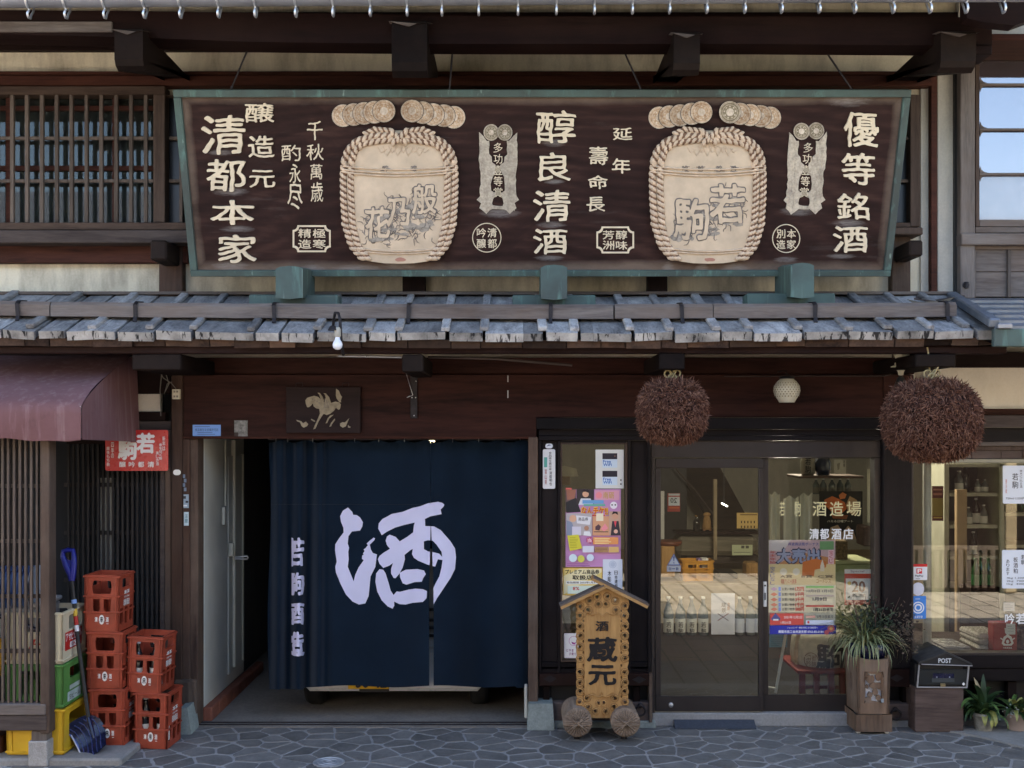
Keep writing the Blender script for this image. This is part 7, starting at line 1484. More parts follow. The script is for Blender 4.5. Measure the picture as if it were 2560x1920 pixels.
card('sale_poster', 'large white sale poster with a prize list and blue footer on the door', 'poster', 1922, 1350, 2088, 1584, GD, 'fbf8ec',
     [('r', 1922, 1350, 2088, 1410, 'e9c9d8'), ('p', [(1922, 1350), (1976, 1350), (1960, 1376), (1922, 1380)], 'efe6ee'), ('t', '井波商店街ボーナス', 1970, 1356, 2046, 1364, .02, '5a62b4'), ('r', 2049, 1353, 2084, 1374, '8cc08c'), ('p', [(1940, 1412), (2000, 1380), (2088, 1396), (2088, 1412)], 'e9a878'),
      ('t', '大売出', 1941, 1371, 2050, 1409, .10, '3a3f68'), ('t', '大売出', 1943, 1373, 2048, 1407, .055, 'b9c2ea'), ('v', '年末年始', 1924, 1376, 1939, 1410, 'c8453c'), ('r', 2070, 1374, 2084, 1430, 'f0d0dc'), ('v', '宝くじ方式', 2072, 1376, 2082, 1428, 'c8506c'),
      ('r', 1922, 1410, 2088, 1462, 'ecdcae'), ('o', 1958, 1429, 9, 'f3eee2'), ('o', 1990, 1429, 9, 'f3eee2'), ('p', [(2004, 1440), (2006, 1404), (2040, 1396), (2066, 1404), (2064, 1418), (2036, 1424), (2034, 1440)], 'dd8a4e'), ('p', [(2050, 1414), (2055, 1398), (2060, 1414), (2060, 1428), (2050, 1428)], 'f0e8da'), ('t', 'A賞', 1950, 1437, 1980, 1444, .02, '7d6a52'), ('t', 'B賞', 2003, 1437, 2030, 1444, .02, '7d6a52'), ('t', 'C賞', 2044, 1437, 2082, 1444, .02, '7d6a52'), ('t', '電動アシスト自転車', 1952, 1447, 1990, 1459, .01, 'c9493c'), ('t', 'コードレス', 2040, 1447, 2076, 1457, .01, 'b5803e'), ('v', '空くじなし', 1925, 1416, 1936, 1462, '6a74b8'),
      ('r', 1922, 1462, 2088, 1530, 'e8e6d2')] + rows + [('r', 2013, 1464, 2082, 1469, '8cbc74'), ('t', '12月2日 1月3日', 2015, 1473, 2081, 1480, .01, '6d6a72'), ('r', 2013, 1487, 2082, 1490, 'b9a8a0'), ('t', '1月8日', 2030, 1492, 2064, 1501, .02, '5d5a62'), ('r', 2013, 1512, 2082, 1516, 'c4584c'), ('t', '1月31日まで', 2032, 1519, 2081, 1527, .03, '3d3a3e'), ('t', '2月13日まで', 2040, 1537, 2081, 1544, .02, '5d5a62'), ('r', 2013, 1538, 2036, 1543, 'e0a898'),
      ('r', 1923, 1532, 2007, 1561, 'd4554a'), ('p', [(1925, 1546), (1937, 1531), (1950, 1546), (1945, 1550), (1930, 1550)], '58588c'), ('r', 1931, 1546, 1944, 1550, 'e8e6e2'), ('t', '2021年12月2日', 1958, 1538, 2003, 1545, .02, 'f0e2dc'), ('t', '1月31日', 1950, 1552, 1975, 1558, .02, 'f4ece6'), ('r', 2012, 1549, 2082, 1560, 'd5dcec'), ('r', 2016, 1551, 2021, 1557, 'c83a3a'),
      ('r', 1922, 1562, 2088, 1584, '2f35a0'), ('t', 'ショッピング・散歩が楽しめる商店街へ', 1966, 1565, 2042, 1570, .02, 'e6e6f2'), ('t', '南砺市商工会井波支部 0763-82-0184', 1944, 1574, 2056, 1581, .03, 'eeeef6'), ('o', 2075, 1570, 9, 'c8636a'), ('o', 2075, 1570, 4, 'e0b06a'), ('o', 2064, 1579, 6, 'c8636a')])
card('calendar_poster', 'orange edged calendar sheet with a large 20 beside the sale poster', 'poster', 2111, 1423, 2180, 1512, GD, 'd5523c', [('r', 2111, 1423, 2180, 1434, 'e8e6ea'), ('t', 'Special', 2126, 1425, 2160, 1432, .01, '8a7a8a'), ('r', 2114, 1446, 2176, 1500, 'e6e6ea'), ('o', 2123, 1458, 5, 'e2c268'), ('t', '20', 2130, 1453, 2162, 1480, .04, '8a5a44'), ('t', '割引対象', 2130, 1484, 2164, 1492, .02, '7a6a62'), ('r', 2114, 1500, 2176, 1510, 'c8584a')])
WG = .0385
card('pay_sticker', 'white and red payment sticker with a P mark on the wide window', 'sticker', 2282, 1410, 2318, 1450, .0385, 'e4e5ea', [('r', 2282, 1410, 2318, 1417, 'd02a2a'), ('r', 2291, 1421, 2305, 1434, 'd8343a'), ('t', 'P', 2294, 1423, 2303, 1432, .04, 'f2eaea'), ('t', 'PayPay', 2288, 1437, 2308, 1443, .02, '5a5a60'), ('r', 2289, 1446, 2300, 1447.5, '8a8a90')], rad=2, th=.001)
card('disc_sticker', 'plain white round sticker below the payment sticker on the wide window', 'sticker', 2281, 1456, 2310, 1489, .0385, 'd6d8e6', (), rad=14.4, th=.001)
card('ring_sticker', 'blue sticker with white concentric rings on the wide window', 'sticker', 2281, 1490, 2315, 1547, .0385, '3f87dc', [('q', 2295.5, 1519, 15, 12, 'e6edf6'), ('q', 2295.5, 1519, 9.5, 5.5, 'e6edf6'), ('t', '生涯学習', 2286, 1539, 2306, 1545, .02, 'e6edf6'), ('t', '全国版', 2288, 1495, 2300, 1499, .01, 'cfe0f4')], rad=2, th=.001)
card('sake_notice', 'white notice with two large black brush characters at the top of the wide window', 'notice', 2507, 1164, 2600, 1259, WG, 'd9e0ec', [('v', '若駒', 2530, 1182, 2545, 1222, '2a2a34'), ('v', '純米にごり生酒', 2549, 1174, 2555, 1220, '3a3a44'), ('v', '要冷蔵', 2513, 1198, 2517, 1234, 'c88a84'), ('t', '720ml 1,320円', 2514, 1243, 2562, 1249, .01, '4a4a54')], rad=3)
card('lees_notice', 'white handwritten price notice lower in the wide window', 'notice', 2505, 1375, 2600, 1471, WG, 'd9e0ec', [('v', 'あります', 2515, 1398, 2523, 1438, '2f3038'), ('v', '板酒粕', 2533, 1392, 2544, 1434, '3a3034'), ('v', '若駒', 2552, 1386, 2563, 1412, '2a2a34'), ('t', '4kg 1,200円', 2516, 1442, 2570, 1448, .01, '5a5a64'), ('t', '2kg  700円', 2516, 1449.5, 2570, 1455.5, .01, '5a5a64'), ('t', '1kg  400円', 2516, 1457, 2570, 1463, .01, '5a5a64')], rad=3)
card('small_notice', 'small pinkish paper slip on the wide window above the red bag', 'notice', 2508, 1506, 2536, 1528, WG, 'd8cdb8', lines(2511, 1510, 2533, 4, 4, 'a89a88', 1))
m = MB()
for ch, a, b in (('吟', 2513, 2536), ('若', 2540, 2566)): m.text(ch, a, 1534, b, 1560, onY(.0385), 0, .03)
tag(m.build('window_lettering', M['paper'], None, loc=P(2540, 1547, .04)), 'white brush characters lettered on the wide window above the red bag', 'lettering')
# ------------------------------------------------------------------ inside the shop
bl = C('c9c9c2')
for i, x in enumerate((1671, 1701, 1729, 1758)):
    p = P(x, 1587, 3.5); o = bottle('sake_bottle', ('leftmost', 'second', 'third', 'fourth')[i] + ' big clear sake bottle from the left on the shop floor behind the glass door', (p.x, 3.5, .005), .41, .054, 'bottlec', M['label'], M['white'], 'sake bottles on the shop floor')
    m = MB(); mp = onY(3.5 - .056); m.text('若', x - 5, 1555, x + 7, 1569, mp, 0, .01); m.text('駒', x - 5, 1571, x + 7, 1583, mp, 0, .01); m.build('label_writing', M['black'], o)
for i, x in enumerate((1849, 1876, 1899)):
    p = P(x, 1585, 3.5); bottle('sake_bottle', ('left', 'middle', 'right')[i] + ' bottle with a bluish white label at the right end of the bottle row', (p.x, 3.5, .005), .41, .052, 'bottlec', C('bcc4d8'), M['white'], 'sake bottles on the shop floor')
card('gift_wrapper', 'tall white gift wrapper sheet with crossed cords between the sake bottles', 'wrapper', 1778, 1483, 1837, 1586, 3.44, 'c9cde0', [('v', '蔵景', 1803, 1506, 1815, 1532, '4a3c3c'), ('p', [(1793, 1551), (1795, 1552), (1822, 1534), (1820, 1533)], '8a5560'), ('p', [(1822, 1551), (1820, 1552), (1793, 1534), (1795, 1533)], '6a5a6a'), ('v', '吉野', 1818, 1506, 1825, 1526, 'a8754c')])
PY = 4.6
def pbt(name, label, cat, mat, x0, y0, x1, y1, Yf, d_, b=.01): m = MB(); m.pbox(x0, y0, x1, y1, Yf, Yf + d_, b); return tag(m.build(name, M[mat] if isinstance(mat, str) else mat, None, loc=P((x0 + x1) / 2, y1, Yf)), label, cat)
o = crate('orange_crate', 'orange plastic crate holding papers on the raised shop floor', 'crate', .36, .26, .235, 'orangecrate', [rrect(-.62, .15, -.10, .42, .03), rrect(.10, .15, .62, .42, .03), rrect(-.62, .50, -.10, .80, .03), rrect(.10, .50, .62, .80, .03)], [rrect(-.5, .2, .5, .8, .05)], (PX(1740, 4.5), 4.5, .452))
m = MB(); m.box(PX(1752, 4.5), PX(1768, 4.5), 4.42, 4.55, .60, .705, .003); m.build('paper_stack', M['paper'], o); m = MB(); m.box(PX(1742, 4.5), PX(1751, 4.5), 4.42, 4.55, .60, .70, .003); m.build('lilac_card', C('9a86b8'), o)
U = thing('wooden_stand', 'reddish wooden stand with a bowl top at the left edge inside the door', 'stand', P(1671, 1443, 4.4))
MB().pbox(1653, 1366, 1687, 1443, 4.35, 4.7, .01).build('stand_body', M['honey'], U); m = MB(); c = P(1670, 1358, 4.5); m.lathe([(.10, -.04), (.16, -.01), (.165, .03), (.15, .03), (0, .01)], c, 20); m.build('bowl', plain('lacquer_bowl', (.14, .04, .02), .35), U)
pbt('grey_log_bench', 'long grey half log lying as a bench inside the shop', 'bench', wood('grey_log', (.10, .09, .07), (.26, .23, .18), 'X', 8, .8), 1692, 1340, 1895, 1390, 5.2, .4, .06)
pbt('low_shelf', 'low dark shelf board under the log bench', 'shelf', 'sillx', 1715, 1390.5, 1900, 1409, 5.3, .4, .01)
pbt('counter_plank', 'thin dark counter plank above the log bench', 'plank', 'darkx', 1690, 1329, 1900, 1336, 5.15, .3, .004)
pbt('wooden_pole', 'plain upright wooden pole standing inside behind the door', 'pole', wood('pole_wood', (.16, .12, .08), (.30, .24, .16), 'Z', 14), 1784, 1198, 1793, 1400, 5.0, .04, .004)
o = thing('wooden_figure', 'carved pale wooden figure on the counter plank', 'figure', P(1767, 1328, 5.1)); m = MB(); c = P(1767, 1327, 5.2); k = 13.2 / 2700
m.lathe([(0, 2 * k), (13 * k, 4 * k), (11 * k, 16 * k), (8 * k, 34 * k), (5 * k, 38 * k)], c, 14); m.build('robe', M['honey'], o); m = MB(); m.ell(c + Vector((0, 0, 41 * k)), 10 * k, 8 * k, 5.5 * k, 12, 7); m.build('broad_hat', M['honey'], o); m = MB(); m.ell(c + Vector((-7 * k, -.02, 3 * k)), 4 * k, 4 * k, 3 * k, 8, 5); m.ell(c + Vector((8 * k, -.02, 3 * k)), 4 * k, 4 * k, 3 * k, 8, 5); m.build('foot_pair', C('c98f74'), o)
card('key_board', 'yellow wooden board hung with small items on the counter plank', 'board', 1842, 1282, 1895, 1321, 5.1, 'cfae6c', [('r', 1852 + i * 8, 1302 + 12 * j, 1855 + i * 8, 1308 + 12 * j, '4a3620') for i in range(5) for j in range(2)] + [('r', 1850, 1285, 1892, 1288, '7d6238')])
card('shop_card', 'pale green card with small square marks leaning on the log bench', 'card', 1830, 1362, 1881, 1388, 5.12, 'bcc4a4', [('r', 1853, 1364, 1861, 1371, '5a5a52'), ('r', 1864, 1364, 1872, 1371, '5a5a52'), ('r', 1834, 1380, 1876, 1382, '8a8a7c')])
bottle('dark_bottle', 'small dark bottle on the counter plank left of the wooden figure', (PX(1741, 5.2), 5.2, PZ(1329, 5.2)), .20, .042, 'bottlek', None, M['honey'])
m = MB(); m.beam(P(1722, 1150, 7.0), P(1868, 1300, 7.0), .10, .42, up=(0, -1, 0), b=.02); m2 = MB(); mm = m.add; 
m = MB(); lp = [(1690, 1168), (1800, 1168), (1862, 1282), (1862, 1326), (1790, 1326)]; m.sheet([lp], onY(6.9), None, 0, -.2, .2); m.build('sloping_beam', wood('black_sloping_timber', (.012, .010, .009), (.045, .030, .02), 'X', 10, .8, bump=.8), B)
pb('wall_panel', 'black', 1652, 1170, 1717, 1353, 6.6, 6.7, .004); m = MB(); m.tube([P(1689, 1170, 6.4), P(1710, 1196, 6.4), P(1735, 1222, 6.4), P(1785, 1288, 6.4)], .012, 6); m.build('cable_run', M['sillx'], B)
pb('wall_trim', 'white', 1652, 1228, 1661, 1352, 6.0, 6.05, .004)
m = MB(); m.box(PX(1860, 4.9), PX(1893, 4.9), 4.75, 5.0, .45, .45 + .16, .02); tag(m.build('log_stump', M['honey'], None, loc=P(1876, 1445, 4.9)), 'short pale log stump at the right on the raised shop floor', 'log')
m = MB(); m.pbox(1800, 1433, 1845, 1447, 4.3, 4.7, .01); tag(m.build('dark_tray', M['black'], None, loc=P(1820, 1447, 4.4)), 'flat dark tray beside the orange crate', 'tray')
c = P(1811, 1262, 3.2); o = thing('fluorescent_lamp', 'short bright fluorescent tube lit inside the shop behind the left door leaf', 'lamp', c)
ft = NT('lit_fluorescent_tube'); em = ft.n('Emission'); em.inputs[0].default_value = (1, .96, .86, 1); em.inputs[1].default_value = 2.5; ft.l(em.outputs[0], ft.out.inputs[0])
m = MB(); m.tube([P(1804, 1258, 3.2), P(1819, 1266, 3.2)], .007, 8); m.build('lit_tube', ft.m, o); m = MB(); m.tube([c + Vector((0, .02, .012)), c + Vector((0, .03, 1.2))], .004, 5); m.build('hanging_cord', M['black'], o)
la = bpy.data.lights.new('shop_fill_light', 'POINT'); la.energy = 32; la.color = (1, .93, .78); la.shadow_soft_size = .12; lo = bpy.data.objects.new('shop_fill_light', la); COL.objects.link(lo); lo.parent = o; lo.location = (.3, -1.3, .95)  # fill light added well away from the tube to brighten the shop
# behind the right leaf
for i, (x0, x1, y0) in enumerate(((1924, 1950, 1233), (1959, 1996, 1243), (2000, 2031, 1236))):  # added cloth strips stand in for curtains mirrored in the glass
    m = MB(); n = 14; vs = []; 
    for j in range(2):
        for q_ in range(n + 1): t = q_ / n; vs.append(P(x0 + (x1 - x0) * t, (y0 + 4 * math.sin(t * 9 + i), 1480)[j], .62 - .03 * math.sin(t * 3.14 * 2.5 + i)))
    m.add(vs, [(q_, n + 1 + q_, n + 2 + q_, q_ + 1) for q_ in range(n)], 0, True); m.add([v + Vector((0, .004, 0)) for v in vs], [(q_, q_ + 1, n + 2 + q_, n + 1 + q_) for q_ in range(n)], 0, True); tag(m.build('mirrored_curtain', M['curtain'], None, loc=P((x0 + x1) / 2, 1350, .6)), ('leftmost', 'middle', 'rightmost')[i] + ' of the cream cloth lengths standing in for curtains mirrored in the right door leaf', 'cloth', 'cloth lengths standing in for mirrored curtains')
def jar(name, label, x, y0, y1, r, Y, mat, word=None):
    c = P(x, y1, Y); k = (Y + D) / F; h = (y1 - y0) * k; o = thing(name, label, 'jar', c); m = MB(); m.lathe([(0, 0), (r * k * .8, 0), (r * k, h * .25), (r * k, h * .6), (r * k * .7, h * .85), (r * k * .45, h * .92), (r * k * .45, h), (0, h)], c, 20); m.build('jar_body', mat, o)
    if word: 
        m = MB()
        for i, ch in enumerate(word): m.text(ch, x - 6, y0 + 12 + i * 20, x + 8, y0 + 30 + i * 20, onY(Y - r * k - .001), 0, .01)
        m.build('jar_writing', M['black'], o)
jar('pale_jar', 'pale stoneware sake jar with brush writing on the shelf behind the right door leaf', 2019, 1132, 1189, 18, 1.0, C('8a867a'), '若駒'); jar('blue_jar', 'dark blue glazed jar beside the pale jar on the shelf', 2057, 1134, 1187, 20, 1.0, plain('blue_glaze', (.02, .03, .06), .2, spec=.6))
card('label_card', 'white card with faint brush strokes beside the blue jar', 'card', 2085, 1149, 2115, 1185, .9, 'b9b7ac', [('v', '若駒', 2108, 1150, 2112, 1168, '3a3632'), ('p', [(2092, 1160), (2100, 1156), (2098, 1172), (2094, 1176)], '8a867c')])
pb('shelf_board', 'mailwood', 1998, 1190, 2160, 1196, .85, 1.25, .004)
for i, x in enumerate((2040, 2058, 2080, 2100, 2120)): bottle('shelf_bottle', ('first', 'second', 'third', 'fourth', 'fifth')[i] + ' dim bottle from the left on the lower shelf behind the right door leaf', (PX(x, 1.1), 1.1, PZ(1235, 1.1)), .13, .028, 'bottlec', C('6a6860'), M['label'], 'dim bottles on the inner shelf')
card('rooster_poster', 'black poster with an orange crested bird picture behind the right door leaf', 'poster', 2048, 1228, 2156, 1348, .95, '17130f', [('p', [(2060, 1250), (2080, 1240), (2098, 1248), (2112, 1256), (2116, 1272), (2100, 1288), (2080, 1280), (2064, 1266)], 'c4642e'), ('p', [(2097, 1238), (2106, 1230), (2116, 1236), (2112, 1246), (2100, 1248)], 'd07a48'), ('p', [(2114, 1262), (2124, 1240), (2142, 1250), (2148, 1270), (2134, 1288), (2120, 1280)], 'b08a62'), ('p', [(2078, 1286), (2120, 1288), (2116, 1298), (2082, 1296)], '8a4e2a'), ('t', 'ハモる日曜アート', 2068, 1300, 2132, 1306, .02, 'd8d4c4'), ('p', [(2066, 1348), (2076, 1318), (2094, 1312), (2106, 1330), (2120, 1314), (2134, 1330), (2140, 1348)], 'a88a6c')])
card('pale_strip', 'tall narrow cream sheet at the right edge inside the door', 'sheet', 2168, 1172, 2180, 1306, .5, 'cfc9b0')
m = MB(); m.pbox(2160, 1316, 2180, 1366, .6, .8, .01); tag(m.build('brown_basket', M['mailwood'], None, loc=P(2170, 1340, .7)), 'brown hanging basket at the right edge inside the door', 'basket')
o = thing('green_chest', 'pale green slatted chest behind the sale poster', 'chest', P(2130, 1447, .9)); MB().pbox(2080, 1410, 2180, 1560, .9, 1.3, .006).build('chest_body', plain('sage_paint', (.26, .30, .15), .6), o); MB().pbox(2078, 1402, 2182, 1409.5, .88, 1.32, .004).build('chest_top', plain('sage_top', (.36, .38, .22), .5), o)
m = MB(); m.pbox(2088, 1352, 2120, 1401, .95, 1.2, .01); tag(m.build('dried_flower_box', plain('dried_brown', (.16, .11, .06), .9, amt=.6, nscale=60), None, loc=P(2104, 1400, 1)), 'brown box of dried plants on the green chest', 'box')
o = thing('straw_barrel', 'small straw wrapped sake barrel with a black brush character on the red stool', 'barrel', P(2055, 1676, .6)); c = P(2055, 1676, .75); k = 8.75 / 2700
m = MB(); m.lathe([(0, 0), (58 * k, 0), (74 * k, 16 * k), (78 * k, 46 * k), (74 * k, 84 * k), (64 * k, 100 * k), (0, 104 * k)], c, 28); m.build('barrel_body', plain('straw_mat', (.62, .58, .48), .85, amt=.2, nscale=20), o)
m = MB(); mp = lambda x, y, q_=0.0: P(x, y, .75) - Vector((0, math.sqrt(max(.001, (76 * k) ** 2 - (PX(x, .75) - c.x) ** 2)) + .006 + q_, 0)); m.text('駒', 2020, 1594, 2088, 1664, mp, 0, .022, .002, 0, 2); m.build('brush_character', M['black'], o)
m = MB(); m.sheet([circle(2011, 1638, 15, 20, 20), circle(2011, 1638, 13.6, 18.5, 20)], mp, None, 0, .001); m.text('清都', 2001, 1624, 2021, 1638, mp, 0, .0, .001); m.text('吟醸', 2001, 1639, 2021, 1652, mp, 0, .0, .001); m.build('round_mark', C('6a4a40'), o)
m = MB()
for s_ in (-68, 68): m.tube([c + Vector((s_ * k, -.09, 4 * k)), c + Vector((s_ * 1.08 * k, -.10, 50 * k)), c + Vector((s_ * .95 * k, -.08, 98 * k))], .018, 8)
m.build('rope', M['rope'], o)
o = thing('red_stool', 'red lacquered stool under the straw barrel', 'stool', P(2056, 1740, .6)); rd = plain('red_lacquer', (.22, .03, .025), .4)
MB().pbox(1994, 1677, 2122, 1685, .42, 1.0, .004).build('stool_top', rd, o)
for x in (2000, 2036, 2072, 2100): MB().pbox(x, 1684.5, x + 14, 1748, .44, .48, .003).build('leg', rd, o)
MB().pbox(2000, 1715, 2116, 1722, .485, .52, .002).build('stretcher', rd, o)
o = thing('white_easel', 'thin white easel leg standing inside the right door leaf', 'easel', P(1940, 1735, .45)); m = MB(); m.tube([P(1965, 1580, .5), P(1939, 1733, .42)], .012, 8); m.build('leg', M['white'], o); m = MB(); m.tube([P(1941, 1722, .42), P(1912, 1716, .5)], .009, 8); m.build('brace', M['white'], o)
card('blue_board', 'pale blue card propped inside at the foot of the sale poster', 'card', 1923, 1585, 1968, 1618, .5, '6d9dbb', lines(1928, 1592, 1962, 5, 5, '4f7d9c', 1.5, 6))
# inside the wide window
m = MB(); c = P(2318, 1632, .35); m.tube([c, P(2318, 1150, .35)], .031, 18); tag(m.build('white_pipe', plain('pipe_paint', (.46, .47, .45), .5), None, loc=c), 'upright pale pipe standing inside the left edge of the wide window', 'pipe')
m = MB(); m.box(PX(2283, .12), 5.1, .12, 1.0, PZ(1634, .12) - .03, PZ(1634, .12), .004); tag(m.build('window_table', M['sillx'], None, loc=P(2420, 1634, .5)), 'broad table board inside along the wide window', 'table')
card('inner_poster', 'dark red and yellow poster on the wall inside the wide window', 'poster', 2330, 1215, 2358, 1302, 1.5, '5a1f1c', [('r', 2330, 1245, 2358, 1290, '8a7a34'), ('r', 2333, 1222, 2355, 1226, 'a86a5c'), ('r', 2333, 1232, 2355, 1238, 'a86a5c'), ('r', 2333, 1292, 2355, 1296, 'c0a050')])
FR = thing('showcase_fridge', 'glass fronted showcase with pale shelves of bottles inside the wide window', 'showcase', P(2450, 1640, 1.7)); FY = 1.6; fp_ = plain('showcase_frame', (.42, .41, .33), .5)
for r_ in ((2360, 1160, 2373, 1660), (2498, 1160, 2512, 1660), (2690, 1160, 2705, 1660)): MB().pbox(*r_, FY, FY + .5, .004).build('upright', fp_, FR)
MB().pbox(2374, 1160, 2690, 1168, FY, FY + .5, .004).build('top_bar', fp_, FR); MB().pbox(2374, 1168.5, 2690, 1660, FY + .45, FY + .5, 0).build('back_panel', plain('showcase_back', (.06, .065, .07), .5), FR)
for y in (1232, 1312, 1390, 1470): MB().pbox(2374, y, 2497, y + 9, FY + .03, FY + .44, .003).build('shelf', fp_, FR); MB().pbox(2513, y + 50 if y < 1400 else y, 2689, y + 58 if y < 1400 else y + 9, FY + .03, FY + .44, .003).build('shelf', fp_, FR)
nb = 0
for (x, yb, h, r, mt, lab) in ((2398, 1232, .20, .04, 'bottlec', M['label']), (2412, 1232, .26, .04, 'bottlek', None), (2444, 1232, .12, .03, 'bottlec', M['label']), (2462, 1232, .12, .03, 'bottlec', M['label']), (2421, 1312, .16, .035, 'bottlec', M['label']), (2440, 1312, .24, .035, 'bottlek', M['label']), (2459, 1312, .18, .035, 'bottlec', M['label']), (2433, 1390, .22, .035, 'bottlek', M['label']), (2520, 1282, .18, .03, 'bottleg', None), (2536, 1282, .18, .03, 'bottleg', None), (2552, 1282, .18, .03, 'bottleg', None)):
    nb += 1; bottle('showcase_bottle', 'dim bottle on the ' + {1232: 'top', 1312: 'second', 1390: 'third', 1282: 'right hand'}[yb] + ' shelf of the showcase, number %s from the left there' % {1: 'one', 2: 'two', 3: 'three', 4: 'four', 5: 'one', 6: 'two', 7: 'three', 8: 'one', 9: 'one', 10: 'two', 11: 'three'}[nb], (PX(x, FY + .15), FY + .15, PZ(yb, FY + .15) + .002), h, r, mt, lab, M['white'], 'bottles in the showcase')
pbt('brown_board', 'upright brown board standing in front of the showcase', 'board', 'cardboard', 2392, 1224, 2418, 1640, 1.3, .05, .004)
for i, x in enumerate((2440, 2456, 2470)): bottle('green_bottle', ('left', 'middle', 'right')[i] + ' of the green sake bottles standing before the showcase', (PX(x, 1.2), 1.2 + .03 * (i % 2), PZ(1467, 1.2)), .245, .040, 'bottleg', C('1f5a2e'), M['bottleg'], 'green bottles before the showcase')
m = MB(); m.pbox(2424, 1467.5, 2500, 1640, 1.1, 1.4, .006); tag(m.build('bottle_stand', M['darkx'], None, loc=P(2460, 1640, 1.2)), 'dark stand that carries the green bottles', 'stand')
def bag(name, label, x0, y0, x1, y1, mat, seed):
    rr = random.Random(seed); m = MB(); n = 12; 
    for li in range(4):
        z0 = PZ(y1, .4) + (PZ(y0, .4) - PZ(y1, .4)) * li / 4; z1 = z0 + (PZ(y0, .4) - PZ(y1, .4)) / 4 - .002; e = rr.uniform(-.02, .02); m.box(PX(x0, .4) + abs(e), PX(x1, .4) + e, .25, .6, z0, z1, .014, 0, None, .004)
    o = m.build(name, mat, None, loc=P((x0 + x1) / 2, y1, .4)); return tag(o, label, 'bag')
cl = plain('bagged_cream', (.44, .42, .38), .25, spec=.7, amt=.12, nscale=20)
bag('bagged_stack', 'stack of clear bagged cream goods at the middle of the wide window table', 2418, 1575, 2496, 1631, cl, 2); bag('bagged_packet', 'low bagged packet left of the cream stack on the window table', 2340, 1607, 2412, 1631, plain('bagged_grey', (.34, .34, .36), .25, spec=.7, amt=.2), 4)
o = thing('red_bag', 'dark red upright paper bag with a white emblem on the window table', 'bag', P(2513, 1632, .2)); rb = plain('dark_red_paper', (.28, .018, .022), .5); MB().pbox(2484, 1557, 2543, 1633, .16, .26, .004).build('bag_body', rb, o)
m = MB(); mp = onY(.1595); m.sheet([[(2504, 1608), (2509, 1592), (2519, 1586), (2529, 1592), (2534, 1608), (2529, 1614), (2509, 1614)], [(2510, 1607), (2514, 1597), (2519, 1593), (2524, 1597), (2528, 1607), (2524, 1610), (2514, 1610)]], mp, None, 0, .0005); m.sheet([circle(2519, 1604, 4, 5, 10)], mp, None, 0, .0005); m.sheet([[(2502, 1594), (2508, 1598), (2506, 1600), (2500, 1596)]], mp, None, 0, .0006); m.sheet([[(2536, 1594), (2530, 1598), (2532, 1600), (2538, 1596)]], mp, None, 0, .0006); m.text('中尾清酒造', 2508, 1617, 2530, 1622, mp, 0, .02, .0005)
m.tube([P(2513, 1570, .157), P(2514, 1582, .155), P(2519, 1588, .155), P(2524, 1580, .155)], .004, 5); m.build('printed_emblem', M['paper'], o)
card('price_tag', 'pale price tag on the dark red bag', 'tag', 2515, 1559, 2538, 1586, .152, 'c9d2d8', lines(2518, 1565, 2535, 3, 6, '8a929a', 1.2))
pbt('dark_bag', 'dark blue folded bag right of the red bag on the window table', 'bag', 'navyp', 2547, 1575, 2640, 1632, .2, .2, .02)
# ------------------------------------------------------------------ neighbouring house at the right
N = thing('neighbour_house', 'weathered grey timber house adjoining on the right with an old glazed window', 'house', (3.5, 0, 0))
nbx = lambda n_, mt, x0, y0, x1, y1, Yf, Yb, b=.004, par=None: MB().pbox(x0, y0, x1, y1, Yf, Yb, b).build(n_, M[mt] if isinstance(mt, str) else mt, par or N)
nbx('post', 'greyz', 2401, 90, 2438, 746, -.06, .1, .006)
NW = nbx('glazed_window', 'frame', 2439, 94, 2449, 566, -.03, .06, .003)
for i, (y0, y1) in enumerate(((94, 208), (214, 320), (327, 432), (438, 548))): MB().pbox(2445, y0 - 3, 3300, y1 + 3, .012, .017, 0).build('window_pane', plain('old_pane_backing', (.10, .11, .12), .08, spec=1.0, amt=.02) if i < 0 else (M['mirrorpane'] if 'mirrorpane' in M else M.setdefault('mirrorpane', glassmat('hazy_old_glass', .22, .6, (.66, .62, .68), .02))) if i < 3 else glassmat('dull_old_glass', .10, .4, (.9, .88, .9), .05), NW)
nbx('mirrored_roof_backing', plain('mirrored_roof_grey', (.36, .36, .38), .9), 2440, 90, 3300, 560, .05, .058, 0)  # grey backing colour imitates the roofs mirrored in the lowest pane
for y in (211, 323.5, 435): MB().pbox(2449.5, y - 3, 3300, y + 3, -.015, .01, .002).build('glazing_bar', M['greyx'], NW)
for y in (211, 323.5, 435):                                  # rounded putty corners where the bars meet the stile
    for s_ in (-1, 1):
        m = MB(); m.sheet([[(2449.5, y + s_ * 3), (2468, y + s_ * 3), (2458, y + s_ * 6), (2453, y + s_ * 11), (2449.5, y + s_ * 20)]], onY(.005), None, 0, 0, .006); m.build('corner_fillet', M['greyx'], NW)
nbx('window_rail', 'greyx', 2449.5, 549, 3300, 566, -.03, .06, .003); nbx('window_rail', 'greyx', 2438.5, 567, 3300, 582, -.045, .06, .004); nbx('sill_beam', 'greyx', 2404, 583, 3300, 612, -.09, .06, .006)
for i, (y0, y1) in enumerate(((624, 679), (680.5, 742))): nbx('wall_board', 'greyx', 2432, y0, 3300, y1, -.005, .05, .003)
nbx('wall_rail', 'greyx', 2432, 612.5, 3300, 623.5, -.025, .05, .003)
for x in (2432, 2520, 2610): nbx('batten', 'greyz', x, 624, x + 8, 743, -.03, -.006, .002)
nbx('eaves_board', 'redwood', 2472, 84, 3300, 100, -.4, .06, .004); nbx('wall_fill', 'plaster2', 2397, -160, 3300, 88, -.0, .06, 0)
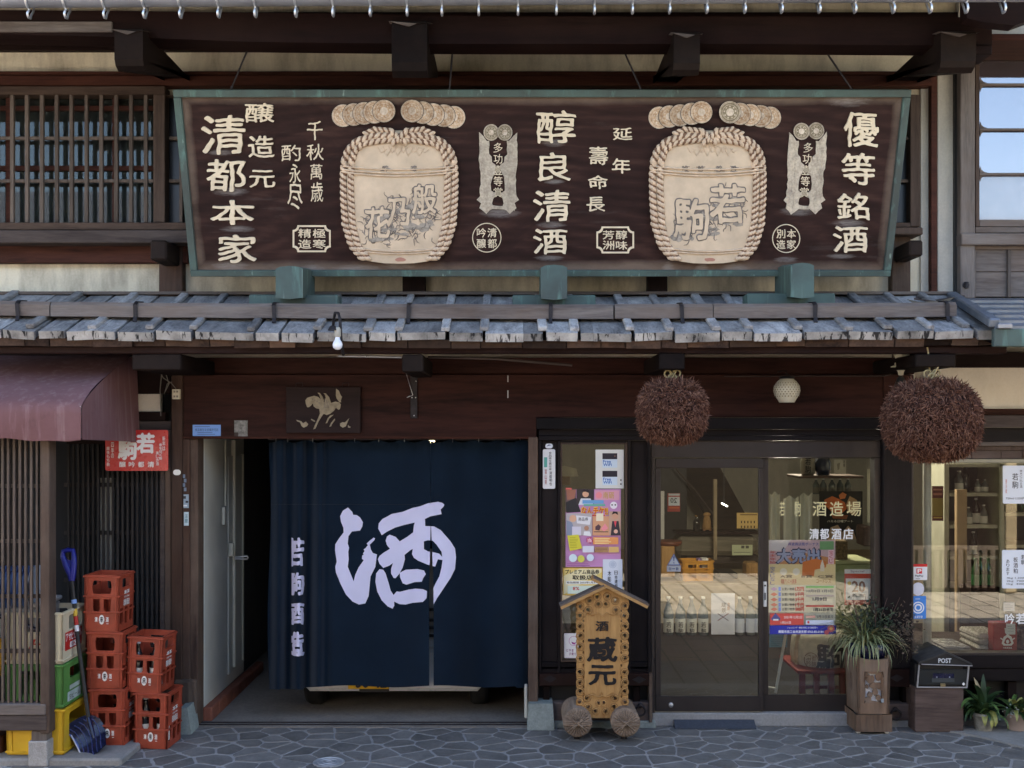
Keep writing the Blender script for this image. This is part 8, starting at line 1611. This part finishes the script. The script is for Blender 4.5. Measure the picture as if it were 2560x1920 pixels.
m = MB(); m.tube([P(2416, 705, -.062), P(2416, 720, -.062)], .016, 10); m.torus(P(2415, 713, -.065), .02, .005, 'Y', 14, 5); m.build('iron_plate', M['iron'], N)
nbx('bottom_rail', 'greyx', 2376, 745, 3300, 762, -.05, .06, .004)
roofm = plain('blue_grey_metal_roof', (.14, .16, .19), .4, .4, amt=.25, nscale=4)
for i in range(6):                                           # lapped metal courses down to the front edge
    t0, t1 = i / 6, (i + 1) / 6; pf = lambda t, r: Vector((3.235 - .15 * t, -.05 - 1.05 * t, 3.165 - .32 * t + r))
    a, b = pf(t0, .0), pf(t1, .018); m = MB(); m.add([a, b, b + Vector((0, 0, -.02)), (7, a.y, a.z), (7, b.y, b.z), (7, b.y, b.z - .02)], [(0, 1, 4, 3), (1, 2, 5, 4), (0, 2, 1)]); m.build('roof_course', roofm, N)
m = MB(); m.beam(pf(0, .02), pf(1, .035), .07, .06, b=.01); m.build('verge_cap', roofm, N)
m = MB(); e = pf(1, 0); m.box(e.x - .01, 7, e.y - .01, e.y + .03, e.z - .115, e.z - .0, .006); m.build('eaves_fascia', M['copper'], N); m = MB(); m.box(e.x + .01, e.x + .10, e.y - .03, e.y, e.z + .0, e.z + .03, .004); m.build('ridge_end', M['zinc'], N)
m = MB(); m.add([(3.25, .0, 2.95), (3.1, -1.09, 2.74), (7, -1.09, 2.74), (7, 0, 2.95)], [(0, 1, 2, 3)]); m.build('soffit', M['darkx'], N)
m = MB(); m.box(3.45, 9, .1, 6, 2.85, 5.6, 0); m.build('house_body', M['plaster2'], N)
MB().box(5.14, 9, -.02, .3, 0, 2.84, .01).build('side_wall', M['greyz'], N)
# crumpled edge flashing and wires where the two houses meet
m = MB(); m.tube([P(2285, 747, -.3), P(2345, 755, -.35), P(2410, 740, -.2), P(2330, 752, -.2), P(2290, 742, -.1)], .006, 6); m.build('slack_wire', M['sillx'], B)
m = MB(); m.sheet([[(2266, 748), (2300, 755), (2350, 752), (2388, 742), (2350, 768), (2300, 768)]], onY(-.35), 12, 0, 0, .004); m.build('bent_flashing', plain('rusty_flashing', (.10, .085, .065), .7, .3, amt=.4), B)
m = MB(); lp = [(2400, 60), (2440, 70), (2478, 74), (2520, 78), (2620, 40), (2620, -80), (2400, -80)]; m.sheet([lp], onY(-1.2), None, 0, 0, .1); m.build('gable_board', M['darkx'], B)
# ------------------------------------------------------------------ the sunlit other side of the street, which the panes mirror
def house(name, label, x0, x1, y0, h, wall, seed):
    rr = random.Random(seed); o = thing(name, label, 'house', ((x0 + x1) / 2, y0, 0), 'houses across the street'); s_ = 1
    m = MB(); m.box(x0, x1, y0 - 6, y0, 0, h, 0); m.build('walls', wall, o)
    m = MB(); m.box(x0, x1, y0 + .002, y0 + .35, h - 2.4, h - 2.3, .01); m.build('pent_roof', M['roofy'], o)
    m = MB(); m.add([(x0 - .3, y0 + .7, h - .1), (x1 + .3, y0 + .7, h - .1), (x1 + .3, y0 - 3, h + 1.3), (x0 - .3, y0 - 3, h + 1.3), (x0 - .3, y0 + .7, h + .05), (x1 + .3, y0 + .7, h + .05), (x1 + .3, y0 - 3, h + 1.45), (x0 - .3, y0 - 3, h + 1.45)], [(0, 1, 2, 3), (7, 6, 5, 4), (0, 4, 5, 1), (1, 5, 6, 2), (3, 2, 6, 7), (0, 3, 7, 4)]); m.build('roof', M['zinc'], o)
    x = x0 + .3
    while x < x1 - 1.2:
        w_ = rr.uniform(.9, 1.6); m = MB(); m.box(x, x + w_, y0 + .002, y0 + .05, .05, 2.1, .01); d_ = m.build('slatted_door', M['honey'] if rr.random() < .6 else M['lattice'], o)
        xx = x + .06
        while xx < x + w_ - .05: m = MB(); m.box(xx, xx + .04, y0 + .051, y0 + .08, .1, 2.0, .004); m.build('slat', M['counter'], d_); xx += .14
        m = MB(); m.box(x, x + w_, y0 + .002, y0 + .04, h - 1.7, h - .7, .01); m.build('window', M['mirrorpane'], o); x += w_ + rr.uniform(.4, .9)
o = thing('facing_house', 'timber house across the street with low wooden slats, mirrored in the wide window', 'house', (8.5, -6.5, 0), 'houses across the street')
MB().box(5.1, 12, -12.5, -6.5, 0, 1.9, 0).build('timber_wall', M['darkz'], o); MB().box(5.1, 12, -12.5, -6.5, 1.901, 4.7, 0).build('plaster_wall', M['plaster'], o); MB().box(4.8, 12.3, -13, -5.9, 4.71, 4.9, .02).build('roof', M['zinc'], o)
MB().box(5.12, 6.55, -6.495, -6.46, .56, .62, .006).build('slat_rail', M['lattice'], o)
for k in range(13): MB().box(5.14 + k * .108, 5.21 + k * .108, -6.495, -6.45, .05, .56, .006).build('slat', M['lattice'], o)
MB().box(6.6, 6.75, -6.495, -6.35, 0, 2.4, .01).build('post', M['counter'], o)
house('facing_house', 'sunlit pale house across the street to the left mirrored in the lattice window', -11, -2.4, -6.5, 4.6, M['white'], 3)
o = thing('dark_barn', 'dark timber barn across the street, mirrored dimly in the door glass', 'barn', (1.3, -8.4, 0)); m = MB(); m.box(-2.3, 5.0, -14, -8.4, 0, 4.4, 0); m.build('walls', plain('dark_planks', (.022, .018, .015), .9, spec=.05), o); m = MB(); m.box(-2.5, 5.09, -14, -8.2, 4.405, 4.6, .02); m.build('roof', M['zinc'], o)  # walls in one even near-black plank colour
for _o in bpy.data.objects:
    if '_o' in _o.keys(): del _o['_o']
